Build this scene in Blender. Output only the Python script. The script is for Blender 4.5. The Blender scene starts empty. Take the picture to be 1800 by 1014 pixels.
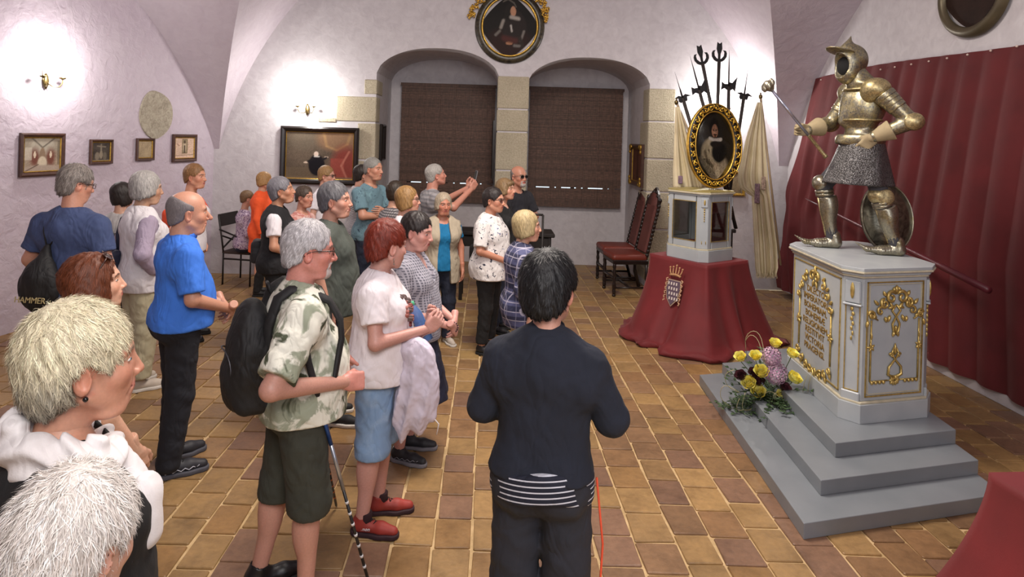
import bpy, bmesh, math, random
import numpy as np
from mathutils import Vector, Matrix, Euler
R0 = random.Random(7)
sc = bpy.context.scene
col = sc.collection
PI = math.pi
# ---------------------------------------------------------------- camera
FPX, PCX, PCY, ROLL, CH = 1150.0, 860.0, 240.0, 0.03, 2.1
cr, sr = math.cos(ROLL), math.sin(ROLL)
cR, cU, cF = Vector((cr, 0, sr)), Vector((-sr, 0, cr)), Vector((0, 1, 0))
cd = bpy.data.cameras.new('camera'); cam = bpy.data.objects.new('camera', cd); col.objects.link(cam)
m = Matrix((cR, cU, -cF)).transposed().to_4x4(); m.translation = (0, 0, CH); cam.matrix_world = m
cd.sensor_width = 36; cd.lens = FPX/1800*36; cd.shift_x = (900-PCX)/1800; cd.shift_y = -(507-PCY)/1800
cd.clip_start = .05
sc.camera = cam
# ---------------------------------------------------------------- light
sc.view_settings.view_transform = 'Standard'; sc.view_settings.look = 'None'
sc.view_settings.gamma = 1; sc.view_settings.use_curve_mapping = False
sc.view_settings.exposure = 0.22
w = bpy.data.worlds.new('world'); sc.world = w; w.use_nodes = True
w.node_tree.nodes['Background'].inputs[0].default_value = (.75, .88, 1, 1)
w.node_tree.nodes['Background'].inputs[1].default_value = 1.5
def area(name, loc, tgt, size, power, colr):
    l = bpy.data.lights.new(name, 'AREA'); l.shape = 'DISK'; l.size = size; l.energy = power; l.color = colr
    o = bpy.data.objects.new(name, l); col.objects.link(o); o.location = loc
    o.rotation_euler = (Vector(tgt)-Vector(loc)).to_track_quat('-Z', 'Y').to_euler(); return o
def point(name, loc, power, colr, r=.05):
    l = bpy.data.lights.new(name, 'POINT'); l.energy = power; l.color = colr; l.shadow_soft_size = r
    o = bpy.data.objects.new(name, l); col.objects.link(o); o.location = loc; return o
area('vault_fill_area', (0.3, 4.6, 4.7), (0.3, 4.9, 0), 1.6, 190, (1, .90, .80))  # added fill under the vault, stand-in for an unseen chandelier
area('rear_fill_area', (0.2, -.6, 3.9), (0.4, 5, .8), 2.0, 120, (1, .95, .93))  # second added fill, above and behind the camera; no fixture there
point('vault_fill_point', (0.2, 3.4, 3.6), 40, (1, .93, .95), .6)  # added soft fill at mid-vault, no lamp hangs here
area('rear_cool_fill', (3.0, -2.4, 2.2), (1.0, 6, 1.0), 1.8, 60, (.85, .9, 1))  # added cool fill from behind; the rear wall has no window

# ---------------------------------------------------------------- pixel helpers: a photo pixel to a place in the room
def ray(px, py): return cF + cR*((px-PCX)/FPX) - cU*((py-PCY)/FPX)
CO = Vector((0, 0, CH))
def G(px, py, z=0.):
    d = ray(px, py); return CO + d*((z-CH)/d.z)
def W(px, py, Y): return CO + ray(px, py)*Y
def LW(px, py, off=0.):
    d = ray(px, py); t = (-6.3+off)/(d.x-.243*d.y); return CO+d*t
def RW(px, py, X=4.35):
    d = ray(px, py); return CO+d*(X/d.x)
# ---------------------------------------------------------------- objects
def link(o, parent=None):
    col.objects.link(o)
    if parent is not None: o.parent = parent
    return o
def tag(o, label=None, cat=None, group=None, kind=None):
    if label: o['label'] = label
    if cat: o['category'] = cat
    if group: o['group'] = group
    if kind: o['kind'] = kind
    return o
def empty(name, loc=(0, 0, 0), rz=0, label=None, cat=None, group=None, parent=None):
    o = bpy.data.objects.new(name, None); o.empty_display_size = .1; link(o, parent)
    o.location = loc; o.rotation_euler = (0, 0, rz); return tag(o, label, cat, group)
def setcol(me, cols):
    a = me.color_attributes.new('Col', 'FLOAT_COLOR', 'POINT')
    c = np.ones((len(me.vertices), 4), np.float32); c[:, :3] = cols; a.data.foreach_set('color', c.ravel())
def mesh_np(name, V, F, smooth=True, cols=None):
    V = np.asarray(V, np.float32); F = np.asarray(F, np.int32); n = F.shape[1]
    me = bpy.data.meshes.new(name); me.vertices.add(len(V)); me.vertices.foreach_set('co', V.ravel())
    me.loops.add(F.size); me.loops.foreach_set('vertex_index', F.ravel())
    me.polygons.add(len(F)); me.polygons.foreach_set('loop_start', np.arange(0, F.size, n, dtype=np.int32))
    me.polygons.foreach_set('use_smooth', np.full(len(F), smooth)); me.update(calc_edges=True)
    if cols is not None: setcol(me, cols)
    return me
def onp(name, V, F, mat, parent=None, smooth=True, cols=None):
    me = mesh_np(name, V, F, smooth, cols); me.materials.append(mat)
    return link(bpy.data.objects.new(name, me), parent)
class MB:
    """collects plain shapes into one mesh"""
    def __init__(s): s.v = []; s.f = []; s.c = []; s.sm = []; s.cur = (1, 1, 1); s.M = None
    def add(s, vs, fs, smooth=False):
        n = len(s.v)
        for p in vs:
            p = Vector(p)
            if s.M is not None: p = s.M @ p
            s.v.append(p[:]); s.c.append(s.cur)
        for f in fs: s.f.append([i+n for i in f]); s.sm.append(smooth)
        return s
    def box(s, c, d, rot=None, taper=1):
        x, y, z = d[0]/2, d[1]/2, d[2]/2; vs = []
        for sz in (-1, 1):
            t = taper if sz > 0 else 1
            for sx, sy in ((-1, -1), (1, -1), (1, 1), (-1, 1)):
                p = Vector((sx*x*t, sy*y*t, sz*z))
                if rot is not None: p = rot @ p
                vs.append(p+Vector(c))
        return s.add(vs, [(3, 2, 1, 0), (4, 5, 6, 7), (0, 1, 5, 4), (1, 2, 6, 5), (2, 3, 7, 6), (3, 0, 4, 7)])
    def bbox(s, c, d, b=.005, rot=None):
        """box with chamfered edges"""
        x, y, z = d[0]/2, d[1]/2, d[2]/2; bm = bmesh.new(); bmesh.ops.create_cube(bm, size=1)
        for v in bm.verts: v.co = (v.co.x*2*x, v.co.y*2*y, v.co.z*2*z)
        bmesh.ops.bevel(bm, geom=list(bm.edges), offset=min(b, x*.9, y*.9, z*.9), segments=1, affect='EDGES')
        R = rot if rot is not None else Matrix.Identity(3)
        s.add([R @ v.co+Vector(c) for v in bm.verts], [[v.index for v in f.verts] for f in bm.faces]); bm.free(); return s
    def tube(s, pts, r, n=8, cap=True, flat=None):
        pts = [Vector(p) for p in pts]; k = len(pts); rs = r if isinstance(r, (list, tuple)) else [r]*k
        vs = []; fs = []; up = None
        for i, p in enumerate(pts):
            t = (pts[min(i+1, k-1)]-pts[max(i-1, 0)])
            t = t.normalized() if t.length > 1e-9 else Vector((0, 0, 1))
            if up is None: up = t.orthogonal().normalized() if abs(t.z) > .99 else Vector((0, 0, 1)).cross(t).normalized()
            up = (up-t*up.dot(t)); up = up.normalized() if up.length > 1e-6 else t.orthogonal().normalized()
            sd = t.cross(up)
            for j in range(n):
                a = 2*PI*j/n; vs.append(p+up*math.cos(a)*rs[i]+sd*math.sin(a)*rs[i]*(flat or 1))
        for i in range(k-1):
            for j in range(n): fs.append((i*n+j, i*n+(j+1) % n, (i+1)*n+(j+1) % n, (i+1)*n+j))
        if cap: fs.append(list(range(n))[::-1]); fs.append([(k-1)*n+j for j in range(n)])
        return s.add(vs, fs, True)
    def lathe(s, prof, n=16, c=(0, 0, 0), M=None, smooth=True, sx=1, sy=1):
        vs = []; fs = []; k = len(prof)
        for r, z in prof:
            for j in range(n):
                a = 2*PI*j/n; p = Vector((r*math.cos(a)*sx, r*math.sin(a)*sy, z))
                if M is not None: p = M @ p
                vs.append(p+Vector(c))
        for i in range(k-1):
            for j in range(n): fs.append((i*n+j, i*n+(j+1) % n, (i+1)*n+(j+1) % n, (i+1)*n+j))
        fs.append(list(range(n))[::-1]); fs.append([(k-1)*n+j for j in range(n)])
        return s.add(vs, fs, smooth)
    def prism(s, poly, z0, z1):
        n = len(poly); vs = [(x, y, z0) for x, y in poly]+[(x, y, z1) for x, y in poly]
        fs = [list(range(n))[::-1], list(range(n, 2*n))]+[(i, (i+1) % n, n+(i+1) % n, n+i) for i in range(n)]
        return s.add(vs, fs)
    def plate(s, poly, thick, M):
        """poly in local xz, thickness along local -y, placed by M"""
        n = len(poly); vs = [M @ Vector((x, 0, z)) for x, z in poly]+[M @ Vector((x, thick, z)) for x, z in poly]
        return s.add(vs, [list(range(n)), list(range(n, 2*n))[::-1]]+[((i+1) % n, i, n+i, n+(i+1) % n) for i in range(n)])
    def ball(s, c, r, n=8, m=6, rot=None):
        r = r if isinstance(r, (tuple, list)) else (r, r, r); vs = []; fs = []
        for i in range(m+1):
            th = PI*i/m
            for j in range(n):
                a = 2*PI*j/n; p = Vector((r[0]*math.sin(th)*math.cos(a), r[1]*math.sin(th)*math.sin(a), r[2]*math.cos(th)))
                if rot is not None: p = rot @ p
                vs.append(p+Vector(c))
        for i in range(m):
            for j in range(n): fs.append((i*n+j, (i+1)*n+j, (i+1)*n+(j+1) % n, i*n+(j+1) % n))
        return s.add(vs, fs, True)
    def grid(s, fn, nu, nv, smooth=True, closed=False):
        vs = [fn(i/(nu-1), j/(nv-1)) for j in range(nv) for i in range(nu)]
        return s.add(vs, [(j*nu+i, j*nu+i+1, (j+1)*nu+i+1, (j+1)*nu+i) for j in range(nv-1) for i in range(nu-1)], smooth)
    def mesh(s, name):
        me = bpy.data.meshes.new(name); me.from_pydata(s.v, [], s.f); me.polygons.foreach_set('use_smooth', s.sm)
        if any(c != (1, 1, 1) for c in s.c): setcol(me, np.array(s.c, np.float32))
        me.update(); return me
    def build(s, name, mat, parent=None, bevel=0, solid=0):
        me = s.mesh(name); me.materials.append(mat); o = link(bpy.data.objects.new(name, me), parent)
        if bevel:
            b = o.modifiers.new('b', 'BEVEL'); b.width = bevel; b.segments = 2; b.limit_method = 'ANGLE'
        if solid:
            b = o.modifiers.new('s', 'SOLIDIFY'); b.thickness = solid
        return o
def copy_tree(o, parent=None):
    c = o.copy(); col.objects.link(c); c.parent = parent
    for ch in list(o.children): copy_tree(ch, c)
    return c
# ---------------------------------------------------------------- materials
def C(h):
    return tuple(((c/12.92) if c <= .04045 else ((c+.055)/1.055)**2.4) for c in (int(h[i:i+2], 16)/255 for i in (0, 2, 4)))
MATS = {}
class NT:
    def __init__(s, name):
        s.m = bpy.data.materials.new(name); s.m.use_nodes = True; s.t = s.m.node_tree; s.b = s.t.nodes['Principled BSDF']
    def n(s, typ, **kw):
        nd = s.t.nodes.new('ShaderNode'+typ)
        for k, v in kw.items():
            if k.startswith('i_'): nd.inputs[k[2:].replace('_', ' ')].default_value = v
            else: setattr(nd, k, v)
        return nd
    def l(s, a, b): s.t.links.new(a, b)
    def coord(s, kind='Object', scale=(1, 1, 1), rot=(0, 0, 0)):
        c = s.n('TexCoord'); mp = s.n('Mapping'); mp.inputs['Scale'].default_value = scale; mp.inputs['Rotation'].default_value = rot
        s.l(c.outputs[kind], mp.inputs[0]); return mp.outputs[0]
    def noise(s, vec, scale, detail=4, rough=.5, dist=0):
        nd = s.n('TexNoise'); nd.inputs['Scale'].default_value = scale; nd.inputs['Detail'].default_value = detail
        nd.inputs['Roughness'].default_value = rough; nd.inputs['Distortion'].default_value = dist; s.l(vec, nd.inputs['Vector']); return nd.outputs['Fac']
    def ramp(s, fac, stops, interp='LINEAR'):
        r = s.n('ValToRGB'); e = r.color_ramp.elements; r.color_ramp.interpolation = interp
        while len(e) < len(stops): e.new(.5)
        for i, (p, c) in enumerate(stops): e[i].position = p; e[i].color = (*c, 1)
        s.l(fac, r.inputs[0]); return r.outputs[0]
    def mix(s, fac, a, b, mode='MIX'):
        x = s.n('Mix', data_type='RGBA', blend_type=mode)
        for sock, v in ((x.inputs[0], fac), (x.inputs[6], a), (x.inputs[7], b)):
            if isinstance(v, (int, float)): sock.default_value = v
            elif isinstance(v, tuple): sock.default_value = (*v, 1)
            else: s.l(v, sock)
        return x.outputs[2]
    def math(s, op, a, b=0.):
        x = s.n('Math', operation=op)
        for i, v in enumerate((a, b)):
            if isinstance(v, (int, float)): x.inputs[i].default_value = v
            else: s.l(v, x.inputs[i])
        return x.outputs[0]
    def set(s, c=None, rough=None, metal=None, bump=None, bs=.3, dist=.01, **kw):
        if c is not None:
            if isinstance(c, tuple): s.b.inputs['Base Color'].default_value = (*c, 1)
            else: s.l(c, s.b.inputs['Base Color'])
        if rough is not None:
            if isinstance(rough, (int, float)): s.b.inputs['Roughness'].default_value = rough
            else: s.l(rough, s.b.inputs['Roughness'])
        if metal is not None: s.b.inputs['Metallic'].default_value = metal
        if bump is not None:
            b = s.n('Bump'); b.inputs['Strength'].default_value = bs; b.inputs['Distance'].default_value = dist
            s.l(bump, b.inputs['Height']); s.l(b.outputs[0], s.b.inputs['Normal'])
        for k, v in kw.items(): s.b.inputs[k.replace('_', ' ')].default_value = v
        return s.m
def clothbump(t, v0=None):
    v = t.coord(scale=(1, 1, .55)); a = t.noise(v, 7, 2, .5, 1.2); b = t.noise(v, 16, 2, .5, .8); f = t.noise(t.coord(), 240, 2)
    r = t.math('ADD', t.math('MULTIPLY', t.math('ABSOLUTE', t.math('SUBTRACT', a, .5)), 1.6), t.math('MULTIPLY', b, .25)); return t.math('ADD', r, t.math('MULTIPLY', f, .03))
def mul(c, k): return tuple(min(1, x*k) for x in c)
def plain(name, c, rough=.7, metal=0, var=.15, vs=6, bs=.15, bsc=60, dist=.004, sheen=0, **kw):
    key = ('p', name)
    if key in MATS: return MATS[key]
    t = NT(name); v = t.coord(); nz = t.noise(v, vs, 5)
    cc = t.ramp(nz, [(.3, mul(c, 1-var)), (.7, mul(c, 1+var))])
    MATS[key] = t.set(cc, rough, metal, t.noise(v, bsc, 3), bs, dist, **kw)
    if sheen: t.b.inputs['Sheen Weight'].default_value = sheen
    return MATS[key]
def attrmat(name, rough=.6, metal=0, bsc=80, bs=.1, dist=.003, aniso=None, var=.1, **kw):
    key = ('a', name)
    if key in MATS: return MATS[key]
    t = NT(name); a = t.n('Attribute'); a.attribute_name = 'Col'; v = t.coord(scale=aniso or (1, 1, 1)); nz = t.noise(v, bsc, 4)
    g = t.ramp(nz, [(.3, (1-var,)*3), (.7, (1, 1, 1))])
    MATS[key] = t.set(t.mix(1., a.outputs['Color'], g, 'MULTIPLY'), rough, metal, nz, bs, dist, **kw); return MATS[key]
# ================================================================ the setting
YB, YN, XR = 9.5, 10.95, 4.35
def lwx(y): return -6.3+.243*y
def zA(x): return .6+4.8*math.sqrt(max(0, 1-((x-.15)/4.2)**2))
def zB(y): return .6+4.7*math.sqrt(max(0, 1-((y-2.3)/7.45)**2))
def hash2(x, y): return math.sin(x*1.7+2.1*math.sin(y*1.3))*math.sin(y*2.3+1.7*math.sin(x*.9))
def vz(x, y): return max(zA(x), zB(y))
t = NT('whitewashed_plaster'); v = t.coord(); n1 = t.noise(v, .8, 5, .6); n2 = t.noise(v, 9, 5, .55, .6)
cc = t.mix(.5, t.ramp(n1, [(.3, C('b9abb9')), (.7, C('c4b9c3'))]), t.ramp(n2, [(.3, C('b7aab7')), (.7, C('c6bcc5'))]))
PLASTER = t.set(cc, .62, 0, t.math('ADD', n2, t.noise(v, 2.2, 3, .5, 1.)), .55, .03)
t = NT('lime_plaster_white'); v = t.coord(); n2 = t.noise(v, 9, 5, .55, .6)
PLASTER2 = t.set(t.ramp(n2, [(.3, C('bbb6ba')), (.7, C('c9c5c8'))]), .7, 0, n2, .4, .02)
t = NT('sandstone'); v = t.coord(); n1 = t.noise(v, 3, 6, .6); n2 = t.noise(v, 45, 4, .7)
STONE = t.set(t.mix(.45, t.ramp(n1, [(.3, C('a99f88')), (.7, C('c2b8a0'))]), t.ramp(n2, [(.3, C('8e846c')), (.7, C('cfc6b0'))])), .9, 0, n2, .9, .02)
t = NT('grout'); v = t.coord(); n1 = t.noise(v, 12, 5)
GROUT = t.set(t.ramp(n1, [(.3, C('a88c60')), (.7, C('cdb084'))]), .85, 0, t.noise(v, 60, 4), .5, .006)
t = NT('clay_tile'); v = t.coord(scale=(1, 1, 1)); a = t.n('Attribute'); a.attribute_name = 'Col'; g = t.n('NewGeometry')
oi = t.n('ObjectInfo')
hsv = t.n('HueSaturation'); t.l(a.outputs['Color'], hsv.inputs['Color'])
t.l(t.math('ADD', t.math('MULTIPLY', oi.outputs['Random'], .26), .86), hsv.inputs['Value'])
pos = g.outputs['Position']; n1 = t.noise(pos, 5, 6, .65); n2 = t.noise(pos, 28, 5, .6)
cc = t.mix(1., hsv.outputs[0], t.ramp(n1, [(.25, (.62, .6, .6)), (.5, (.95, .95, .95)), (.8, (1.15, 1.12, 1.05))]), 'MULTIPLY')
cc = t.mix(.35, cc, t.mix(1., cc, t.ramp(n2, [(.3, (.5, .48, .45)), (.7, (1.2, 1.2, 1.2))]), 'MULTIPLY'))
TILE = t.set(cc, t.math('ADD', t.math('MULTIPLY', n1, .35), .28), 0, t.math('ADD', n1, n2), .35, .008)
def struct(o): o['kind'] = 'structure'; return o
# floor
fl = MB(); fl.box((-.4, 4.2, -.06), (11.5, 14, .1)); fl = struct(fl.build('floor', GROUT)); 
rt = random.Random(3)
def tilecol():
    base = rt.choice(['98784e', '927046', '9c7f52', '8c6a48', '98794f', '866650', '92734c', '9c7c50', '8c6d4a', '8a6a4c'])
    return mul(C(base), rt.uniform(.9, 1.05))
def tile_geo(w, l, j=.006):
    a = [Vector((sx*w/2+rt.uniform(-j, j), sy*l/2+rt.uniform(-j, j), 0)) for sx, sy in ((-1, -1), (1, -1), (1, 1), (-1, 1))]
    out = [];
    for i in range(4):   # cut corners
        p, q, r_ = a[i], a[i-1], a[(i+1) % 4]; out += [p+(q-p).normalized()*.006, p+(r_-p).normalized()*.006]
    top = [p*(1-.03) for p in out]; n = 8
    vs = [p+Vector((0, 0, -.014)) for p in out]+[p+Vector((0, 0, -.004)) for p in out]+[Vector((p.x, p.y, rt.uniform(-.001, .001))) for p in top]
    fs = [(i, (i+1) % n, n+(i+1) % n, n+i) for i in range(n)]+[(n+i, n+(i+1) % n, 2*n+(i+1) % n, 2*n+i) for i in range(n)]+[list(range(2*n, 3*n))]
    return vs, fs
tiles = []
x0 = G(844, 606).x; x = x0
xs = [x]
while x > -5.6: x -= rt.uniform(.19, .225); xs.insert(0, x)
x = x0
while x < 4.5: x += rt.uniform(.185, .225); xs.append(x)
for i in range(len(xs)-1):
    y = 2.6+rt.uniform(0, .27)
    while y < 11.1:
        l = rt.uniform(.225, .29); cx, cy = (xs[i]+xs[i+1])/2, y+l/2
        if lwx(cy)-.1 < cx and (cy < YB+.1 or -1.8 < cx < 2.5): tiles.append((cx, cy, xs[i+1]-xs[i]-.016, l-.016))
        y += l
def inview(x, y):
    px = PCX+FPX*x/y; return -40 < px < 1840
vis = sorted([q for q in tiles if q[1] > 2.95 and inview(q[0], q[1])], key=lambda q: q[1])
near = vis[:300]; ns = set(near)
variants = []
for k in range(14):
    mb = MB(); mb.cur = tilecol(); vs, fs = tile_geo(.19, .245); mb.add(vs, fs); me = mb.mesh('tile'); me.materials.append(TILE); variants.append(me)
for q in near:
    o = bpy.data.objects.new('tile', rt.choice(variants)); link(o, fl); o.location = (q[0], q[1], 0)
    o.scale = (q[2]/.19*(rt.choice((1, -1))), q[3]/.245*rt.choice((1, -1)), 1)
mb = MB()
for q in tiles:
    if q in ns: continue
    mb.cur = tilecol(); vs, fs = tile_geo(q[2], q[3]); mb.add([v+Vector((q[0], q[1], 0)) for v in vs], fs)
o = mb.build('tile', TILE, fl); o['kind'] = 'stuff'
# vault: two crossing barrels
ys_ = np.linspace(-3.2, 9.62, 82); V = []; F = []
def vgrid(rows):
    b0 = len(V); n = len(rows[0])
    for r_ in rows: V.extend(r_)
    for j in range(len(rows)-1):
        for i in range(n-1): F.append((b0+j*n+i, b0+(j+1)*n+i, b0+(j+1)*n+i+1, b0+j*n+i+1))
def bump(x, y): return .010*hash2(x*2, y*2)
def xg(y): return 4.2*math.sqrt(max(.0004, 1-(min(1, (zB(y)-.6)/4.8))**2))
vgrid([[(.15+u*xg(y), y, zA(.15+u*xg(y))+bump(.15+u*xg(y), y)) for u in np.sin(np.linspace(-PI/2, PI/2, 61))] for y in ys_])
vgrid([[(x, y, zB(y)+bump(x, y)) for x in np.linspace(-7.4, .15-xg(y), 24)] for y in ys_])
vgrid([[(x, y, zB(y)+bump(x, y)) for x in np.linspace(.15+xg(y), 4.7, 10)] for y in ys_])
VAULT = NT('vault_plaster'); v = VAULT.coord(); n1 = VAULT.noise(v, .7, 5, .6); n2 = VAULT.noise(v, 8, 5, .55, .6)
cc = VAULT.mix(.5, VAULT.ramp(n1, [(.3, C('b9adb8')), (.7, C('c6bcc4'))]), VAULT.ramp(n2, [(.3, C('b8acb6')), (.7, C('c9c0c7'))]))
VAULT = VAULT.set(cc, .7, 0, VAULT.math('ADD', n2, VAULT.noise(v, 2.2, 3, .5, 1.)), .45, .03)
struct(onp('ceiling', V, F, VAULT, smooth=True))
# walls as columns of quads up to the vault
def wall(name, p0, p1, mat, thick=.3, n=80, zlow=0., skip=None, zt=None, out=(0, 1)):
    mb = MB()
    for i in range(n):
        a = [p0[k]+(p1[k]-p0[k])*i/n for k in (0, 1)]; b = [p0[k]+(p1[k]-p0[k])*(i+1)/n for k in (0, 1)]
        za, zb = (vz(*a)+.05 if zt is None else zt(a[0])), (vz(*b)+.05 if zt is None else zt(b[0]))
        l0 = (zlow(a[0]), zlow(b[0])) if callable(zlow) else (zlow, zlow)
        ox, oy = out[0]*thick, out[1]*thick
        vs = [(a[0], a[1], l0[0]), (b[0], b[1], l0[1]), (b[0], b[1], zb), (a[0], a[1], za)]
        vs += [(p[0]+ox, p[1]+oy, p[2]) for p in vs]
        mb.add(vs, [(0, 1, 2, 3), (7, 6, 5, 4), (3, 2, 6, 7), (1, 0, 4, 5)])
    return struct(mb.build(name, mat))
wall('wall_left', (lwx(-3), -3), (lwx(9.6), 9.6), PLASTER, out=(-1, 0), n=90)
wall('wall_right', (XR, -3), (XR, 9.6), PLASTER2, out=(1, 0), n=90)
wall('wall_rear', (-7, -2.9), (4.4, -2.9), PLASTER, out=(0, -1))
NL, NR = (-1.66, .115), (.545, 2.31)
def arch(xx, lo, hi, zs, zt):
    c = (lo+hi)/2; a = (hi-lo)/2; return zs+(zt-zs)*max(0, 1-(abs((xx-c)/a))**2.3)**.62
archL = lambda x: arch(x, *NL, 2.98, 3.36); archR = lambda x: arch(x, *NR, 2.93, 3.29)
bw = MB()
def wseg(x0, x1, low, nn, top=None):
    for i in range(nn):
        a, b = x0+(x1-x0)*i/nn, x0+(x1-x0)*(i+1)/nn
        la, lb = (low(a), low(b)) if low else (0, 0)
        bw.add([(a, YB, la), (b, YB, lb), (b, YB, vz(b, YB)+.03), (a, YB, vz(a, YB)+.03)], [(0, 1, 2, 3)])
        if low: bw.add([(a, YB, la), (a, YN, la-.0), (b, YN, lb-.0), (b, YB, lb)], [(0, 1, 2, 3)], True)
wseg(-4.6, NL[0], None, 30); wseg(*NL, archL, 36); wseg(NL[1], NR[0], None, 4); wseg(*NR, archR, 36); wseg(NR[1], 4.6, None, 26)
for xx, zt in ((NL[0], 2.98), (NL[1], 2.98), (NR[0], 2.93), (NR[1], 2.93)):
    bw.add([(xx, YB, 0), (xx, YN, 0), (xx, YN, zt), (xx, YB, zt)], [(0, 1, 2, 3)])
BW = struct(bw.build('wall_back', PLASTER2))
# niche rear wall with window openings behind the blinds
nb = MB()
WZ0, WZ1 = 1.12, 2.78
wins = [(-1.36, -.02), (.75, 2.1)]
xsb = [-1.75, wins[0][0], wins[0][1], wins[1][0], wins[1][1], 2.4]
for i in range(5):
    a, b = xsb[i], xsb[i+1]
    if i in (1, 3):
        nb.box(((a+b)/2, YN+.1, WZ0/2), (b-a, .2, WZ0)); nb.box(((a+b)/2, YN+.1, (WZ1+3.6)/2), (b-a, .2, 3.6-WZ1))
    else: nb.box(((a+b)/2, YN+.1, 1.8), (b-a, .2, 3.6))
struct(nb.build('wall_niche', PLASTER2))
WOODD = plain('dark_oak', C('3a2a20'), .5, var=.3, vs=14)
GLASS = NT('pane_glass').set((.9, .95, .95), .05, 0, Transmission_Weight=1.)
for wi, (a, b) in enumerate(wins):
    r = struct(empty('window_%d' % (wi+1), ((a+b)/2, YN+.1, WZ0)))
    f = MB(); wd, ht = b-a, WZ1-WZ0
    for xx in (-wd/2+.03, 0, wd/2-.03): f.box((xx, 0, ht/2), (.06, .07, ht))
    for zz in (.03, ht*.66, ht-.03): f.box((0, 0, zz), (wd, .06, .06))
    f.build('window_frame', WOODD, r); g = MB(); g.box((0, 0, ht/2), (wd-.1, .006, ht-.1)); g.build('window_pane', GLASS, r)
# dressed stones of the piers
STPAR = BW
def stone(x0, y0, x1, y1, dy=.42, proud=.014, toX=None):
    a, b = W(x0, y0, YB-proud), W(x1, y1, YB-proud); xa, xb = a.x, b.x
    if toX is not None: xa, xb = (toX[0] if toX[0] is not None else xa), (toX[1] if toX[1] is not None else xb)
    z1, z0 = a.z, b.z; mb = MB(); mb.bbox(((xa+xb)/2, YB-proud+dy/2, (z0+z1)/2), (xb-xa, dy, z1-z0-.008), .010)
    mb.build('stone_block', STONE, BW)
e = NL[0]+.012
for q in ((641, 139, 663, 166, .5), (592, 168, 663, 215, .3), (629, 216, 663, 281, .55), (560, 206, 591, 216, .3), (618, 282, 663, 340, .35), (640, 341, 663, 400, .5), (610, 401, 663, 470, .3)):
    stone(q[0], q[1], 663, q[3], q[4], toX=(None, e)) if q[2] == 663 else stone(*q[:4], q[4])
ys2 = [133, 192, 232, 300, 352, 415, 489]
for a, b in zip(ys2[:-1], ys2[1:]): stone(875, a, 925, b, .5, toX=(NL[1]-.012, NR[0]+.012))
ys2 = [155, 214, 280, 338, 404, 470, 494]
for i, (a, b) in enumerate(zip(ys2[:-1], ys2[1:])): stone(1140, a, 1186+8*(i % 2), b, .35+.15*(i % 2), toX=(NR[1]-.012, None))
# skirting strip of paler wash at the foot of the right wall
mb = MB(); mb.box((XR-.012, 4.5, .05), (.03, 10, .1)); struct(mb.build('baseboard_right', PLASTER2))
# woven blinds
t = NT('woven_reed'); v = t.coord(scale=(14, 1, 300)); n1 = t.noise(v, 1, 3); v2 = t.coord(scale=(45, 1, 9)); n3 = t.noise(v2, 1, 2)
cc = t.mix(1., t.ramp(n1, [(.3, C('35251f')), (.7, C('7a5c4c'))]), t.ramp(n3, [(.3, (.7, .7, .7)), (.7, (1.15, 1.1, 1.1))]), 'MULTIPLY')
at = t.n('Attribute'); at.attribute_name = 'Col'; cc = t.mix(1., cc, at.outputs['Color'], 'MULTIPLY'); REED = t.set(cc, .6, 0, n1, .5, .004)
CORD = plain('blind_cord', C('4a3428'), .8)
for bi, (a, b, zb) in enumerate(((-1.47, .085, 1.0), (.655, 2.2, .98))):
    yb = YN-.12
    r = empty('woven_blind', ((a+b)/2, yb, zb), 0, ('brown woven reed blind in the left window niche, behind the man with the raised phone', 'brown woven reed blind in the right window niche, above the two high-backed chairs')[bi], 'blind')
    w_ = b-a; mb = MB(); z = 0.05; H = 2.92-zb
    while z < H:
        gap = .30 < z < .318
        if gap:
            for k in range(14):
                if k % 4 in (0, 3): mb.box((-w_/2+w_*(k+.5)/14+.02, 0, z), (w_/14*.8, .006, .016))
        else: mb.cur = (R0.uniform(.7, 1.15),)*3; mb.box((0, R0.uniform(-.003, .003), z), (w_-R0.uniform(0, .012), .005, .0157))
        z += .0155
    o = mb.build('slat', REED, r); o['kind'] = 'stuff'
    mb = MB(); mb.cur = (.8, .8, .8); mb.box((0, 0, .025), (w_, .018, .06)); mb.build('bottom_rail', REED, r)
    mb = MB(); mb.cur = (.8, .8, .8); mb.box((0, .015, H+.01), (w_+.03, .05, .045)); mb.build('head_rail', REED, r)
    for k in range(6):
        mb = MB(); xk = -w_/2+w_*(k+.5)/6; mb.tube([(xk, -.004, 0), (xk, -.004, H)], .0014, 5); mb.build('cord', CORD, r)
# ================================================================ signed-distance modelling
f32 = np.float32
def V3(a): return np.array(a, f32)
def rotm(ax, deg):
    return np.array(Matrix.Rotation(math.radians(deg), 3, ax), f32)
def ell(P, c, r, R=None):
    q = P-V3(c)
    if R is not None: q = q @ R
    r = V3(r); a = np.sqrt(((q/r)**2).sum(1))+1e-9; b = np.sqrt(((q/(r*r))**2).sum(1))+1e-9
    return a*(a-1)/b
def sph(P, c, r): return np.sqrt(((P-V3(c))**2).sum(1))-r
def rc(P, a, b, r1, r2):
    a = V3(a); b = V3(b); ab = b-a; L = float(ab @ ab)+1e-12; q = P-a
    t = np.clip((q @ ab)/L, 0, 1); return np.sqrt(((q-t[:, None]*ab)**2).sum(1))-(r1+(r2-r1)*t)
def bxs(P, c, h, r, R=None):
    q = P-V3(c)
    if R is not None: q = q @ R
    q = np.abs(q)-(V3(h)-r); return np.sqrt((np.maximum(q, 0)**2).sum(1))+np.minimum(q.max(1), 0)-r
def smin(a, b, k):
    h = np.maximum(k-np.abs(a-b), 0)/k; return np.minimum(a, b)-h*h*k*.25
def smax(a, b, k): return -smin(-a, -b, k)
def half(P, c, n): n = V3(n); n = n/np.linalg.norm(n); return (P-V3(c)) @ n
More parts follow.
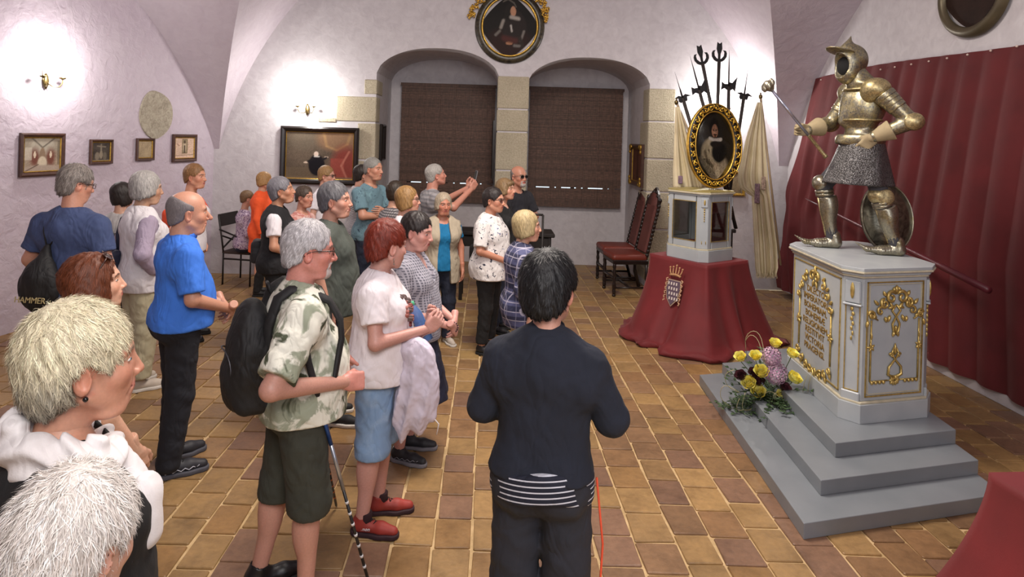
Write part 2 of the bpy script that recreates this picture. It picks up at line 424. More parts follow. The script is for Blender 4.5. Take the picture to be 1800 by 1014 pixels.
def wav(P, s, f=1., k=(1, 1, 1)):
    x, y, z = (P*V3(k)*f).T
    return (np.sin(x*3.1+1.9*np.sin(z*2.3+s)+s)*np.sin(z*2.7+1.6*np.sin(y*3.7+s*2))+.6*np.sin(y*5.3+2.1*np.sin(x*4.1-s)+z*4.9))*.6
def surf(f, lo, hi, h, S=4, margin=1.7):
    lo = np.array(lo, float); hi = np.array(hi, float)
    nb = np.maximum(1, np.ceil((hi-lo)/(h*S)).astype(int)); N = nb*S+1
    ax = [lo[i]+h*np.arange(N[i]) for i in range(3)]
    cx = [a[::S] for a in ax]
    Pc = np.stack(np.meshgrid(*cx, indexing='ij'), -1).reshape(-1, 3).astype(f32)
    dc = f(Pc).reshape([len(a) for a in cx])
    D = np.repeat(np.repeat(np.repeat(dc, S, 0), S, 1), S, 2)[:N[0]+S, :N[1]+S, :N[2]+S]
    # blocks whose nearest corner is near the surface
    m = np.abs(dc[:-1, :-1, :-1])
    for i in (0, 1):
        for j in (0, 1):
            for k in (0, 1): m = np.minimum(m, np.abs(dc[i:i+nb[0], j:j+nb[1], k:k+nb[2]]))
    act = m < h*S*margin
    A = np.zeros(N, bool)
    idx = np.argwhere(act)*S; r = np.arange(S+1)
    off = np.stack(np.meshgrid(r, r, r, indexing='ij'), -1).reshape(-1, 3)
    al = (idx[:, None, :]+off[None]).reshape(-1, 3); A[al[:, 0], al[:, 1], al[:, 2]] = True
    D = D[:N[0], :N[1], :N[2]].copy(); w = np.argwhere(A)
    Pf = np.stack([ax[i][w[:, i]] for i in range(3)], -1).astype(f32)
    D[w[:, 0], w[:, 1], w[:, 2]] = f(Pf)
    D[0] = D[-1] = 9; D[:, 0] = D[:, -1] = 9; D[:, :, 0] = D[:, :, -1] = 9
    ins = D < 0; nx, ny, nz = N; sh = (nx-1, ny-1, nz-1)
    Ssum = np.zeros(sh+(3,), f32); cnt = np.zeros(sh, f32); quads = []
    for a in range(3):
        b, c = [(1, 2), (2, 0), (0, 1)][a]
        s0 = [slice(None)]*3; s1 = [slice(None)]*3; s0[a] = slice(0, -1); s1[a] = slice(1, None)
        E = ins[tuple(s0)] != ins[tuple(s1)]; e = np.argwhere(E)
        if len(e) == 0: continue
        e2 = e.copy(); e2[:, a] += 1
        v0 = D[e[:, 0], e[:, 1], e[:, 2]]; v1 = D[e2[:, 0], e2[:, 1], e2[:, 2]]; t_ = v0/(v0-v1)
        p = e.astype(f32); p[:, a] += t_; sign = v0 < 0
        q = []
        for db, dc_ in ((-1, -1), (0, -1), (0, 0), (-1, 0)):
            cc_ = e.copy(); cc_[:, b] += db; cc_[:, c] += dc_
            ok = ((cc_ >= 0) & (cc_ < np.array(sh))).all(1); li = cc_[ok]
            flat = np.ravel_multi_index(li.T, sh)
            for k in range(3): Ssum[..., k] += np.bincount(flat, p[ok, k], minlength=cnt.size).reshape(sh)
            cnt += np.bincount(flat, minlength=cnt.size).reshape(sh)
            q.append(np.where(ok, np.ravel_multi_index(np.clip(cc_, 0, np.array(sh)-1).T, sh), -1))
        q = np.stack(q, 1); good = (q >= 0).all(1); q = q[good]; sg = sign[good]
        q[~sg] = q[~sg][:, ::-1]; quads.append(q)
    if not quads: return np.zeros((0, 3), f32), np.zeros((0, 4), int)
    Q = np.concatenate(quads); used = np.flatnonzero(cnt.ravel() > 0); mp = np.full(cnt.size, -1); mp[used] = np.arange(len(used))
    Vv = Ssum.reshape(-1, 3)[used]/cnt.ravel()[used][:, None]
    return (Vv*h+lo).astype(f32), mp[Q]
def grad(f, P, e=.002):
    g = np.stack([f(P+V3(d)*e)-f(P-V3(d)*e) for d in ((1, 0, 0), (0, 1, 0), (0, 0, 1))], 1)
    return g/(np.linalg.norm(g, axis=1)[:, None]+1e-9)
def joinm(parts):
    V = []; F = []; Cc = []; n = 0
    for v, q, c in parts:
        if len(v) == 0: continue
        V.append(v); F.append(q+n); n += len(v); Cc.append(np.broadcast_to(V3(c), (len(v), 3)) if not (isinstance(c, np.ndarray) and c.ndim == 2) else c)
    return np.concatenate(V), np.concatenate(F), np.concatenate(Cc)
# ---------------------------------------------------------------- heads, in cm: x right, y forward, z up, origin between the ears at eye height
def ar(c): return V3(c)
def head_sdf(P, w=1., nose=1., jaw=1., age=0., fem=False, beard=0, cheek=1.):
    X = P.copy(); X[:, 0] = np.abs(X[:, 0])/w
    d = ell(X, (0, -1.2, 3.0), (7.5, 9.5, 8.3))
    d = smin(d, ell(X, (0, 2.0, -2.6), (6.3, 7.0, 8.0)), 2.)
    jr = (5.0 if not fem else 4.5)*jaw
    d = smin(d, ell(X, (0, 3.4, -7.0), (jr, 4.8, 3.9)), 2.2)
    d = smin(d, sph(X, (0, 6.5, -9.6), 1.9 if not fem else 1.6), 2.)
    d = smin(d, rc(X, (5.6, -.5, -5.4), (2.2, 5.4, -9.4), 1.5*jaw, 1.3*jaw), 2.)
    d = smin(d, sph(X, (4.1, 5.0, -2.6), 2.3*cheek), 1.8)
    d = smin(d, rc(X, (0, 7.7, 2.0), (3.9, 6.6, 2.1), 1.25, 1.1), 1.4)
    d = smax(d, -ell(X, (3.15, 9.0, .05), (1.9, 1.7, 1.25)), 1.0)
    d = smin(d, sph(X, (3.15, 6.55, .05), 1.35), .35)                      # lids
    d = smin(d, rc(X, (0, 8.0, 1.2), (0, 10.1*nose, -3.4), .75, .95*nose), .9)
    d = smin(d, sph(X, (0, 9.8*nose, -3.5), 1.0*nose), .5)
    d = smin(d, ell(X, (1.15, 9.0, -3.8), (.85, 1.1, .8)), .4)
    d = smax(d, -sph(X, (.6, 9.6, -4.6), .42), .3)
    d = smin(d, ell(X, (0, 7.4, -6.0), (2.9, 1.6, 2.0)), 1.2)
    d = smin(d, rc(X, (0, 8.95, -5.75), (2.2, 7.6, -6.05), .46, .22), .3)
    d = smin(d, rc(X, (0, 8.75, -6.85), (2.0, 7.6, -6.35), .55, .25), .3)
    d = smax(d, -rc(X, (0, 9.5, -6.28), (2.3, 8.1, -6.25), .16, .12), .2)
    if age > 0:
        d = smax(d, -rc(X, (1.9, 8.9, -4.2), (3.2, 7.3, -7.6), .22*age, .2*age), .9)
        d = smin(d, ell(X, (2.9, 3.6, -10.4), (2.2, 2.6, 1.4*age)), 2.)
    if beard:
        d = smin(d, ell(X, (0, 7.0, -9.4), (3.1, 2.6, 2.6)), 1.); d = smin(d, rc(X, (0, 9.3, -5.0), (2.6, 7.6, -6.2), .5, .4), .5)
    # ears
    R = rotm('Z', -18); q = X.copy(); e_ = ell(q, (7.6, -1.4, -1.3), (.75, 1.75, 3.1), R)
    e_ = smax(e_, -ell(q, (8.25, -1.0, -1.0), (.6, 1.05, 1.9), R), .4)
    d = smin(d, e_, .5)
    return d
def head_cols(P, skin, lip, brow, beardc=None, age=0.):
    """P in head cm"""
    n = len(P); c = np.tile(V3(skin), (n, 1)); X = np.abs(P[:, 0]); y = P[:, 1]; z = P[:, 2]
    def blend(w, cc): nonlocal c; w = np.clip(w, 0, 1)[:, None]; c = c*(1-w)+V3(cc)*w
    red = V3(skin)*V3((1.06, .78, .74))
    blend(.55*np.exp(-(((X-4.5)/2.2)**2+((z+3)/2.4)**2))*(y > 3), red)
    blend(.5*np.exp(-((X/1.4)**2+((z+3.6)/1.4)**2))*(y > 8.6), red)
    blend(.45*((X > 7.2*.95) & (y < 1.2) & (y > -4.5) & (z > -5) & (z < 2.5)), red)
    blend(.35*np.exp(-(((X-3.1)/1.9)**2+((z+1.2)/.9)**2))*(y > 5), V3(skin)*V3((.72, .62, .62)))
    blend(1.3*np.exp(-((X/2.2)**4+((z+6.3)/.85)**4))*(y > 7.4), lip)
    blend(.9*np.exp(-((X/2.1)**4+((z+6.28)/.14)**2))*(y > 7.2), V3(lip)*.35)
    blend(.85*(np.abs(z-(2.15-.12*(X-3)**2)) < .42)*(X > 1.1)*(X < 5.0)*(y > 5), brow)
    if beardc is not None:
        blend(.92*((z < -4.9-.0*X) & (y > 1.2-.5*(z+5)*-0.1) & (X < 3.6) & ((z < -7.6) | (z > -5.6) | (X > 2.3)) & (y > 4.2)), beardc)
    return c
HANDS = {}
def hand_geo(kind):
    """wrist at 0, fingers along +x, palm faces -z, thumb +y (metres)"""
    if kind in HANDS: return HANDS[kind]
    cu = {'relax': (.35, .4, .3), 'curl': (.75, .85, .55), 'fist': (1.35, 1.45, 1.0), 'flat': (.12, .15, .1)}[kind]
    prims = []
    for i, (y, L, r) in enumerate(((.031, .070, .0092), (.0105, .079, .0094), (-.0105, .073, .0090), (-.030, .057, .0080))):
        a = 0; p = Vector((.088-.004*abs(i-1), y, 0)); sp = (y*.9 if kind in ('relax', 'flat') else y*.2)
        for k, (fr, rr) in enumerate(((.44, 1), (.31, .9), (.25, .78))):
            a += cu[k]*(1+.06*i); q = p+Vector((math.cos(a), sp, -math.sin(a)))*L*fr; prims.append((p[:], q[:], r*rr, r*rr*.9)); p = q
    tc = {'relax': .3, 'curl': .7, 'fist': 1.0, 'flat': .1}[kind]
    p = Vector((.022, .028, -.006)); q = p+Vector((.034, .026-.012*tc, -.010-.012*tc)); r_ = q+Vector((.030, .012-.022*tc, -.006-.012*tc)); e_ = r_+Vector((.024, .0-.012*tc, -.004-.006*tc))
    th = [(p[:], q[:], .0165, .0125), (q[:], r_[:], .0118, .0105), (r_[:], e_[:], .0102, .0082)]
    def f(P):
        d = bxs(P, (.05, 0, 0), (.043, .041, .0135), .0125); d = smin(d, bxs(P, (.012, 0, 0), (.03, .030, .014), .013), .02)
        d = smin(d, rc(P, (-.07, 0, 0), (.005, 0, 0), .029, .023), .02)
        fd = None
        for a, b, r1, r2 in prims:
            q = rc(P, a, b, r1, r2); fd = q if fd is None else smin(fd, q, .0015)
        d = smin(d, fd, .006)
        td = None
        for a, b, r1, r2 in th:
            q = rc(P, a, b, r1, r2); td = q if td is None else smin(td, q, .004)
        return smin(d, td, .012)
    v, q = surf(f, (-.09, -.062, -.095), (.185, .085, .035), .0042)
    HANDS[kind] = (v, q); return HANDS[kind]
def basis(x, z):
    x = Vector(x).normalized(); z = Vector(z); z = (z-x*z.dot(x)).normalized(); y = z.cross(x)
    return np.array(Matrix((x, y, z)).transposed(), f32)
def place_hand(kind, wrist, d, palm, side, s=1.):
    """d finger direction; palm: direction the palm faces; side +1 right hand (thumb towards the body's left when palm faces back)"""
    v, q = hand_geo(kind); v = v.copy(); z = -Vector(palm)
    B = basis(d, z)
    # chirality: mirror y for the other hand
    if side < 0: v[:, 1] *= -1; q = q[:, ::-1]
    return (v*s) @ B.T+V3(wrist), q
# ================================================================ people
SKIN = attrmat('skin', .48, bsc=120, bs=.12, dist=.002, var=.12, Subsurface_Weight=.12, Subsurface_Scale=.02)
HAIR = attrmat('hair', .55, bsc=30, bs=.4, dist=.003, aniso=(8, 8, 1), var=.35)
EYE = attrmat('eye', .15, bsc=10, bs=0, var=.02)
GLSF = plain('spectacle_frame', C('3a2018'), .3, var=.1)
METALF = plain('spectacle_wire', C('8a8580'), .25, 1, var=.1)
def clearglass(name, refl=.08, tint=(1, 1, 1)):
    t = NT(name); o = t.t.nodes['Material Output']; tr = t.n('BsdfTransparent'); tr.inputs[0].default_value = (*tint, 1); gl = t.n('BsdfGlossy'); gl.inputs['Roughness'].default_value = .04
    fr = t.n('LayerWeight'); fr.inputs[0].default_value = .25; mx = t.n('MixShader'); t.l(t.math('ADD', t.math('MULTIPLY', fr.outputs['Fresnel'], .8), refl), mx.inputs[0]); t.l(tr.outputs[0], mx.inputs[1]); t.l(gl.outputs[0], mx.inputs[2]); t.l(mx.outputs[0], o.inputs[0]); return t.m
def lensmat():
    if 'lens' in MATS: return MATS['lens']
    MATS['lens'] = clearglass('spectacle_lens', .06); return MATS['lens']
def hair_fn(st):
    top, side, back = st.get('top', 1.), st.get('side', .7), st.get('back', .8)
    zb, zs, cov, fr = st.get('zb', -7), st.get('zs', -1.), st.get('cover', 0), st.get('fr', 11.)+1.2
    def f(P):
        X = P.copy(); X[:, 0] = np.abs(X[:, 0])
        d = ell(X, (0, -1.3-back*.5, 3.3), (7.6+side, 9.5+back*.5+st.get('front', .1), 8.5+top))
        d = smin(d, ell(X, (0, -4.0, -2.5+st.get('low', 0)), (6.3+side, 6.0+back, 8.0)), 2.)
        if cov: d = smin(d, ell(X, (5.9+side*.3, -1.2, -3.5), (2.6+side*.6, 6.0, 9.5)), 2.)
        if st.get('long'):
            L = st['long']; d = smin(d, ell(X, (3.2, -5.5, -8), (6.0, 4.2, L)), 3.)
        if st.get('fringe'): d = smin(d, ell(X, (1.5, 5.2, 6.3), (5.0, 4.2, 3.6)), 1.5)
        if st.get('bald'): d = smax(d, P[:, 1]-1.6, .8); d = smax(d, (P[:, 2]-st['bald'])*.8+(P[:, 1]+1)*.45, .8)
        slope = (zs-zb)/13.; lim = zb+(np.clip(P[:, 1], -9, 6)+9)*slope
        d = smax(d, (lim-P[:, 2])*.85, 1.2)
        d = smax(d, -ell(X, (0, 12.5, -4.2), (6.6+.5*(not cov)-st.get('nar', 0), 9.0, fr)), .8)
        if not cov: d = smax(d, -ell(X, (8.4, .2, -3.4), (4.2, 4.0, 4.9)), .6)
        return d+wav(P, st.get('seed', 1.), .35, (1, 1, .6))*st.get('lump', .25)
    return f
def strands(f, V, n, L, wd, st, rng, steps=5):
    """ribbons of hair that follow the hair surface (cm)"""
    if n == 0: return np.zeros((0, 3), f32), np.zeros((0, 4), int), np.zeros(0)
    idx = rng.integers(0, len(V), n); p = V[idx].astype(f32).copy()
    cr_ = V3(st.get('crown', (0, -4, 13))); curl = st.get('curl', 0.)
    Ls = L*(.5+rng.random(n))*1.; dev = rng.normal(0, st.get('mess', .22), (n, 3)).astype(f32); lift = rng.random(n)*st.get('lift', .5)
    pts = []; nrm = []
    for k in range(steps+1):
        g = grad(f, p, .15); d = f(p); tgt = -.12+(lift+.15)*(k/steps)**1.5
        p = p-g*(d-tgt)[:, None]; pts.append(p.copy()); nrm.append(g)
        v = p-cr_; v = v/(np.linalg.norm(v, axis=1)[:, None]+1e-6); v = v*1.0+V3(st.get('flow', (0, 0, -.5)))+dev
        if curl: v += curl*np.stack([np.sin(p[:, 2]*2+idx), np.cos(p[:, 1]*2.+idx), np.sin(p[:, 0]*2-idx)], 1)
        v = v-g*(v*g).sum(1)[:, None]; v = v/(np.linalg.norm(v, axis=1)[:, None]+1e-6); p = p+v*(Ls/steps)[:, None]
    pts = np.stack(pts, 1); nrm = np.stack(nrm, 1)
    tg = np.gradient(pts, axis=1); sd = np.cross(tg, nrm); sd /= (np.linalg.norm(sd, axis=2)[..., None]+1e-6)
    wv = wd*(.6+.8*rng.random(n))[:, None]*np.array([.7, 1, 1, .85, .6, .12][:steps+1])[None]
    a = pts-sd*wv[..., None]; b = pts+sd*wv[..., None]; VV = np.stack([a, b], 2).reshape(-1, 3)
    base = np.arange(n)[:, None]*(2*(steps+1))+2*np.arange(steps)[None]
    F = np.stack([base, base+1, base+3, base+2], -1).reshape(-1, 4)
    return VV.astype(f32), F, np.repeat(rng.random(n), 2*(steps+1))
def torso(P, q, off):
    g = q['g']; sw = q['sw']; fe = q['fem']
    d = ell(P, (0, -.005, 1.25), (.158*g+off, .106*g+off, .22+off))
    d = smin(d, ell(P, (0, .0, 1.06), ((.136 if fe else .146)*g+off, .098*g+off, .17+off)), .06)
    d = smin(d, ell(P, (0, -.012, .94), ((.170 if fe else .160)*g+off, .112*g+off, .13+off)), .06)
    for s in (-1, 1):
        d = smin(d, rc(P, (s*.04, -.02, 1.405), (s*(sw-.01), -.012, 1.352), .046+off, .050+off), .05)
        d = smin(d, rc(P, (s*.02, -.03, 1.32), (s*(sw-.035), -.02, 1.29), .082+off, .072+off), .05)
        d = smin(d, ell(P, (s*.08, -.055, .92), (.10*g+off, .09*g+off, .11+off)), .05)
        if fe: d = smin(d, ell(P, (s*.078, .085+.03*(g-1), 1.245), (.072*g+off, .062*q['bust']+off, .068*g+off)), .05)
    if q['belly']: d = smin(d, ell(P, (0, .03+.045*q['belly'], 1.075), (.130*g+off, .085*g+.035*q['belly']+off, .16+off)), .06)
    return d
def person(px, k, ytop, rel, label, skin='d9a58c', haircol='b0aca6', hair=None, head=(0, 0, 0), fem=True, g=1., belly=.0, bust=1.,
           arms=None, shirt=None, vest=None, legs=None, shoes=None, hsc=1.06, vox=.0055, nst=500, stl=4.5, stw=.16, face={}, lip='b0605a', brow='6b5a4e',
           beardc=None, eye='5b6a70', z0=0., feet=(0, 0), sit=False, seed=1, hh=None, tone=None, lean=0.):
    Y = FPX/k; wp = W(px, ytop, Y); hgt = hh or (wp.z-z0)
    s = (hgt if not sit else 1.52)/1.75; rng = np.random.default_rng(seed)
    azv = math.degrees(math.atan2(wp.x, wp.y)); az = math.radians(azv+rel)
    root = empty('person', (wp.x, wp.y, z0 if not sit else -.25), -az, label, 'person')
    q = dict(g=g, sw=.168 if fem else .188, fem=fem, bust=bust, belly=belly)
    sw = q['sw']; hz = 1.75-.115*hsc/1.0; dyaw, pitch, roll = head
    HC = Vector((0, .035+.0006*pitch*-1*0+(lean*.3), hz))
    Rh = (Matrix.Rotation(math.radians(-dyaw), 3, 'Z') @ Matrix.Rotation(math.radians(pitch), 3, 'X') @ Matrix.Rotation(math.radians(roll), 3, 'Y'))
    Rn = np.array(Rh, f32); hc = V3(HC[:]); u = .01*hsc*.985
    def toh(P): return ((P-hc) @ Rn)/u
    def fromh(Q): return (Q*u) @ Rn.T+hc
    A = dict(hip=(.09, 0, .90), knee=(.10, .015, .49), ank=(.105, -.02, .085))
    joints = []
    for sd, ft in ((-1, feet[0]), (1, feet[1])):
        if sit: joints.append(((sd*.09, 0, .90), (sd*.10, .40, .90), (sd*.10, .42, .42)))
        else: joints.append(((sd*.09, 0, .90), (sd*.10, .015+ft*.55, .49), (sd*.105, -.02+ft, .085)))
    arms = arms or ARM['down']; AR_ = []
    for sd, a in ((-1, arms[0]), (1, arms[1])):
        AR_.append((sd, V3((sd*sw, -.012, 1.355)), V3((sd*a[0][0]*(.5+.5*g), a[0][1], a[0][2])), V3((sd*a[1][0], a[1][1]+(.06*belly+.2*(g-1)+.015 if arms is ARM['clasp'] else 0), a[1][2])), a))
    af = .92 if fem else 1.05; bfat = g
    fkw = dict(fem=fem); fkw.update(face); 
    def neck(P, o=0.): return rc(P, (0, -.025, 1.36), (0, hc[1]-.025, hz-.045), (.060 if fem else .068)*math.sqrt(g)+o, (.050 if fem else .060)*math.sqrt(g)+o)
    def armskin(P):
        d = None
        for sd, S_, E_, W_, a in AR_:
            x = rc(P, S_, E_, .050*af*bfat, .041*af); x = smin(x, rc(P, E_, W_, .043*af, .027*af), .02); d = x if d is None else np.minimum(d, x)
        return d
    def legskin(P):
        d = None
        for H, K, An in joints:
            x = rc(P, H, K, .088*g, .057); x = smin(x, rc(P, K, An, .054, .037), .03)
            m_ = V3(K)*.68+V3(An)*.32+V3((0, -.018, 0)); x = smin(x, ell(P, m_, (.052, .055, .12)), .03); d = x if d is None else np.minimum(d, x)
        return d
    def headf(P):
        d = head_sdf(toh(P), **fkw)*u; d = smin(d, neck(P), .025)
        return smin(d, rc(P, (-.10, -.02, 1.36), (.10, -.02, 1.36), .045, .045), .05)
    lo = hc-V3((.13, .15, .30)); hi = hc+V3((.13, .15, .15)); lo[2] = 1.35
    hv, hq = surf(headf, lo, hi, vox)
    sk = C(skin); tone = tone or sk
    hcq = toh(hv); hcol = head_cols(hcq, sk, C(lip), C(brow), C(beardc) if beardc else None)
    parts = [(hv, hq, hcol)]
    def bodyf(P):
        d = torso(P, q, 0.); d = smin(d, neck(P, -.003), .03); d = smin(d, armskin(P), .03); return smin(d, legskin(P), .03)
    rp = [a[2] for a in AR_]+[a[3] for a in AR_]+[V3(j[2]) for j in joints]+[V3(j[1]) for j in joints]
    bl = np.min(rp+[V3((-.25, -.17, .03))], 0)-.07; bh = np.max(rp+[V3((.25, .2, 1.47))], 0)+.07; bl[2] = max(bl[2], .02 if not sit else .4)
    bv, bq = surf(bodyf, bl, bh, .0115); parts.append((bv, bq, tone if not isinstance(tone, str) else C(tone)))
    for sd, S_, E_, W_, a in AR_:
        fd = Vector(a[3]) if len(a) > 3 and a[3] else Vector(W_-E_); fd = Vector((fd.x*(sd if len(a) > 3 and a[3] else 1), fd.y, fd.z)).normalized()
        pm = Vector((a[4][0]*sd, a[4][1], a[4][2])) if len(a) > 4 else Vector((-sd, 0, -.2))
        v, qd = place_hand(a[2], W_, fd, pm, sd, .95 if fem else 1.04); parts.append((v, qd, mul(sk, .97)))
    v, f_, c = joinm(parts); onp('body', v*s, f_, SKIN, root, cols=c)
    # eyes
    n, m_ = 12, 8; ev = []; ec = []
    for i in range(m_+1):
        th = PI*i/m_
        for j in range(n): ev.append((math.sin(th)*math.cos(2*PI*j/n), math.cos(th), math.sin(th)*math.sin(2*PI*j/n))); ec.append((.01, .01, .01) if i <= 1 else (C(eye) if i == 2 else (.62, .58, .54)))
    ef = [(i*n+j, i*n+(j+1) % n, (i+1)*n+(j+1) % n, (i+1)*n+j) for i in range(m_) for j in range(n)]
    for sd in (-1, 1):
        e_ = np.array(ev, f32)*V3((1.45, 1.3, .52))+V3((sd*3.15*fkw.get('w', 1), 6.85, -.02)); onp('eye', fromh(e_)*s, ef, EYE, root, cols=np.array(ec))
    # hair
    if hair is not None:
        hf = hair_fn(hair); hv2, hq2 = surf(hf, (-13, -15, -24 if hair.get('long') else -15), (13, 12, 17), .62 if vox < .005 else .8)
        sv, sf, sr_ = strands(hf, hv2, nst, stl, stw, hair, rng)
        h0 = V3(C(haircol)); rr = .82+.25*rng.random(len(hv2))[:, None]*0+.0
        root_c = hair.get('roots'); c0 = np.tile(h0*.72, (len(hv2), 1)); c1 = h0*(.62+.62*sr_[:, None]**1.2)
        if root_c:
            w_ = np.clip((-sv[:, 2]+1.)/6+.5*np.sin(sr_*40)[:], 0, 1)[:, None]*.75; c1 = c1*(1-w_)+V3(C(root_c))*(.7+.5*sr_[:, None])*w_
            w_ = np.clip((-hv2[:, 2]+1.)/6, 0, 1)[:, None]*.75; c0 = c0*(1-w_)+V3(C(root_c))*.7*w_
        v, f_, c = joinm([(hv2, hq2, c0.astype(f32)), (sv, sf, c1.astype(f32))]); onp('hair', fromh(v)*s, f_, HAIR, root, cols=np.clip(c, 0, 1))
    if beardc and face.get('beard'):
        bf = lambda Q: smin(ell(Q, (0, 7.2, -9.3), (3.4, 2.5, 2.5)), smin(rc(np.stack([np.abs(Q[:, 0]), Q[:, 1], Q[:, 2]], 1), (0, 9.3, -5.0), (2.9, 7.9, -6.4), .45, .4), rc(np.stack([np.abs(Q[:, 0]), Q[:, 1], Q[:, 2]], 1), (2.9, 7.6, -6.6), (2.2, 7.9, -8.6), .5, .6), .5), .5)
        v0, q0 = surf(bf, (-4.5, 4, -12.5), (4.5, 11, -3.5), .4); sv, sf, sr_ = strands(bf, v0, 260, 1.6, .07, dict(crown=(0, 6, 0), flow=(0, .1, -.6), lift=.25), rng)
        v, f_, c = joinm([(v0, q0, mul(C(beardc), .9)), (sv, sf, V3(C(beardc))*(.8+.4*sr_[:, None]))]); onp('beard', fromh(v)*s, f_, HAIR, root, cols=np.clip(c, 0, 1))
    # clothes
    def garment(name, gs, extra=0.):
        off = .012+gs.get('loose', .0)+extra; hem = gs.get('hem', .88); sl = gs.get('sleeve', .5); fl_ = gs.get('flare', 0.)
        def f(P):
            d = torso(P, q, off)
            if hem < 1.2: d = smin(d, ell(P, (0, .006+.03*belly, hem+.03), (gs.get('dw', .170)*g+off+fl_, .120*g+.03*belly+off+fl_, .42)), .05)
            if sl > 0:
                for sd, S_, E_, W_, a in AR_:
                    ax = (E_-S_)/np.linalg.norm(E_-S_); wd = gs.get('sw', .014)+extra
                    x = rc(P, S_, E_, .055*af*bfat+wd, .047*af+wd)
                    if sl <= 1: x = smax(x, half(P, S_+(E_-S_)*sl, ax), .006)
                    else:
                        bx_ = (W_-E_)/np.linalg.norm(W_-E_); y = smax(rc(P, E_, W_, .048*af+wd, .034*af+wd), half(P, E_+(W_-E_)*(sl-1), bx_), .006); x = smin(x, y, .02)
                    d = smin(d, x, .018)
            else:
                for sd, S_, E_, W_, a in AR_: d = smax(d, -sph(P, S_+V3((sd*.03, 0, -.02)), .075), .01)
            d = d+gs.get('wr', .0038)*wav(P, seed+extra*50, 8., (1, 1, .8))+.002*wav(P, seed+3., 19.)
            d = smax(d, hem-P[:, 2], .008)
            nk = gs.get('neck', 'crew')
            if nk != 'turtle':
                r_ = {'crew': .068, 'wide': .085, 'v': .064, 'collar': .060}[nk]; d = smax(d, -rc(P, (0, .0, 1.415), (0, .06, 1.67), r_, r_+.05), .006)
            if nk == 'v': d = smax(d, -rc(P, (0, .16, 1.28), (0, .10, 1.47), .018, .085), .006)
            if gs.get('open'): 
                w_ = gs['open']*(1+.8*(1.42-P[:, 2])); d = smax(d, -np.maximum(np.abs(P[:, 0]-gs.get('ox', 0))-w_, .02-P[:, 1]), .008)
            return d
        lo_ = np.min([V3((-.3, -.22, hem-.02))]+[a[3]-.08 for a in AR_ if sl > 1]+[a[2]-.1 for a in AR_ if sl > 0], 0); hi_ = np.max([V3((.3, .27, 1.52))]+[a[3]+.08 for a in AR_ if sl > 1]+[a[2]+.1 for a in AR_ if sl > 0], 0); lo_[2] = min(lo_[2], hem-.02)
        v, qd = surf(f, lo_, hi_, gs.get('vox', .0095)); return onp(name, v*s, qd, gs['mat'], root)
    if shirt:
        garment(shirt.get('name', 'shirt'), shirt)
        if shirt.get('neck') == 'collar':
            cf = lambda P: smax(smax(smax(rc(P, (0, -.018, 1.40), (0, .022, 1.475), .080, .072), -rc(P, (0, -.018, 1.39), (0, .03, 1.50), .068, .062), .004), half(P, (0, 0, 1.472), (0, -.25, 1)), .004), -rc(P, (0, .09, 1.37), (0, .10, 1.51), .018, .03), .004)
            v, qd = surf(cf, (-.11, -.13, 1.38), (.11, .12, 1.51), .0055); onp('collar', v*s, qd, shirt.get('cmat', shirt['mat']), root)
        if shirt.get('neck') == 'turtle':
            cf = lambda P: smax(smax(rc(P, (0, -.022, 1.38), (0, .006, 1.50), .076, .068), -rc(P, (0, -.022, 1.38), (0, .010, 1.53), .064, .060), .004), half(P, (0, 0, 1.482), (0, -.2, 1)), .004)
            v, qd = surf(cf, (-.11, -.13, 1.37), (.11, .12, 1.52), .0055); onp('collar', v*s, qd, shirt['mat'], root)
    if vest: garment(vest.get('name', 'vest'), vest, .012)
    if legs:
        top = legs.get('top', 1.0); cuff = legs.get('cuff', .06); top = min(top, (shirt or {}).get('hem', 1.)+.03); lw = legs.get('w', .0)
        def f(P):
            off = .014; d = smax(torso(P, q, off), P[:, 2]-top, .008)
            if legs.get('skirt'):
                zz = np.clip((1.0-P[:, 2])/(1.0-cuff), 0, 1); rr = np.sqrt((P[:, 0]/(1.25))**2+(P[:, 1])**2)
                d = smin(d, smax((rr-(.135*g+legs['skirt']*zz+.01*np.sin(np.arctan2(P[:, 1], P[:, 0])*9)*zz))*.8, np.abs(P[:, 2]-(top+cuff)/2)-(top-cuff)/2, .01), .02)
            else:
                for H, K, An in joints:
                    x = rc(P, H, K, .094*g+lw*.4, .066+lw); x = smin(x, rc(P, K, An, .066+lw, .055+lw), .03); d = smin(d, x, .02)
            d = d+.004*wav(P, seed+5., 7., (1, 1, 1.6))+.002*wav(P, seed+8., 17., (1, 1, 1.3))
            return smax(d, cuff-P[:, 2], .008)
        kk = [V3(j[1]) for j in joints]+[V3(j[2]) for j in joints]
        lo_ = np.min(kk+[V3((-.26, -.2, cuff-.02))], 0)-V3((.1, .1, 0)); hi_ = np.max(kk+[V3((.26, .25, top+.02))], 0)+V3((.1, .1, 0)); lo_[2] = cuff-.02; hi_[2] = top+.02
        if legs.get('skirt'): lo_[:2] -= .12; hi_[:2] += .12
        v, qd = surf(f, lo_, hi_, .0105); onp(legs.get('name', 'trousers'), v*s, qd, legs['mat'], root)
    if shoes is not False and not sit:
        shoes = shoes or {}
        for i, (H, K, An) in enumerate(joints):
            make_shoe(root, (An[0]*s, (An[1]+.02)*s, 0), (-1, 1)[i], s*(.93 if fem else 1.02), **shoes)
    P_ = dict(root=root, s=s, fromh=lambda Q: fromh(np.array(Q, f32))*s, hc=HC*s, u=u*s, Rh=Rh, AR=AR_, joints=joints, q=q)
    return P_
SHOE = {}
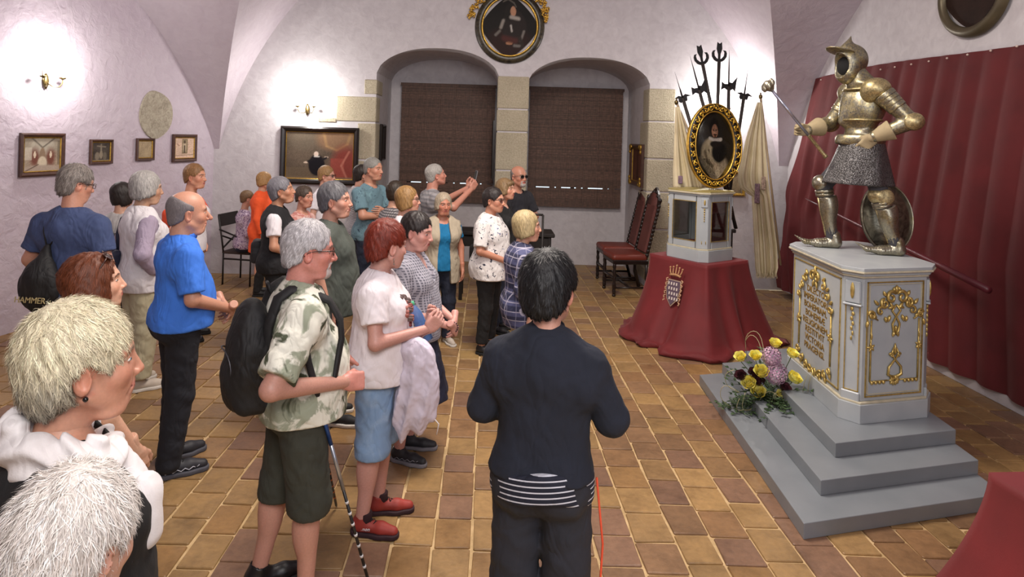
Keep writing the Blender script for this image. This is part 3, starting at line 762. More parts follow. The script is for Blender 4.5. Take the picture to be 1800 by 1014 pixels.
def shoe_geo():
    if SHOE: return SHOE
    def up(P):
        d = rc(P, (0, -.045, .055), (0, .10, .042), .040, .036); d = smin(d, rc(P, (0, .10, .042), (.004, .175, .034), .040, .030), .02)
        d = smin(d, rc(P, (0, -.03, .07), (0, -.02, .10), .042, .044), .03); d = smax(d, .022-P[:, 2], .004)
        return smax(d, -rc(P, (0, -.018, .095), (0, -.01, .16), .034, .04), .006)
    def so(P):
        X = P.copy(); d = smin(rc(X*V3((1, 1, 0)), (0, -.045, 0), (.004, .165, 0), .046, .048), sph(X*V3((1, 1, 0)), (0, .09, 0), .054), .03)
        return smax(d, np.abs(P[:, 2]-.014)-.013-.004*np.clip(P[:, 1]*-8, 0, 1), .004)
    SHOE['up'] = surf(up, (-.07, -.11, .01), (.07, .23, .15), .006); SHOE['so'] = surf(so, (-.07, -.12, -.01), (.07, .24, .045), .006)
    return SHOE
def make_shoe(root, loc, sd, s, mat=None, sole=None, lace=None, yaw=8, stripe=None, sock=None, name='shoe'):
    g = shoe_geo(); mat = mat or plain('black_shoe_leather', C('1b1b1e'), .5); sole = sole or plain('black_rubber', C('161616'), .8)
    key = (mat.name, sole.name)
    if key not in SHOE:
        a = mesh_np('shoe', *g['up']); a.materials.append(mat); b = mesh_np('sole', *g['so']); b.materials.append(sole); SHOE[key] = (a, b)
    o = link(bpy.data.objects.new(name, SHOE[key][0]), root); o.location = loc; o.rotation_euler = (0, 0, math.radians(-yaw*sd)); o.scale = (s*sd, s, s)
    link(bpy.data.objects.new('sole', SHOE[key][1]), o)
    if lace:
        mb = MB()
        for i in range(5):
            y = .035+.022*i; z = .095-.0085*i-.002*i
            mb.tube([(-.020, y, z-.008), (0, y+.008, z+.002), (.020, y, z-.008)], .0026, 5); mb.tube([(.020, y, z-.008), (0, y+.014, z), (-.020, y+.02, z-.013)], .0024, 5)
        mb.build('laces', lace, o)
    if stripe:
        mb = MB(); pts = [(.044-.012*(i == 8), -.04+.022*i, .034+(.014 if i % 2 else 0)) for i in range(9)]; mb.tube(pts, .0028, 5)
        mb.tube([(.035, .12, .03), (.034, .15, .045), (.015, .165, .055), (-.01, .165, .055)], .003, 5); mb.build('piping', stripe, o)
    if sock:
        mb = MB(); mb.lathe([(.034, .06), (.040, .1), (.041, .13), (.038, .135)], 14); mb.build('sock', sock, o)
    return o
# arms: (elbow, wrist, hand, finger direction, palm) for the left then the right; x is outward
D_ = ((.235, -.03, 1.11), (.245, .05, .86), 'relax', (0, .15, -1), (-1, .1, 0))
ARM = {
 'down': (D_, D_),
 'clasp': (((.245, .0, 1.11), (.055, .215, .98), 'relax', (-.75, .15, -.65), (-.1, -1, 0)), ((.245, .0, 1.11), (.05, .235, .965), 'relax', (-.8, .1, -.55), (-.1, -1, 0))),
 'cross': (((.235, .09, 1.135), (-.02, .215, 1.16), 'relax', (-1, -.1, .1), (0, -1, 0)), ((.235, .09, 1.13), (-.03, .245, 1.12), 'relax', (-1, -.15, .15), (0, -1, 0))),
 'pocket': (((.27, -.08, 1.13), (.20, .07, .93), 'curl', (-.3, .3, -1), (-1, 0, 0)),)*2,
}
def glasses(p, style='rect', mat=None, lens=None, w=1., z=0.):
    mat = mat or GLSF; mb = MB(); ml = MB(); rr = (2.5, 1.55) if style == 'rect' else (2.2, 2.0)
    for sd in (-1, 1):
        pts = [p['fromh']([(sd*(3.3+rr[0]*math.copysign(abs(math.cos(a))**.7, math.cos(a))), 9.3-.25*abs(math.cos(a))*(1+math.cos(a))*.6, z+rr[1]*math.copysign(abs(math.sin(a))**.7, math.sin(a)))])[0] for a in [2*PI*i/16 for i in range(17)]]
        mb.tube(pts, .0022, 6); mb.tube([p['fromh']([q])[0] for q in ((sd*5.8, 8.9, z+.6), (sd*7.3*w, 6.5, z+.7), (sd*7.9*w, 1., z+.5), (sd*7.9*w, -1.5, z-.2), (sd*7.6*w, -3, z-1.8))], [.003, .003, .0022, .002, .002], 6)
        ml.add([p['fromh']([(sd*(3.3+rr[0]*.95*math.copysign(abs(math.cos(a))**.7, math.cos(a))), 9.25-.25*abs(math.cos(a))*(1+math.cos(a))*.6, z+rr[1]*.95*math.copysign(abs(math.sin(a))**.7, math.sin(a)))])[0] for a in [2*PI*i/16 for i in range(16)]], [list(range(16))])
    mb.tube([p['fromh']([q])[0] for q in ((-1.2, 9.4, z+.6), (0, 9.9, z+.9), (1.2, 9.4, z+.6))], .0022, 6)
    o = mb.build('spectacles', mat, p['root']); ml.build('lens', lens or lensmat(), o); return o
def weave(t, v): return t.noise(v, 260, 2)
def fab(name, c, var=.1, rough=.85, sheen=.0):
    if ('f', name) in MATS: return MATS[('f', name)]
    c = C(c) if isinstance(c, str) else c; t = NT(name); v = t.coord(); MATS[('f', name)] = t.set(t.ramp(t.noise(v, 9, 5), [(.3, mul(c, 1-var)), (.7, mul(c, 1+var))]), rough, 0, clothbump(t), .55, .03); return t.m
def blotch(name, base, cols, scale=10, thr=.55, soft=.03, dist=1.5, sc=(1, 1, 1)):
    t = NT(name); v = t.coord(scale=sc); c = C(base)
    for i, (cc, th, s_) in enumerate(cols):
        vv = t.n('Mapping'); vv.inputs['Location'].default_value = (i*3.7, i*1.3, i*2.1); t.l(v, vv.inputs[0]); nz = t.noise(vv.outputs[0], s_, 4, .55, dist)
        c = t.mix(t.ramp(nz, [(th, (0, 0, 0)), (th+soft, (1, 1, 1))]), c, C(cc))
    return t.set(c, .85, 0, clothbump(t), .55, .03)
def bands(name, c1, c2, freq, width=.5, axis=2, rot=(0, 0, 0), warp=.0, extra=None):
    t = NT(name); v = t.coord(rot=rot); sx = t.n('SeparateXYZ'); 
    if warp:
        nz = t.n('TexNoise'); nz.inputs['Scale'].default_value = 7; t.l(v, nz.inputs['Vector']); v2 = t.mix(warp, v, nz.outputs['Color']); t.l(v2, sx.inputs[0])
    else: t.l(v, sx.inputs[0])
    def b(ax, fr, w): return t.math('LESS_THAN', t.math('FRACT', t.math('MULTIPLY', sx.outputs[ax], fr)), w)
    c = t.mix(b(axis, freq, width), C(c1), C(c2))
    for e in (extra or []): c = t.mix(t.math('MULTIPLY', b(e[0], e[1], e[2]), e[4]), c, C(e[3]))
    return t.set(c, .85, 0, clothbump(t), .55, .03)
DENIM = fab('dark_denim', '1c2436', .2); DENIM2 = fab('black_denim', '15171f', .2)
LDEN = blotch('light_denim', '7d9bc0', [('96aecb', .5, 5), ('6c8ab0', .6, 8)], soft=.25); BLK = fab('black_cloth', '141416', .2); KHAKI = fab('khaki_cotton', 'b0a88c', .1)
WHT = fab('white_cotton', 'e2dde2', .03); GREYM = fab('grey_cotton', '8c8c90', .1); NAVY = fab('navy_fleece', '1a1e2a', .14, .95)
BR = plain('brown_shoe_leather', C('6a5140'), .6); WS = plain('white_rubber', C('c9c4bc'), .7); LT = plain('pale_canvas', C('b8ada0'), .8)
REDS = attrmat('red_mesh_shoe', .6); 
PPL = {}
# --- left foreground
PPL['hair_only'] = person(112, 1080, 846, 50, 'white-haired head nearest the camera at the bottom left, seen from behind', skin='caa08c', haircol='fff6ee', nst=9000, stl=5.0, stw=.07, vox=.005, hsc=1.12,
  hair=dict(top=1.6, side=1.3, back=1.8, zb=-8, zs=-4, mess=.45, lift=1.6, lump=.5, seed=2, crown=(1, -4, 12)), shirt=dict(mat=fab('sand_top', 'a08c80'), sleeve=.5), legs=dict(mat=BLK), head=(0, -10, 0), seed=2)
PPL['scarf'] = person(122, 770, 541, 84, 'woman with short layered blonde hair, black top and white scarf in the left foreground', skin='c08c74', haircol='f8ecca', nst=8000, stl=5.5, stw=.075, vox=.0034, hsc=1.18,
  hair=dict(top=1.9, side=1.2, back=1.7, zb=-9.5, zs=-2, fr=10, mess=.4, lift=1.1, lump=.5, seed=5, roots='8f8a80', crown=(0, -5, 12), flow=(0, .2, -.4)), shirt=dict(mat=fab('black_knit', '101012', .25), sleeve=2, loose=.012, sw=.03, vox=.007, neck='wide'),
  legs=dict(mat=BLK), g=1.14, belly=.6, head=(0, 2, 0), face=dict(age=.8, w=1.03), seed=3)
PPL['brunette'] = person(152, 440, 447, 88, 'young woman with long auburn hair, sunglasses on her head and a tattooed arm', skin='d8a88e', haircol='7a3f22', nst=6000, stl=9, stw=.09, vox=.004, hsc=1.12,
  hair=dict(top=1.1, side=1.5, back=1.6, zb=-15, zs=-9, cover=1, long=12, mess=.12, lift=.5, lump=.5, seed=4, crown=(0, 1, 12), flow=(0, -.5, -1.0), nar=.2), shirt=dict(mat=blotch('dark_flower_print', '17171a', [('6e7a48', .62, 14), ('b05a4a', .68, 22)]), sleeve=0, neck='wide', loose=.004),
  legs=dict(mat=BLK), arms=(ARM['down'][0], ((.24, .08, 1.11), (.16, .20, .90), 'relax', (-.2, .3, -1), (-1, -.2, 0))), head=(0, 8, 0), face=dict(jaw=.95), seed=6, brow='4a2c1c', lip='a85850', eye='3a2c20')
# --- left group
PPL['navy'] = person(130, 255, 291, 38, 'grey-haired man in a navy T-shirt carrying a black drawstring bag, beside the left wall', fem=False, skin='c58f78', haircol='9c938c', nst=1500, stl=6, stw=.14,
  hair=dict(top=1.2, side=1.1, back=1.4, zb=-9.5, zs=-3, mess=.4, lift=1.2, lump=.5, seed=1, crown=(0, -3, 12), flow=(0, -.2, -.5)), shirt=dict(mat=fab('faded_navy_jersey', '3c4a70', .12), sleeve=.72, loose=.015, sw=.024, hem=.84), legs=dict(mat=GREYM, w=.015),
  head=(32, -12, 0), arms=(((.27, -.03, 1.12), (.22, .10, .90), 'relax', (0, .3, -1), (-1, .1, 0)),)*2, seed=7, belly=.3, face=dict(age=.5))
PPL['dark_far'] = person(214, 200, 321, 25, 'dark-haired woman in a light grey T-shirt, half hidden behind the white-haired woman', skin='c89880', haircol='2c221e', nst=700, stl=6, hair=dict(top=.8, side=1.1, back=1.2, zb=-11, zs=-7, cover=1, seed=3), shirt=dict(mat=fab('light_grey_jersey', 'a9a6a6'), sleeve=.6), legs=dict(mat=DENIM), head=(30, 0, 0), seed=8)
PPL['whitevest'] = person(252, 218, 303, 72, 'white-haired woman in a white hooded vest over a lilac shirt and khaki trousers', skin='c39a80', haircol='cfcbc6', nst=2200, stl=7, stw=.14, hsc=1.14, vox=.005,
  hair=dict(top=1.6, side=1.4, back=1.7, zb=-8.5, zs=-4, cover=1, mess=.15, lift=.5, seed=2, nar=.4, fr=10), shirt=dict(mat=fab('lilac_cotton', 'a598ac', .08), sleeve=1.75, sw=.018, hem=.86), vest=dict(mat=fab('white_quilt', 'dedade', .04), sleeve=0, hem=.80, loose=.006, wr=.006),
  legs=dict(mat=KHAKI, w=.03, cuff=.11), shoes=dict(mat=LT, sole=WS), arms=ARM['pocket'], g=1.1, belly=.4, head=(8, -2, 0), face=dict(age=1.0), seed=9, lip='a87068')
PPL['ginger'] = person(338, 176, 289, 105, 'woman with short ginger hair in a white top, standing by the left wall', skin='cf9478', haircol='a87a4c', nst=1100, stl=4, hair=dict(top=1.4, side=.5, back=1., zb=-6, zs=1, mess=.4, lift=.8, seed=4), shirt=dict(mat=WHT, sleeve=.45, neck='wide', loose=.01), legs=dict(mat=DENIM), head=(14, 2, 0), seed=10, arms=ARM['pocket'], face=dict(age=.6))
PPL['polo'] = person(322, 284, 335, 74, 'balding grey-haired man in a bright blue polo shirt and dark jeans', fem=False, skin='c9947c', haircol='8d8688', nst=900, stl=2.0, stw=.1, hsc=1.22, vox=.0042,
  hair=dict(top=.15, side=.25, back=.35, zb=-7, zs=1.0, bald=5.2, mess=.2, lift=.1, lump=.1, seed=1, fr=15), shirt=dict(mat=fab('bright_blue_pique', '3c78dc', .05), sleeve=.85, neck='collar', loose=.012, sw=.026, hem=.90), legs=dict(mat=DENIM2, w=.016, cuff=.035),
  shoes=dict(mat=plain('charcoal_hiking_upper', C('24242a'), .6), sole=plain('grey_rubber', C('4a4a52'), .8), lace=BLK, stripe=plain('silver_piping', C('a8aab4'), .4)), arms=ARM['clasp'], belly=.8, g=1.04, head=(6, 0, 0), face=dict(age=1.1, nose=1.12, w=1.0), seed=11, feet=(.02, -.05), eye='5a4a3a')
PPL['orange'] = person(462, 138, 303, 95, 'strawberry-blonde woman in a long orange jacket beside the iron chair', skin='cf9a80', haircol='c99a60', nst=800, stl=5, hair=dict(top=1.4, side=1.2, back=1.3, zb=-8, zs=-4, cover=1, seed=5), shirt=dict(name='jacket', mat=fab('orange_shell', 'ee5a28', .05), sleeve=1.8, hem=.62, loose=.02, flare=.02, neck='collar'), legs=dict(mat=BLK), head=(5, 0, 0), seed=12)
PPL['greybob'] = person(490, 190, 311, 96, 'woman with a grey bob, black sleeveless jacket and white sleeves, looking up', skin='c08c70', haircol='96949c', nst=1800, stl=7, stw=.14, hsc=1.14, vox=.005, hair=dict(top=1.2, side=.9, back=1.4, zb=-8, zs=-2, mess=.1, lift=.3, seed=6, fr=11),
  shirt=dict(mat=WHT, sleeve=.62, sw=.02), vest=dict(mat=fab('black_nylon', '17171b', .2), sleeve=0, hem=.84, loose=.006, open=.025), legs=dict(mat=BLK), arms=ARM['clasp'], head=(4, 12, 0), seed=13, g=1.04, face=dict(age=.8, jaw=.95))
PPL['pink'] = person(532, 172, 327, 128, 'older woman with short brown hair and pink blouse, behind the woman in green', skin='c48c76', haircol='5b4a3e', nst=900, stl=3.5, hair=dict(top=1.4, side=1.0, back=1.1, zb=-6, zs=-1, curl=.6, mess=.4, lift=.8, seed=7), shirt=dict(mat=blotch('pink_print', 'b87870', [('d0a8a0', .5, 16)]), sleeve=.6), legs=dict(mat=DENIM), face=dict(age=1.2), seed=14)
PPL['specsblond'] = person(571, 142, 292, 118, 'woman with short fair hair and dark glasses in front of the large painting', skin='cf9c86', haircol='b88f5c', nst=900, stl=4, hair=dict(top=1.3, side=.9, back=1.1, zb=-7, zs=-1, seed=8), shirt=dict(mat=WHT, sleeve=.6), legs=dict(mat=DENIM), seed=15, head=(-4, 0, 0))
PPL['green'] = person(583, 240, 321, 100, 'stout woman with short grey hair, dark green T-shirt and blue jeans', skin='c6937e', haircol='77767a', nst=2200, stl=4.5, stw=.13, hsc=1.15, vox=.0045, hair=dict(top=1.5, side=.8, back=1.3, zb=-7.5, zs=-.5, mess=.25, lift=.6, seed=9, fr=10),
  shirt=dict(mat=fab('dark_green_jersey', '454b45', .1), sleeve=.8, loose=.016, sw=.024, hem=.80, flare=.02), legs=dict(mat=fab('blue_jeans', '232d49', .2), w=.012, cuff=.04), shoes=dict(mat=plain('black_knit_shoe', C('17171a'), .7), sole=WS), g=1.14, belly=.8, head=(6, 5, 0), face=dict(age=.7, w=1.05, jaw=1.08), seed=16, feet=(0, .1))
PPL['stripe'] = person(633, 144, 290, 70, 'dark-haired woman in a white shirt with fine grey stripes, behind the man in teal', skin='cf9a84', haircol='2c2019', nst=700, stl=5, hair=dict(top=1., side=.8, back=1.2, zb=-8, zs=-3, seed=3), shirt=dict(mat=bands('fine_grey_stripe', 'd2cfd0', '77777c', 60, .45, rot=(.3, .5, 0)), sleeve=.8, loose=.02), legs=dict(mat=DENIM2), seed=17)
PPL['teal'] = person(653, 152, 277, 128, 'tall man with cropped grey hair, folded arms and a speckled teal T-shirt', fem=False, skin='c58f76', haircol='a5a39c', nst=1100, stl=2.4, stw=.12, hsc=1.1, vox=.005, hair=dict(top=.7, side=.4, back=.6, zb=-6, zs=1, lift=.3, lump=.15, seed=1, fr=11.5),
  shirt=dict(mat=blotch('speckled_teal_jersey', '64838f', [('22394c', .64, 26), ('7396a0', .55, 9)]), sleeve=.75, sw=.024, hem=.84), legs=dict(mat=DENIM), arms=ARM['cross'], seed=18, face=dict(age=.5), head=(-5, 2, 0), belly=.3)
# --- camouflage man
CAMO = blotch('tie_dye_green', 'd6d5c8', [('8f9582', .50, 6), ('434a36', .54, 7.5)], soft=.05, dist=.8)
PPL['camo'] = person(533, 388, 389, 80, 'white-haired man with glasses and goatee in tie-dyed shirt and green cargo shorts', fem=False, skin='c8877a', haircol='d3cfd2', nst=3600, stl=3.4, stw=.10, hsc=1.16, vox=.0038,
  hair=dict(top=1.1, side=.8, back=1.1, zb=-7.5, zs=.5, mess=.3, lift=.6, lump=.3, seed=11, fr=13.2, flow=(0, -.5, -.3)), shirt=dict(mat=CAMO, sleeve=.85, loose=.016, sw=.03, hem=.86, vox=.008, wr=.006), legs=dict(name='shorts', mat=fab('dark_olive_twill', '34362e', .18), w=.03, cuff=.43, top=.98),
  shoes=dict(mat=plain('black_leather', C('121214'), .4)), arms=(((.285, -.10, 1.115), (.17, .19, 1.01), 'fist', (.15, .9, -.15), (-.95, 0, -.2)), ((.33, -.17, 1.105), (.14, .19, 1.02), 'fist', (-.25, .9, -.12), (-.85, 0, -.3))), belly=1.1, g=1.06, head=(4, -4, 0), face=dict(age=.9, nose=1.05, beard=1), beardc='c4b8b4', seed=19, feet=(-.12, .06), tone=C('b98878'))
# --- red haired woman and neighbours
PPL['red'] = person(672, 326, 388, 98, 'woman with cropped red hair in white T-shirt, pale denim shorts and red shoes', skin='cf9c90', haircol='8a2f1a', nst=4200, stl=4.2, stw=.10, hsc=1.2, vox=.0038,
  hair=dict(top=1.3, side=.7, back=1.4, zb=-8.5, zs=.5, mess=.28, lift=.9, lump=.3, seed=12, fr=11, crown=(0, -5, 11), flow=(0, .3, -.2)), shirt=dict(mat=blotch('white_tee_red_blossom', 'e4dde2', [('e0d8dc', .5, 9)]), sleeve=.62, loose=.014, sw=.028, hem=.86, flare=.015, vox=.008), legs=dict(name='shorts', mat=LDEN, w=.03, cuff=.44, top=.98),
  shoes=dict(mat=plain('red_trail_mesh', C('8e3028'), .6, var=.3), sole=plain('maroon_rubber', C('2e1820'), .8), lace=BLK, sock=plain('maroon_sock', C('2a1218'), .9)), arms=(((.22, .07, 1.13), (.09, .28, 1.17), 'curl', (-.6, .5, .5), (0, -1, -.2)), ((.245, .02, 1.12), (.06, .29, 1.15), 'curl', (.1, .75, .7), (-.8, .1, .4))), g=1.12, belly=.5, head=(-38, -6, 0), seed=20, feet=(.03, -.03), tone=C('c29084'))
PPL['dots'] = person(727, 268, 374, 108, 'smiling woman with short dark hair, grey dotted blouse and navy skirt', skin='cf9a8e', haircol='2b201e', nst=2200, stl=4, stw=.12, hsc=1.16, vox=.0045, hair=dict(top=1.3, side=.7, back=1.2, zb=-7, zs=0, mess=.3, lift=.7, seed=13, fr=10.5),
  shirt=dict(mat=bands('dotted_viscose', '8f8d97', '50505c', 62, .42, extra=[(0, 62, .45, 'a4a2ac', .9)]), sleeve=.8, neck='v', loose=.016, sw=.024, hem=.86, vox=.0085), legs=dict(name='skirt', mat=fab('navy_skirt_cloth', '1f2238', .2), skirt=.13, cuff=.42), arms=ARM['clasp'], g=1.18, belly=.8, shoes=dict(mat=plain('black_sandal', C('26262a'), .6), sole=plain('grey_sole', C('77757a'), .8), stripe=plain('grey_webbing', C('8f9096'), .6)), head=(4, -8, 0), face=dict(age=.8, w=1.04), seed=21)
PPL['hair21'] = person(693, 172, 319, 60, 'dark-brown-haired woman mostly hidden behind the fair woman in glasses', skin='c89880', haircol='382a1c', nst=900, stl=5, hair=dict(top=1.3, side=1.2, back=1.3, zb=-9, zs=-5, cover=1, seed=14), shirt=dict(mat=bands('grey_check', '5a565a', 'a8a4a4', 40, .5, extra=[(0, 40, .5, '3a3a40', .6)]), sleeve=.8), legs=dict(mat=DENIM), seed=22)
PPL['specs20'] = person(712, 190, 328, 92, 'woman with a honey-blonde bob and tortoiseshell glasses', skin='d09a84', haircol='b48a54', nst=2000, stl=7, stw=.15, hsc=1.14, vox=.005, hair=dict(top=1.3, side=1.2, back=1.4, zb=-10.5, zs=-6, cover=1, mess=.1, seed=15, nar=.4), shirt=dict(mat=WHT, sleeve=.8), legs=dict(mat=DENIM), seed=23, head=(6, 4, 0))
PPL['phone'] = person(762, 150, 288, 72, 'white-haired man in a grey striped T-shirt raising a phone to take a picture', fem=False, skin='c88c78', haircol='c6c1ba', nst=1100, stl=3, stw=.12, hsc=1.12, vox=.005, hair=dict(top=.6, side=.6, back=.9, zb=-7.5, zs=.5, fr=15, mess=.25, lift=.4, seed=16),
  shirt=dict(mat=bands('grey_marl_stripe', '9c999a', '807e82', 22, .5, warp=.03), sleeve=.75, sw=.024, hem=.84), legs=dict(mat=BLK), arms=(((.20, .18, 1.28), (.04, .46, 1.47), 'curl', (-.1, .5, .9), (-.2, .1, .4)), ((.26, .17, 1.27), (.06, .46, 1.46), 'curl', (0, .55, .85), (-.8, 0, .2))), seed=24, head=(4, 12, 0), belly=.3)
PPL['beige'] = person(779, 174, 339, 166, 'short woman with a pale blonde bob, beige waistcoat over a bright blue top', skin='c0826a', haircol='c6b59c', nst=1500, stl=5, stw=.14, hsc=1.1, vox=.005, hair=dict(top=1.1, side=1.0, back=1.2, zb=-8, zs=-5, cover=1, mess=.12, seed=17, nar=.3),
  shirt=dict(mat=fab('petrol_blue_jersey', '0c6c9c', .08), sleeve=.55, neck='wide', hem=.86), vest=dict(name='waistcoat', mat=fab('beige_suede', 'a89c88', .08), sleeve=0, hem=.72, loose=.014, open=.055, flare=.01), legs=dict(mat=fab('navy_trousers', '1c2233', .15), w=.015), shoes=dict(mat=LT, sole=WS), seed=25, g=1.05, face=dict(age=1.1), head=(-4, -2, 0))
PPL['floral'] = person(864, 180, 330, 112, 'dark-haired woman with glasses in a white blouse with navy blossoms and black trousers', skin='cb9278', haircol='2c2220', nst=1600, stl=3.8, stw=.13, hsc=1.14, vox=.005, hair=dict(top=1.2, side=.7, back=1.2, zb=-7, zs=-.5, mess=.25, seed=18, fr=10.5),
  shirt=dict(mat=blotch('navy_blossom_print', 'dedad8', [('24283e', .60, 15), ('6b7294', .66, 11)], dist=2.2), sleeve=.85, loose=.02, sw=.028, hem=.80, flare=.015), legs=dict(mat=BLK, w=.008, cuff=.12), arms=ARM['clasp'], g=1.18, belly=.8, seed=26, head=(4, 2, 0), tone=C('c0866c'))
PPL['bob26'] = person(885, 162, 314, 112, 'woman with a light brown fringe and bob in black, in front of the bald man', skin='cb957c', haircol='9a7b54', nst=1400, stl=6, stw=.15, hair=dict(top=1.2, side=1.2, back=1.3, zb=-9.5, zs=-5, cover=1, fringe=1, fr=9.3, seed=19), shirt=dict(mat=BLK, sleeve=.8), legs=dict(mat=DENIM), seed=27, head=(4, 6, 0))
PPL['bald'] = person(909, 145, 291, 136, 'bald man with sunglasses and grey goatee in a black T-shirt beside the pier', fem=False, skin='bb836c', haircol='8a807a', nst=300, stl=1., stw=.1, hsc=1.1, vox=.005, hair=dict(top=.05, side=.1, back=.15, zb=-6, zs=1, bald=4, lump=.05, lift=.05, seed=1), face=dict(beard=1), beardc='b4aca8',
  shirt=dict(mat=blotch('black_print_tee', '1b1b22', [('8a8a98', .74, 18)]), sleeve=.8, sw=.024, hem=.84), legs=dict(mat=DENIM), arms=ARM['cross'], seed=28, belly=.5, g=1.06)
PPL['plaid'] = person(921, 228, 371, 82, 'woman with a blonde bob in a navy and white plaid shirt', skin='cf9c84', haircol='d4bd8c', nst=2600, stl=7, stw=.13, hsc=1.16, vox=.0045, hair=dict(top=1.3, side=1.3, back=1.5, zb=-9.5, zs=-5.5, cover=1, mess=.12, lift=.4, seed=20, nar=.5),
  shirt=dict(mat=bands('navy_plaid', '2c2f4a', '4d5072', 13, .5, extra=[(0, 15, .12, 'b4b0c0', .7), (2, 15, .12, 'b4b0c0', .7), (1, 15, .10, '8c8aa0', .5)]), sleeve=1.2, loose=.02, sw=.024, hem=.76), legs=dict(mat=KHAKI), seed=29, g=1.08, belly=.4, head=(2, 2, 0), face=dict(age=.6))
# --- the guide
STR = bands('navy_white_stripe', '161a2a', 'c6c8d2', 55, .25, rot=(.12, .1, 0))
PPL['guide'] = person(965, 486, 446, 8, 'black-haired guide in navy fleece and dark trousers with back to the camera', skin='c99480', haircol='17171a', nst=5200, stl=3.6, stw=.11, hsc=1.2, vox=.004,
  hair=dict(top=1.5, side=1.4, back=1.6, zb=-9, zs=0, mess=.3, lift=.8, lump=.35, seed=21, crown=(0, -4, 12)), shirt=dict(name='fleece', mat=NAVY, sleeve=1.95, neck='turtle', loose=.012, sw=.016, hem=.955, vox=.008, dw=.155), legs=dict(mat=fab('slate_trousers', '23252e', .15), w=.025, cuff=.05, top=.99),
  arms=(((.245, .0, 1.15), (.10, .23, 1.15), 'relax', (-.6, .5, 0), (0, -1, 0)), ((.262, .0, 1.16), (.12, .23, 1.17), 'relax', (-.5, .6, 0), (0, -1, 0))), g=.92, head=(14, -4, 0), seed=30, fem=True)
# --- the seated child
PPL['child'] = person(432, 130, 332, 80, 'child in a purple patterned top and jeans sitting on the iron chair', skin='c9947c', haircol='8a6a48', nst=500, stl=3, hair=dict(top=.9, side=.7, back=.8, zb=-6, zs=0, seed=2), shirt=dict(mat=blotch('purple_wave_print', 'b4a0b4', [('6b5078', .52, 14), ('d8cdd8', .56, 20)], dist=3), sleeve=1.5, hem=.86), legs=dict(mat=DENIM, cuff=.40), sit=True, seed=31, arms=ARM['clasp'], shoes=False)
# ================================================================ things worn and held
for k_, st_ in (('navy', 'rect'), ('camo', 'rect'), ('specsblond', 'rect'), ('specs20', 'rect'), ('floral', 'round')): glasses(PPL[k_], st_)
LD = NT('dark_lens').set(C('1c1818'), .1, 0); glasses(PPL['bald'], 'rect', mat=METALF, lens=LD)
def world(p, q): # local point of a person to the room
    return p['root'].matrix_basis @ Vector(q)
def att(name, p, label, cat):   # a thing that follows a person's place and turn
    r = p['root']; return empty(name, r.location, r.rotation_euler.z, label, cat)
def text(body, name, mat, parent, M, size, depth=.001, align='CENTER', shear=0):
    cu = bpy.data.curves.new(name, 'FONT'); cu.body = body; cu.size = size; cu.extrude = depth; cu.align_x = align; cu.align_y = 'CENTER'; cu.resolution_u = 2; cu.shear = shear
    o = bpy.data.objects.new(name, cu); col.objects.link(o); dg = bpy.context.evaluated_depsgraph_get()
    me = bpy.data.meshes.new_from_object(o.evaluated_get(dg)); bpy.data.objects.remove(o); me.materials.clear(); me.materials.append(mat)
    me.transform(M); return link(bpy.data.objects.new(name, me), parent)
def MAT(x, y, z, o):
    m = Matrix((Vector(x), Vector(y), Vector(z))).transposed().to_4x4(); m.translation = Vector(o); return m
def sdfobj(name, f, lo, hi, h, mat, parent, s=1., cols=None):
    v, q = surf(f, lo, hi, h); return onp(name, v*s, q, mat, parent, cols=cols)
# sunglasses pushed up on the auburn hair
p = PPL['brunette']; o = glasses(p, 'round', mat=GLSF, lens=LD, z=0); o.name = 'sunglasses'
me_ = o.data; c_ = p['hc']; Rx = Matrix.Translation(c_) @ Matrix.Rotation(math.radians(52), 4, 'X') @ Matrix.Translation(-c_)
for ob in (o, o.children[0]):
    ob.data.transform(Rx); ob.data.transform(Matrix.Translation((0, -.004, .028)))
# tattoo: inked scrolls lying on the upper arm nearest the camera
INK = fab('tattoo_ink', '3a3438', .1, .6, 0)
s_ = p['s']; S_, E_ = Vector(p['AR'][1][1])*s_, Vector(p['AR'][1][2])*s_; mb = MB(); ax = (E_-S_).normalized(); e1 = ax.orthogonal().normalized(); e2 = ax.cross(e1)
for k in range(16):
    t0 = R0.uniform(.25, .8); a0 = R0.uniform(0, 6.28); pts = []
    for i in range(7):
        tt = t0+.09*math.sin(i*.9+k); a = a0+i*.22+.3*math.cos(i*1.1+k); r_ = (.049-.010*tt)*s_*.96; pts.append(S_+(E_-S_)*tt+(e1*math.cos(a)+e2*math.sin(a))*r_)
    mb.tube(pts, .0032, 5)
mb.build('tattoo', INK, p['root'])
# white scarf on the blonde woman
p = PPL['scarf']; s_ = p['s']; SCF = fab('white_scarf_gauze', 'dcd8d8', .04)
def scf(P):
    a = np.arctan2(P[:, 1]+.0, P[:, 0]); r = np.sqrt((P[:, 0]/1.12)**2+(P[:, 1]/1.0)**2); zc = 1.405-.045*np.sin(a)+.012*np.sin(a*2+1)
    d = np.sqrt((r-.098)**2+((P[:, 2]-zc-.015)*.75)**2)-.040-.007*np.sin(P[:, 2]*95+a*5+4*np.sin(a*3))
    for (a_, b_, r1, r2) in (((.00, .09, 1.37), (.08, .15, 1.30), .036, .040), ((.08, .15, 1.30), (.10, .17, 1.20), .036, .026)):
        e = rc(P*V3((1, 1, 1)), a_, b_, r1, r2)+.008*np.sin(P[:, 0]*120+P[:, 1]*80+3*np.sin(P[:, 2]*14)); d = smin(d, e, .02)
    return d
sdfobj('scarf', scf, (-.18, -.17, 1.02), (.19, .24, 1.52), .0055, SCF, p['root'], s_)
mb = MB(); e_ = p['fromh']([(8.3, -.9, -4.8)])[0]; mb.ball(e_, .006); mb.build('earring', plain('jet_bead', C('101010'), .2), p['root'])
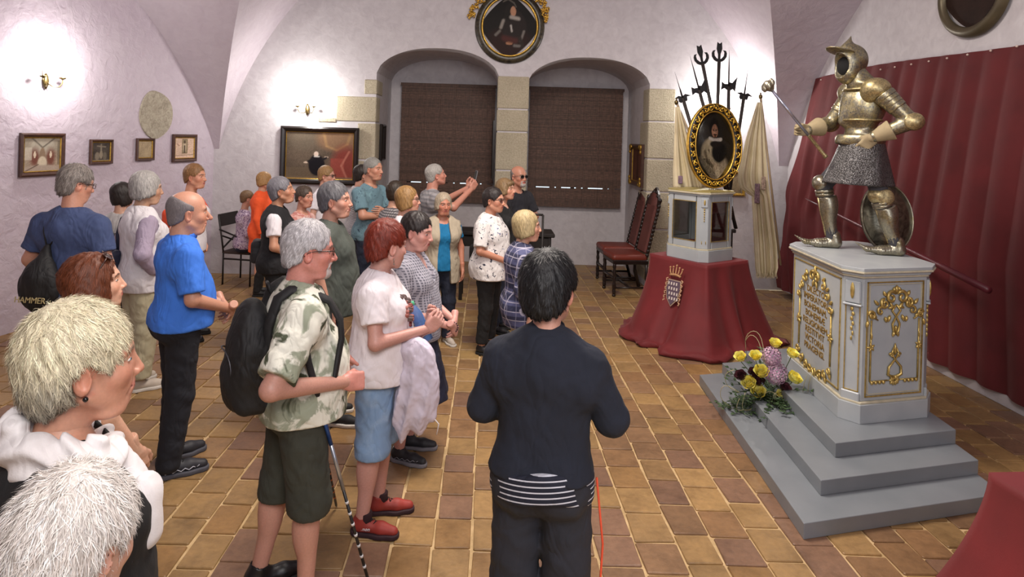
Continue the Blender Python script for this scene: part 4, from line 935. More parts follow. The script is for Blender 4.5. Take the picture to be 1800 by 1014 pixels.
p2 = PPL['red']; mb = MB(); e_ = Vector(p2['fromh']([(8.2, -.6, -5.4)])[0]); mb.tube([e_, e_+Vector((0, 0, -.012)), e_+Vector((.002, .001, -.03))], .0018, 5); mb.ball(e_+Vector((.002, .001, -.03)), .004); mb.build('earring', METALF, p2['root'])
# red blossom print on the white T-shirt as an embroidered piece
BL = attrmat('blossom_print', .85); s_ = p2['s']; mb = MB()
def shirt_front(x, z, s_, yy=.16): return Vector((x, yy, z))*s_
rb = random.Random(4)
for k in range(22):
    x, z = rb.gauss(.05, .05), 1.33-abs(rb.gauss(0, .12)); yb_ = .106*1.12+.028+(.07*max(0, 1-abs(z-1.22)/.12)); yb_ *= math.sqrt(max(.1, 1-(x/.22)**2))
    r_ = rb.uniform(.010, .024); mb.cur = C(rb.choice(['8e4a48', 'a86860', '6a5a58', 'b07870']))
    for j in range(5): a = j*1.257+k; mb.ball(((x+math.cos(a)*r_*.7)*s_, (yb_-.012)*s_, (z+math.sin(a)*r_*.7)*s_), (r_*.55*s_, .020*s_, r_*.55*s_), 7, 4)
o = mb.build('blossom_print', BL, p2['root']); o['kind'] = 'stuff'
# straps
BLKN = fab('black_nylon_bag', '121214', .25, .7)
def strap(p, pts, w, parent, name='strap', mat=None, flat=.25):
    mb = MB(); mb.tube([Vector(q)*p['s'] for q in pts], [w]*len(pts), 8, True, flat); return mb.build(name, mat or BLKN, parent)
def arc_strap(x, zb=1.05, yb=-.13, yf=.13, zt=1.452, zf=1.12):
    return [(x*1.1, yb-.02, zb), (x*1.05, yb-.02, zb+.13), (x, yb-.008, 1.30), (x*.95, -.10, zt-.035), (x*.92, -.045, zt), (x*.92, .02, zt-.005), (x*.97, .078, zt-.06), (x*1.05, yf, 1.30), (x*1.18, yf+.005, 1.22), (x*1.45, yf-.03, zf)]
# backpack of the camouflage man
p = PPL['camo']; r = att('backpack', p, 'black backpack on the back of the man in the tie-dyed shirt', 'backpack'); s_ = p['s']
bp = lambda P: smin(smin(ell(P, (0, -.215, 1.16), (.145, .105, .25)), bxs(P, (0, -.20, 1.08), (.14, .09, .17), .06), .05), ell(P, (0, -.27, 1.05), (.11, .075, .14)), .03)+.005*wav(P, 2., 7.)+.002*wav(P, 5., 22.)
sdfobj('bag_body', bp, (-.2, -.45, .78), (.2, -.08, 1.48), .009, BLKN, r, s_)
for sd in (-1, 1): strap(p, [(a, b+ (.03 if b > .05 else -.02), c+.005) for a, b, c in arc_strap(sd*.115, zf=1.05)]+[(sd*.19, .0, 1.02), (sd*.15, -.12, .98)], .026, r, 'shoulder_strap', flat=.55)
mb = MB(); mb.tube([Vector(q)*s_ for q in ((-.03, -.14, 1.43), (-.03, -.15, 1.47), (.03, -.15, 1.47), (.03, -.14, 1.43))], .008, 6); mb.build('grab_loop', BLKN, r)
mb = MB(); mb.tube([Vector((.10*math.sin(a), -.345+.04*abs(math.sin(a)), 1.10+.10*math.cos(a)))*s_ for a in np.linspace(-1.9, 1.9, 14)], .003, 5); mb.build('zip', plain('zip_teeth', C('55555a'), .4, .6), r)
# drawstring bag
p = PPL['navy']; r = att('drawstring_bag', p, 'black drawstring bag with pale lettering on the back of the man in navy', 'bag'); s_ = p['s']
db = lambda P: smin(ell(P, (-.06, -.195, .98), (.135, .07, .16)), rc(P, (-.06, -.18, 1.05), (-.05, -.15, 1.235), .085, .018), .06)+.006*wav(P, 3., 9., (1.5, 1, .5))
sdfobj('bag_body', db, (-.26, -.32, .78), (.14, -.05, 1.28), .009, BLKN, r, s_)
strap(p, [(-.05, -.15, 1.22), (-.09, -.135, 1.33), (-.125, -.085, 1.405), (-.13, .0, 1.43), (-.14, .09, 1.36)], .006, r, 'cord', flat=1); strap(p, [(-.05, -.15, 1.22), (.02, -.14, 1.32), (.11, -.095, 1.40), (.12, .0, 1.44), (.13, .09, 1.36)], .006, r, 'cord', flat=1)
text('HAMMER', 'lettering', plain('pale_gold_print', C('b5a678'), .6), r, Matrix.Translation(Vector((-.06, -.268, .915))*s_) @ Matrix.Rotation(PI/2-.18, 4, 'X'), .052*s_, .002)
# shoulder straps and small bags of others
for key, lab, cl in (('whitevest', 'navy shoulder bag of the white-haired woman in the white vest', '20263c'), ('greybob', 'black cross-body bag of the woman with the grey bob', '26262a'), ('floral', 'black shoulder bag of the woman in the navy blossom blouse', '141416')):
    p = PPL[key]; m_ = fab('bag_'+key, cl, .2, .7); r = att('shoulder_bag', p, lab, 'bag'); sd = -1 if key != 'greybob' else -1; s_ = p['s']
    strap(p, [(-.10, -.145, 1.10), (-.10, -.15, 1.25), (-.105, -.12, 1.37), (-.11, -.04, 1.44), (-.11, .03, 1.43), (-.11, .10, 1.36), (-.115, .15, 1.22)], .014, r, 'strap', m_, .3)
    sdfobj('bag_body', lambda P: bxs(P, (-.08, -.19, 1.02), (.10, .05, .11), .035)+.004*wav(P, 1., 8.), (-.22, -.28, .88), (.06, -.10, 1.16), .012, m_, r, s_)
p = PPL['dark_far']; r = att('small_backpack', p, 'small black backpack of the dark-haired woman in light grey', 'backpack'); sdfobj('bag_body', lambda P: bxs(P, (0, -.19, 1.10), (.14, .08, .19), .06), (-.2, -.32, .88), (.2, -.07, 1.33), .014, BLKN, r, p['s'])
strap(p, [(a, b-.01, c) for a, b, c in arc_strap(.11)], .02, r, 'shoulder_strap')
p = PPL['ginger']; ORS = fab('orange_strap', 'dc5030', .1); r = att('orange_rucksack', p, 'orange rucksack strap on the ginger-haired woman by the left wall', 'backpack')
for sd in (-1, 1): strap(p, arc_strap(sd*.11), .02, r, 'shoulder_strap', ORS)
sdfobj('bag_body', lambda P: bxs(P, (0, -.19, 1.15), (.12, .06, .16), .05), (-.2, -.28, .96), (.2, -.09, 1.34), .014, ORS, r, p['s'])
# guide: striped shirt tail under the fleece, headset
p = PPL['guide']; s_ = p['s']
st_ = lambda P: smax(ell(P, (0, -.014, .90), (.196, .168, .38)), np.abs(P[:, 2]-.925-.02*np.cos(P[:, 0]*9)-.01*np.sin(P[:, 0]*20))-.052, .01)
sdfobj('shirt_tail', st_, (-.26, -.2, .83), (.26, .2, 1.04), .008, STR, p['root'], s_)
mb = MB(); mb.cur = (1, 1, 1); mb.tube([Vector(q)*s_ for q in ((.13, .0, .93), (.16, -.02, .7), (.15, -.04, .4), (.17, -.03, .02))], .004, 6); o = mb.build('dangling_cord', ORS, None); o.location = p['root'].location+Vector((.07, .0, 0)); o.rotation_euler = p['root'].rotation_euler; tag(o, 'thin orange cord hanging beside the right leg of the guide', 'cord')
mb = MB(); mb.bbox(Vector((-.178, .02, .90))*s_, (.02, .09, .13), .006); o = mb.build('phone_pouch', BLKN); o.location = p['root'].location; o.rotation_euler = p['root'].rotation_euler; tag(o, 'small black pouch at the left hip of the guide', 'pouch')
# raised phone
p = PPL['phone']; r = att('mobile_phone', p, 'grey mobile phone held up by the white-haired man in stripes', 'phone'); s_ = p['s']
c0 = Vector((.0, .53, 1.60))*s_; Rp = Matrix.Rotation(math.radians(-12), 3, 'X')
mb = MB(); mb.bbox(c0, (.075, .009, .155), .004, Rp); mb.build('case', plain('grey_phone_case', C('77787c'), .4), r); mb = MB(); mb.box(c0+Rp @ Vector((0, -.0055, 0)), (.068, .001, .145), Rp); mb.build('screen', plain('phone_glass', C('30343c'), .1), r)
# trekking poles
BLU = plain('blue_anodised', C('2a55a8'), .3, .7); BLKP = plain('black_carbon', C('17171a'), .4); SIL = plain('silver_tube', C('a8adb8'), .3, .8); CORK = plain('black_foam_grip', C('1c1c1e'), .8)
for lab, tip, top, cs in (('blue and silver trekking pole with black lower section, nearer the camera', G(650, 1030), W(553, 676, 2.80), (BLU, SIL, BLKP)), ('black trekking pole with orange marks, behind the blue one', G(592, 893), W(549, 682, 3.10), (BLKP, BLKP, BLKP))):
    d = (top-tip); r = empty('trekking_pole', tip, 0, lab, 'pole'); u_ = [Vector((0, 0, 0))+d*t_ for t_ in (0, .03, .5, .72, .95, 1.14)]
    mb = MB(); mb.tube([u_[0], u_[1]], [.003, .006]); mb.build('tip', plain('steel_tip', C('888888'), .3, 1), r)
    for a, b, rr, m_, nm in ((1, 2, .0075, cs[2], 'lower_tube'), (2, 3, .009, cs[1], 'middle_tube'), (3, 4, .010, cs[0], 'upper_tube')): mb = MB(); mb.tube([u_[a], u_[b]], rr); mb.build(nm, m_, r)
    mb = MB(); mb.tube([u_[4], u_[4]+(u_[5]-u_[4])*.2, u_[4]+(u_[5]-u_[4])*.8, u_[5]], [.013, .016, .015, .019]); mb.build('grip', CORK, r)
    mb = MB()
    for k in range(7): t_ = .1+.055*k; mb.tube([d*t_, d*(t_+.012)], .0085, 8)
    mb.build('graduation', plain('graduation_paint_'+lab[:4].strip(), C('c9c9cc' if cs[0] is BLU else 'a05a30'), .6), r)['kind'] = 'stuff'
# water bottle and the jacket over the arm of the red-haired woman
p = PPL['red']; s_ = p['s']; PET = NT('blue_bottle_plastic').set(C('7ba8e8'), .08, 0, Transmission_Weight=.75, IOR=1.2)
r = att('water_bottle', p, 'blue plastic water bottle with a green cap held by the red-haired woman', 'bottle'); bc = Vector((.03, .245, 1.16))*s_; Mt = Matrix.Translation(bc) @ Matrix.Rotation(math.radians(28), 4, 'X') @ Matrix.Rotation(math.radians(-14), 4, 'Y')
mb = MB(); mb.M = Mt; mb.lathe([(.026, -.09), (.031, -.085), (.032, -.03), (.029, -.02), (.032, -.01), (.032, .05), (.030, .07), (.018, .10), (.013, .108), (.013, .115)], 20); mb.build('bottle_body', PET, r)
mb = MB(); mb.M = Mt; mb.lathe([(.0155, .112), (.0155, .132), (.014, .135)], 16); mb.build('cap', plain('green_cap', C('5cb88c'), .4), r)
mb = MB(); mb.M = Mt; mb.lathe([(.0335, -.055), (.0335, -.005)], 20); mb.build('paper_label', plain('mauve_label', C('7c6c9c'), .5), r)
r = att('white_jacket', p, 'white jacket draped over the forearm of the red-haired woman', 'jacket')
def jk(P):
    d = rc(P, (.10, .19, 1.06), (.13, .27, 1.02), .07, .06); d = smin(d, ell(P, (.15, .25, .84), (.07, .10, .27)), .06); d = smin(d, ell(P, (.13, .16, .72), (.05, .06, .20)), .04); d = smin(d, ell(P, (.16, .33, .80), (.04, .05, .16)), .04)
    return d+.016*np.abs(np.sin(P[:, 1]*34+P[:, 0]*20+2.5*np.sin(P[:, 2]*5)))*np.clip((1.10-P[:, 2])*4, 0, 1)+.007*wav(P, 4., 9.)+.003*wav(P, 2., 24.)
sdfobj('jacket_body', jk, (.0, .0, .48), (.28, .45, 1.16), .008, fab('lilac_white_nylon', 'd3cbdc', .04), r, s_)
strap(p, [(.17, .33, .70), (.18, .37, .66), (.18, .36, .60)], .003, r, 'drawcord', WHT, 1)
text('salomon', 'lettering', WHT, [c for c in p['root'].children if c.name.startswith('shoe')][1], MAT((0, 1, 0), (0, 0, 1), (1, 0, 0), (.0415, -.01, .052)), .030, .0015, shear=.2)
# bracelet and necklace
p = PPL['dots']; mb = MB(); W_ = Vector(p['AR'][1][3])*p['s']
for k in range(14): a = 2*PI*k/14; mb.ball(W_+Vector((.0, math.cos(a)*.031, math.sin(a)*.031)), .006, 6, 4)
mb.build('bracelet', plain('dark_beads', C('3a1c20'), .3), p['root'])
# ================================================================ pictures
OILP = attrmat('oil_paint', .55, bsc=60, bs=.15, var=.15, Specular_IOR_Level=.15)
class Pic:
    def __init__(s, nx, nz, bg, seed=0, var=.25):
        s.nx, s.nz = nx, nz; s.U, s.V = np.meshgrid(np.linspace(0, 1, nx), np.linspace(0, 1, nz)); rg = np.random.default_rng(seed)
        s.c = np.tile(V3(C(bg)), (nz, nx, 1)); n_ = .5+.5*np.sin(s.U*5+seed+2*np.sin(s.V*4))*np.sin(s.V*6+seed*2+1.5*np.sin(s.U*5)); s.c = s.c*(1+var*(n_[..., None]-.5)*2); s.c *= (1+.12*rg.normal(size=(nz, nx, 1)))
    def _b(s, w, h, a=1.):
        w = np.clip(w, 0, 1)[..., None]*a; s.c = s.c*(1-w)+V3(C(h))*w; return s
    def e(s, x, y, rx, ry, h, soft=.15, a=1., rot=0):
        dx, dy = s.U-x, s.V-y; r = math.radians(rot); dx, dy = dx*math.cos(r)+dy*math.sin(r), -dx*math.sin(r)+dy*math.cos(r)
        return s._b((1-np.sqrt((dx/rx)**2+(dy/ry)**2))/soft+.5, h, a)
    def r(s, x0, y0, x1, y1, h, a=1.): return s._b(((s.U > x0) & (s.U < x1) & (s.V > y0) & (s.V < y1)).astype(float), h, a)
    def l(s, pts, w, h, a=1.):
        for (x0, y0), (x1, y1) in zip(pts[:-1], pts[1:]):
            dx, dy = x1-x0, y1-y0; L = dx*dx+dy*dy+1e-9; t_ = np.clip(((s.U-x0)*dx+(s.V-y0)*dy)/L, 0, 1); d = np.sqrt((s.U-x0-t_*dx)**2+(s.V-y0-t_*dy)**2); s._b(1.5-d/w, h, a)
        return s
    def build(s, name, w, h, parent, y=0., oval=False):
        X = (s.U-.5)*w; Z = (s.V-.5)*h
        if oval: # map the square onto the disc
            a, b = s.U*2-1, s.V*2-1; X = a*np.sqrt(1-b*b/2)*w/2; Z = b*np.sqrt(1-a*a/2)*h/2
        V = np.stack([X, np.full_like(X, y), Z], -1).reshape(-1, 3); i, j = np.meshgrid(np.arange(s.nx-1), np.arange(s.nz-1)); b = (j*s.nx+i).ravel()
        return onp(name, V, np.stack([b, b+1, b+s.nx+1, b+s.nx], 1), OILP, parent, cols=np.clip(s.c.reshape(-1, 3), 0, 1))
def ovalpic(pic):  # repaint so that the drawing is not squeezed by the disc mapping
    a, b = pic.U*2-1, pic.V*2-1; pic.U, pic.V = (a*np.sqrt(1-b*b/2)+1)/2, (b*np.sqrt(1-a*a/2)+1)/2; return pic
def frame_box(parent, w, h, bw, d, mat, name='frame', y=0.):
    mb = MB(); o = [(-w/2, -h/2), (w/2, -h/2), (w/2, h/2), (-w/2, h/2)]; prof = [(0, 0), (0, -d*.7), (bw*.35, -d), (bw*.75, -d*.75), (bw, -d*.35), (bw, 0)]
    vs = []
    for cx, cz in o:
        sx, sz = math.copysign(1, cx), math.copysign(1, cz)
        for a, b in prof: vs.append((cx-sx*a, y+b, cz-sz*a))
    n = len(prof); fs = [(i*n+j, i*n+j+1, ((i+1) % 4)*n+j+1, ((i+1) % 4)*n+j) for i in range(4) for j in range(n-1)]
    mb.add(vs, fs); return mb.build(name, mat, parent)
def picture(label, ctr, w, h, rz, pic, mat, bw=.05, d=.035, slip=None, tilt=0, name='framed_picture'):
    r = empty(name, ctr, rz, label, 'picture'); r.rotation_euler = (tilt, 0, rz)
    frame_box(r, w, h, bw, d, mat)
    if slip: frame_box(r, w-2*bw+.004, h-2*bw+.004, .012, .02, slip, 'gilt_slip')
    pic.build('canvas', w-2*bw+.01, h-2*bw+.01, r, -.008); mb = MB(); mb.box((0, -.003, 0), (w-.01, .006, h-.01)); mb.build('backing', WOODD, r); return r
GILT = plain('gilt_wood', C('c9a24a'), .32, .85, var=.25, vs=30, bs=.3, bsc=60); GILTP = plain('old_gilding', C('b08d3e'), .4, .7, var=.35, vs=40, bs=.4, bsc=50)
EBON = plain('ebonised_wood', C('1c1614'), .3, var=.2); WALN = plain('walnut_frame', C('4a3128'), .4, var=.25, vs=20)
def lwpic(x0, y0, x1, y1): # photo box on the left wall -> centre, width, height
    a, b, c_, d = LW(x0, y0), LW(x0, y1), LW(x1, y0), LW(x1, y1); m_ = (LW((x0+x1)/2, (y0+y1)/2)); return m_+Vector((.012, 0, 0)), (Vector((a.x, a.y, 0))-Vector((c_.x, c_.y, 0))).length, ((a.z-b.z)+(c_.z-d.z))/2
RZL = math.atan2(1, .243)
P1 = Pic(56, 54, '9a8a78', 1); P1.r(0, .6, 1, 1, '8f8a7c', .6).e(.5, .78, .3, .3, 'b0a898', .3, .8).l([(.2, .99), (.5, .7), (.85, .99)], .02, '6a6258').e(.3, .42, .12, .26, '6e3a30', .8, .9).e(.72, .42, .12, .26, '6e3a30', .8, .9).e(.5, .45, .08, .25, '8a7460').e(.5, .25, .12, .2, 'c9bba4').r(.0, .35, .22, .7, 'c2b8a8', .7).e(.3, .5, .03, .1, 'd8c8b0').e(.72, .5, .03, .1, 'd8c8b0').e(.5, .08, .6, .12, 'a8988a', .3).l([(.05, .03), (.4, .22)], .012, '5a4438').r(.9, .2, 1, .9, '5a5040', .6)
P2 = Pic(36, 38, '4c443e', 2); P2.l([(.5, .3), (.5, .85)], .035, '8a8070').l([(.3, .78), (.72, .74)], .03, '8a8070').e(.3, .28, .12, .2, '7c7264').e(.7, .28, .1, .2, '6a6256').e(.5, .35, .08, .2, '8c8270').r(0, 0, 1, .1, '8c8272', .7)
P3 = Pic(30, 42, 'a8977a', 3, .12); P3.l([(.2, .2), (.3, .8)], .02, '8c7a5c', .5).l([(.6, .3), (.7, .9)], .02, '8c7a5c', .5)
P4 = Pic(40, 44, 'd6b9a2', 4, .12); P4.r(.36, .25, .66, .92, '7c6c50').r(.40, .3, .62, .88, '98886c').e(.5, .55, .08, .25, 'c0ae94').e(.5, .78, .06, .08, '5c4c3c').l([(.05, .16), (.95, .18)], .012, '7a6858').l([(.12, .7), (.24, .6)], .02, '9a7864').l([(.5, .3), (.5, .6)], .03, '403428')
for (b, pc, lab) in (((32, 234, 111, 309), P1, 'largest framed picture on the left wall, a vaulted hall with two red-robed figures'), ((155, 245, 195, 288), P2, 'small dark crucifixion picture on the left wall, second from the left'), ((237, 243, 268, 282), P3, 'narrow framed parchment sheet on the left wall beneath the bare plaster oval'), ((301, 236, 343, 284), P4, 'pale framed drawing of a niche on the left wall, nearest the far corner')):
    c_, w_, h_ = lwpic(*b); picture(lab, c_, w_, h_, RZL, pc, WALN, bw=.045 if w_ > .4 else .03, slip=GILTP)
# large painting on the back wall
a, b = W(495, 221, YB-.03), W(629, 326, YB-.03); wq, hq_ = b.x-a.x, a.z-b.z
PB = Pic(100, 80, '5a4e42', 5); PB.r(0, .0, 1, .25, '6a5c4a', .6).e(.75, .85, .3, .25, '8a6a50', .4, .7).l([(.55, 1), (.6, .7), (.75, .62), (.9, .75), (.95, .98)], .02, 'a08058', .6).e(.88, .3, .2, .4, '7c3a32', .6).r(.66, .05, .86, .45, '8e463c', .9).l([(.9, .05), (.82, .3), (.93, .6)], .015, 'b07060', .7).e(.46, .3, .12, .22, '17151a', .15).e(.45, .53, .035, .055, 'd8c4b4').l([(.43, .48), (.49, .48)], .012, 'd0ccc6').l([(.32, .36), (.40, .42)], .02, '1c1a1e').e(.30, .35, .03, .02, 'd0bca8').e(.60, .47, .03, .02, 'd0bca8').l([(.55, .42), (.6, .46)], .02, '1c1a1e').e(.25, .8, .2, .2, '6c6254', .5, .5).r(0, 0, 1, .06, '746450', .7)
picture('large dark-framed painting of a seated figure in black beside red drapery, left of the windows', (a+b)/2, wq, hq_, 0, PB, EBON, bw=.075, d=.05, slip=GILT)
# small frames on the jambs
r = picture('small gilt-cornered relief picture on the right window jamb above the chairs', Vector((NR[1]-.015, 10.05, 2.1-(288-246)/114)), .80, .64, -PI/2, Pic(30, 30, '5a3a30', 6).l([(.5, .1), (.5, .9)], .03, '33201a').r(.15, .2, .4, .8, '6b4436', .6).r(.6, .2, .85, .8, '6b4436', .6), WALN, bw=.07, d=.05, slip=GILTP)
mb = MB()
for sx in (-1, 1):
    for sz in (-1, 1): mb.ball((sx*.35, -.05, sz*.27), (.05, .02, .05)); mb.ball((sx*.28, -.05, sz*.28), (.03, .02, .03)); mb.ball((sx*.36, -.05, sz*.2), (.03, .02, .03))
mb.build('corner_ornament', GILTP, r)
picture('narrow dark frame on the left window jamb', Vector((NL[0]+.015, 9.98, 1.96)), .34, .56, PI/2, Pic(12, 16, '2c2622', 7), EBON, bw=.05, d=.05)
picture('narrow dark frame on the centre pier, facing the left window niche', Vector((NL[1]-.03, 10.25, 1.9)), .5, .9, -PI/2, Pic(12, 16, '2c2622', 8), EBON, bw=.05, d=.04)
picture('small gilt frame on the back wall half hidden behind the oval portrait', W(1294, 325, YB-.02)+Vector((0, 0, .02)), .26, .36, 0, Pic(12, 16, '8a7a60', 9), GILTP, bw=.04, d=.03)
# oval portraits
def ring(parent, rx, rz, prof, mat, name, n=64):
    mb = MB(); k = len(prof); vs = []
    for i in range(n):
        a = 2*PI*i/n
        for o, y in prof: vs.append(((rx+o)*math.cos(a), y, (rz+o)*math.sin(a)))
    mb.add(vs, [(i*k+j, ((i+1) % n)*k+j, ((i+1) % n)*k+j+1, i*k+j+1) for i in range(n) for j in range(k-1)], True); return mb.build(name, mat, parent)
t = NT('dark_marbled_frame'); v = t.coord(); DMF = t.set(t.ramp(t.noise(v, 18, 5, .6, 1.), [(.4, C('1a1713')), (.62, C('4a4230')), (.7, C('2a241a'))]), .35, 0)
kb = FPX/YB; ctr = W(896, 47, YB-.02)
r = empty('oval_portrait', ctr, 0, 'round dark-framed portrait of a man in armour high above the pier, with gilt foliage', 'picture')
ring(r, .40, .43, [(.0, -.01), (.012, -.05), (.03, -.055), (.09, -.045), (.105, 0)], DMF, 'frame'); ring(r, .385, .415, [(0, -.01), (.004, -.058), (.018, -.062), (.026, -.03)], GILT, 'gilt_slip')
pp = ovalpic(Pic(70, 70, '15110f', 10)); pp.e(.5, .2, .4, .3, '2c1612', .4, .8).e(.58, .5, .22, .3, '241c1a').e(.5, .74, .11, .15, '1a1512').e(.56, .76, .055, .085, 'b08468').l([(.34, .93), (.45, .96), (.58, .9), (.62, .84)], .012, '5a5650').l([(.52, .66), (.66, .64)], .03, 'a09a92').l([(.38, .6), (.34, .48)], .026, '8e8880').l([(.32, .42), (.24, .34)], .022, '6c6862').l([(.52, .52), (.54, .42)], .014, 'b8b4ae').l([(.76, .42), (.72, .25)], .02, '77726c').e(.5, .22, .07, .03, 'a8785a').l([(.4, .3), (.62, .26)], .05, '4a2420').l([(.6, .18), (.72, .16)], .022, '6e6a66').l([(.7, .3), (.8, .1)], .03, '2c2420')
pp.build('canvas', .80, .86, r, -.014, True)
mb = MB(); rb = random.Random(5)
for sd in (-1, 1):
    for i in range(46):
        a = math.radians(rb.uniform(8, 62)); rr = rb.uniform(1.0, 1.2); x, z = sd*(.49*rr*math.cos(a)+.02), .50*rr*math.sin(a)+.02; q = [Vector((x+.03*math.cos(b+i)*(.4+.1*b), -.03-rb.uniform(0, .03), z+.03*math.sin(b+i)*(.4+.1*b))) for b in np.linspace(0, 4.5, 7)]
        mb.tube(q, [.008, .012, .014, .014, .012, .010, .005], 6)
mb.build('gilt_foliage', GILT, r)['kind'] = 'stuff'
ctr = RW(1712, -12, XR-.03); r = empty('oval_portrait', ctr, -PI/2, 'oval dark portrait cut by the top edge of the photograph above the red curtain', 'picture')
ring(r, .34, .30, [(0, -.01), (.01, -.05), (.05, -.06), (.09, -.03), (.1, 0)], plain('bronze_frame', C('5c5340'), .4, .5), 'frame'); ovalpic(Pic(30, 30, '2a1c16', 11)).build('canvas', .7, .62, r, -.015, True)
# bare plaster oval, fire sensor, wall socket
OLDP = NT('bare_old_plaster'); v = OLDP.coord(); nz = OLDP.noise(v, 16, 6, .65, 1.5); OLDP = OLDP.set(OLDP.ramp(nz, [(.35, C('8c8474')), (.6, C('b0a896'))]), .9, 0, nz, .8, .012)
c_, w_, h_ = lwpic(246, 160, 302, 243); mb = MB(); vs = [(w_/2*math.cos(a)*(1+.04*math.sin(2*a+1)), -.004, h_/2*math.sin(a)*(1+.05*math.cos(3*a))) for a in np.linspace(0, 2*PI, 40, endpoint=False)]; mb.add(vs+[(x*1.02, .01, z*1.02) for x, y, z in vs], [list(range(40))]+[(i, 40+i, 40+(i+1) % 40, (i+1) % 40) for i in range(40)])
o = mb.build('bare_plaster_patch', OLDP); o.location = c_; o.rotation_euler = (0, math.radians(-8), RZL); tag(o, 'oval patch of bare grey-brown old plaster left open in the white left wall', 'plaster patch')
c_ = LW(382, 179); mb = MB(); mb.bbox((0, -.02, 0), (.10, .05, .13), .012); mb.bbox((0, -.048, -.01), (.06, .012, .07), .006); o = mb.build('motion_sensor', plain('white_plastic', C('c4bfc4'), .4)); o.location = W(383, 180, 9.42); o.rotation_euler = (0, 0, .3); tag(o, 'small white motion sensor high at the left corner of the vault', 'sensor')
c_ = LW(47, 512); r = empty('wall_socket', c_, RZL, 'round white wall socket low on the left wall', 'socket'); mb = MB(); mb.lathe([(.045, 0), (.044, .016), (.034, .02), (.032, .010)], 24, M=Matrix.Rotation(PI/2, 4, 'X')); mb.build('cover', plain('white_plastic', C('c4bfc4'), .4), r); mb = MB(); mb.ball((0, -.012, 0), (.012, .006, .012)); mb.build('socket_hole', BLKP, r)
# ================================================================ wall sconces with their lamps
BRS = plain('dark_brass', C('6a5a38'), .35, .9)
FLM = NT('candle_bulb'); FLM.b.inputs['Emission Color'].default_value = (1, .93, .82, 1); FLM.b.inputs['Emission Strength'].default_value = 6; FLM = FLM.m
def sconce(pos, rz, label, power, rad=.05):
    r = empty('wall_sconce', pos, rz, label, 'wall lamp'); mb = MB(); mb.lathe([(.004, -.09), (.028, -.05), (.036, 0), (.024, .05), (.006, .08)], 12, c=(0, -.02, 0), sy=.6); mb.build('back_plate', BRS, r)
    for sd in (-1, 1):
        mb = MB(); mb.tube([(0, -.03, -.02), (sd*.04, -.07, -.06), (sd*.09, -.10, -.055), (sd*.115, -.11, -.01), (sd*.115, -.11, .03)], .006, 8); a = mb.build('arm', BRS, r)
        mb = MB(); mb.lathe([(.008, .02), (.032, .035), (.034, .042), (.012, .046)], 14, c=(sd*.115, -.11, 0)); mb.build('drip_pan', BRS, a)
        mb = MB(); mb.lathe([(.010, .045), (.010, .10), (.004, .102)], 10, c=(sd*.115, -.11, 0)); mb.build('candle', FLM if False else plain('ivory_candle', C('e8e0cc'), .5), a)
        mb = MB(); mb.lathe([(.004, .10), (.010, .115), (.007, .135), (.001, .15)], 10, c=(sd*.115, -.11, 0)); mb.build('bulb', FLM, a)
    m_ = Matrix.Rotation(rz, 3, 'Z'); point('sconce_lamp', Vector(pos)+m_ @ Vector((0, -.30, .14)), power, (1, .96, .90), rad); return r
sconce(LW(78, 142), RZL, 'brass two-armed wall sconce glowing on the left wall above the pictures', 32)
sconce(W(541, 192, YB-.01), 0, 'brass wall sconce above the large painting, left of the windows', 38)
sconce(W(1262, 196, YB-.01), 0, 'brass wall sconce hidden behind the halberds near the right corner', 46)
# ================================================================ red curtain on the right wall
t = NT('crimson_velvet'); v = t.coord(); nz = t.noise(v, 3, 4); CRIM = t.set(t.ramp(nz, [(.3, C('4c0c10')), (.7, C('5c1317'))]), .8, 0, t.noise(v, 300, 2), .15, .002); t.b.inputs['Sheen Weight'].default_value = .08; t.b.inputs['Sheen Tint'].default_value = (1, .4, .4, 1)
r = empty('wall_curtain', (XR, 5.5, 0), 0, 'long pleated dark red curtain nailed along the right wall behind the suit of armour', 'curtain')
tp = [(132, 1430), (128, 1450), (113, 1550), (104, 1604), (94, 1667), (85, 1744), (78, 1800)]
NU, NZ = 520, 46; V = []; rb = random.Random(8); fold = [rb.uniform(.75, 1.3) for _ in range(60)]; cum = np.cumsum(fold); cum = cum/cum[-1]
for j in range(NZ):
    zt = j/(NZ-1); z = .10+(3.0-.10)*zt
    yl = float(np.interp(z, [.1, .7, 1.15, 1.6, 2.2, 3.0], [9.22, 9.27, 9.30, 9.16, 8.98, 8.70]))
    for i in range(NU):
        s0 = i/(NU-1); y = yl+(1.6-yl)*s0; ph = np.interp(s0, cum, np.arange(60))*1.0*PI*.8
        a = .014+.032*(1-zt)**.6; pf = abs(math.sin(ph*.5))**1.3; x = -.03-a*(.35+1.25*pf)-.02*math.sin(ph*.23+z*1.2)*(1-zt)
        near_ = max(0, 1-s0/.12); pin = math.exp(-((z-1.15)/.35)**2); x -= near_*(.16*(1-zt)**1.2+.05*math.sin(ph*1.3+z*5)*(1-zt)); y += near_*(.06*math.sin(z*9+s0*40)*pin)
        zz = z+(.03*math.sin(s0*9)+.0)*(zt)+.035*s0*0
        V.append((x, y-5.5, zz))
F = [(j*NU+i, j*NU+i+1, (j+1)*NU+i+1, (j+1)*NU+i) for j in range(NZ-1) for i in range(NU-1)]
onp('curtain_cloth', V, F, CRIM, r)
for px, py in ((1428, 133), (1445, 130), (1550, 113), (1575, 108), (1604, 104), (1635, 98), (1667, 94), (1703, 90), (1744, 85), (1790, 81)):
    q = RW(px, py+2, XR-.06)-Vector((XR, 5.5, 0)); mb = MB(); mb.ball((q.x-.012, q.y, 2.965), .010, 8, 5); mb.build('stud', plain('pearl_stud', C('c8b4a8'), .3), r)
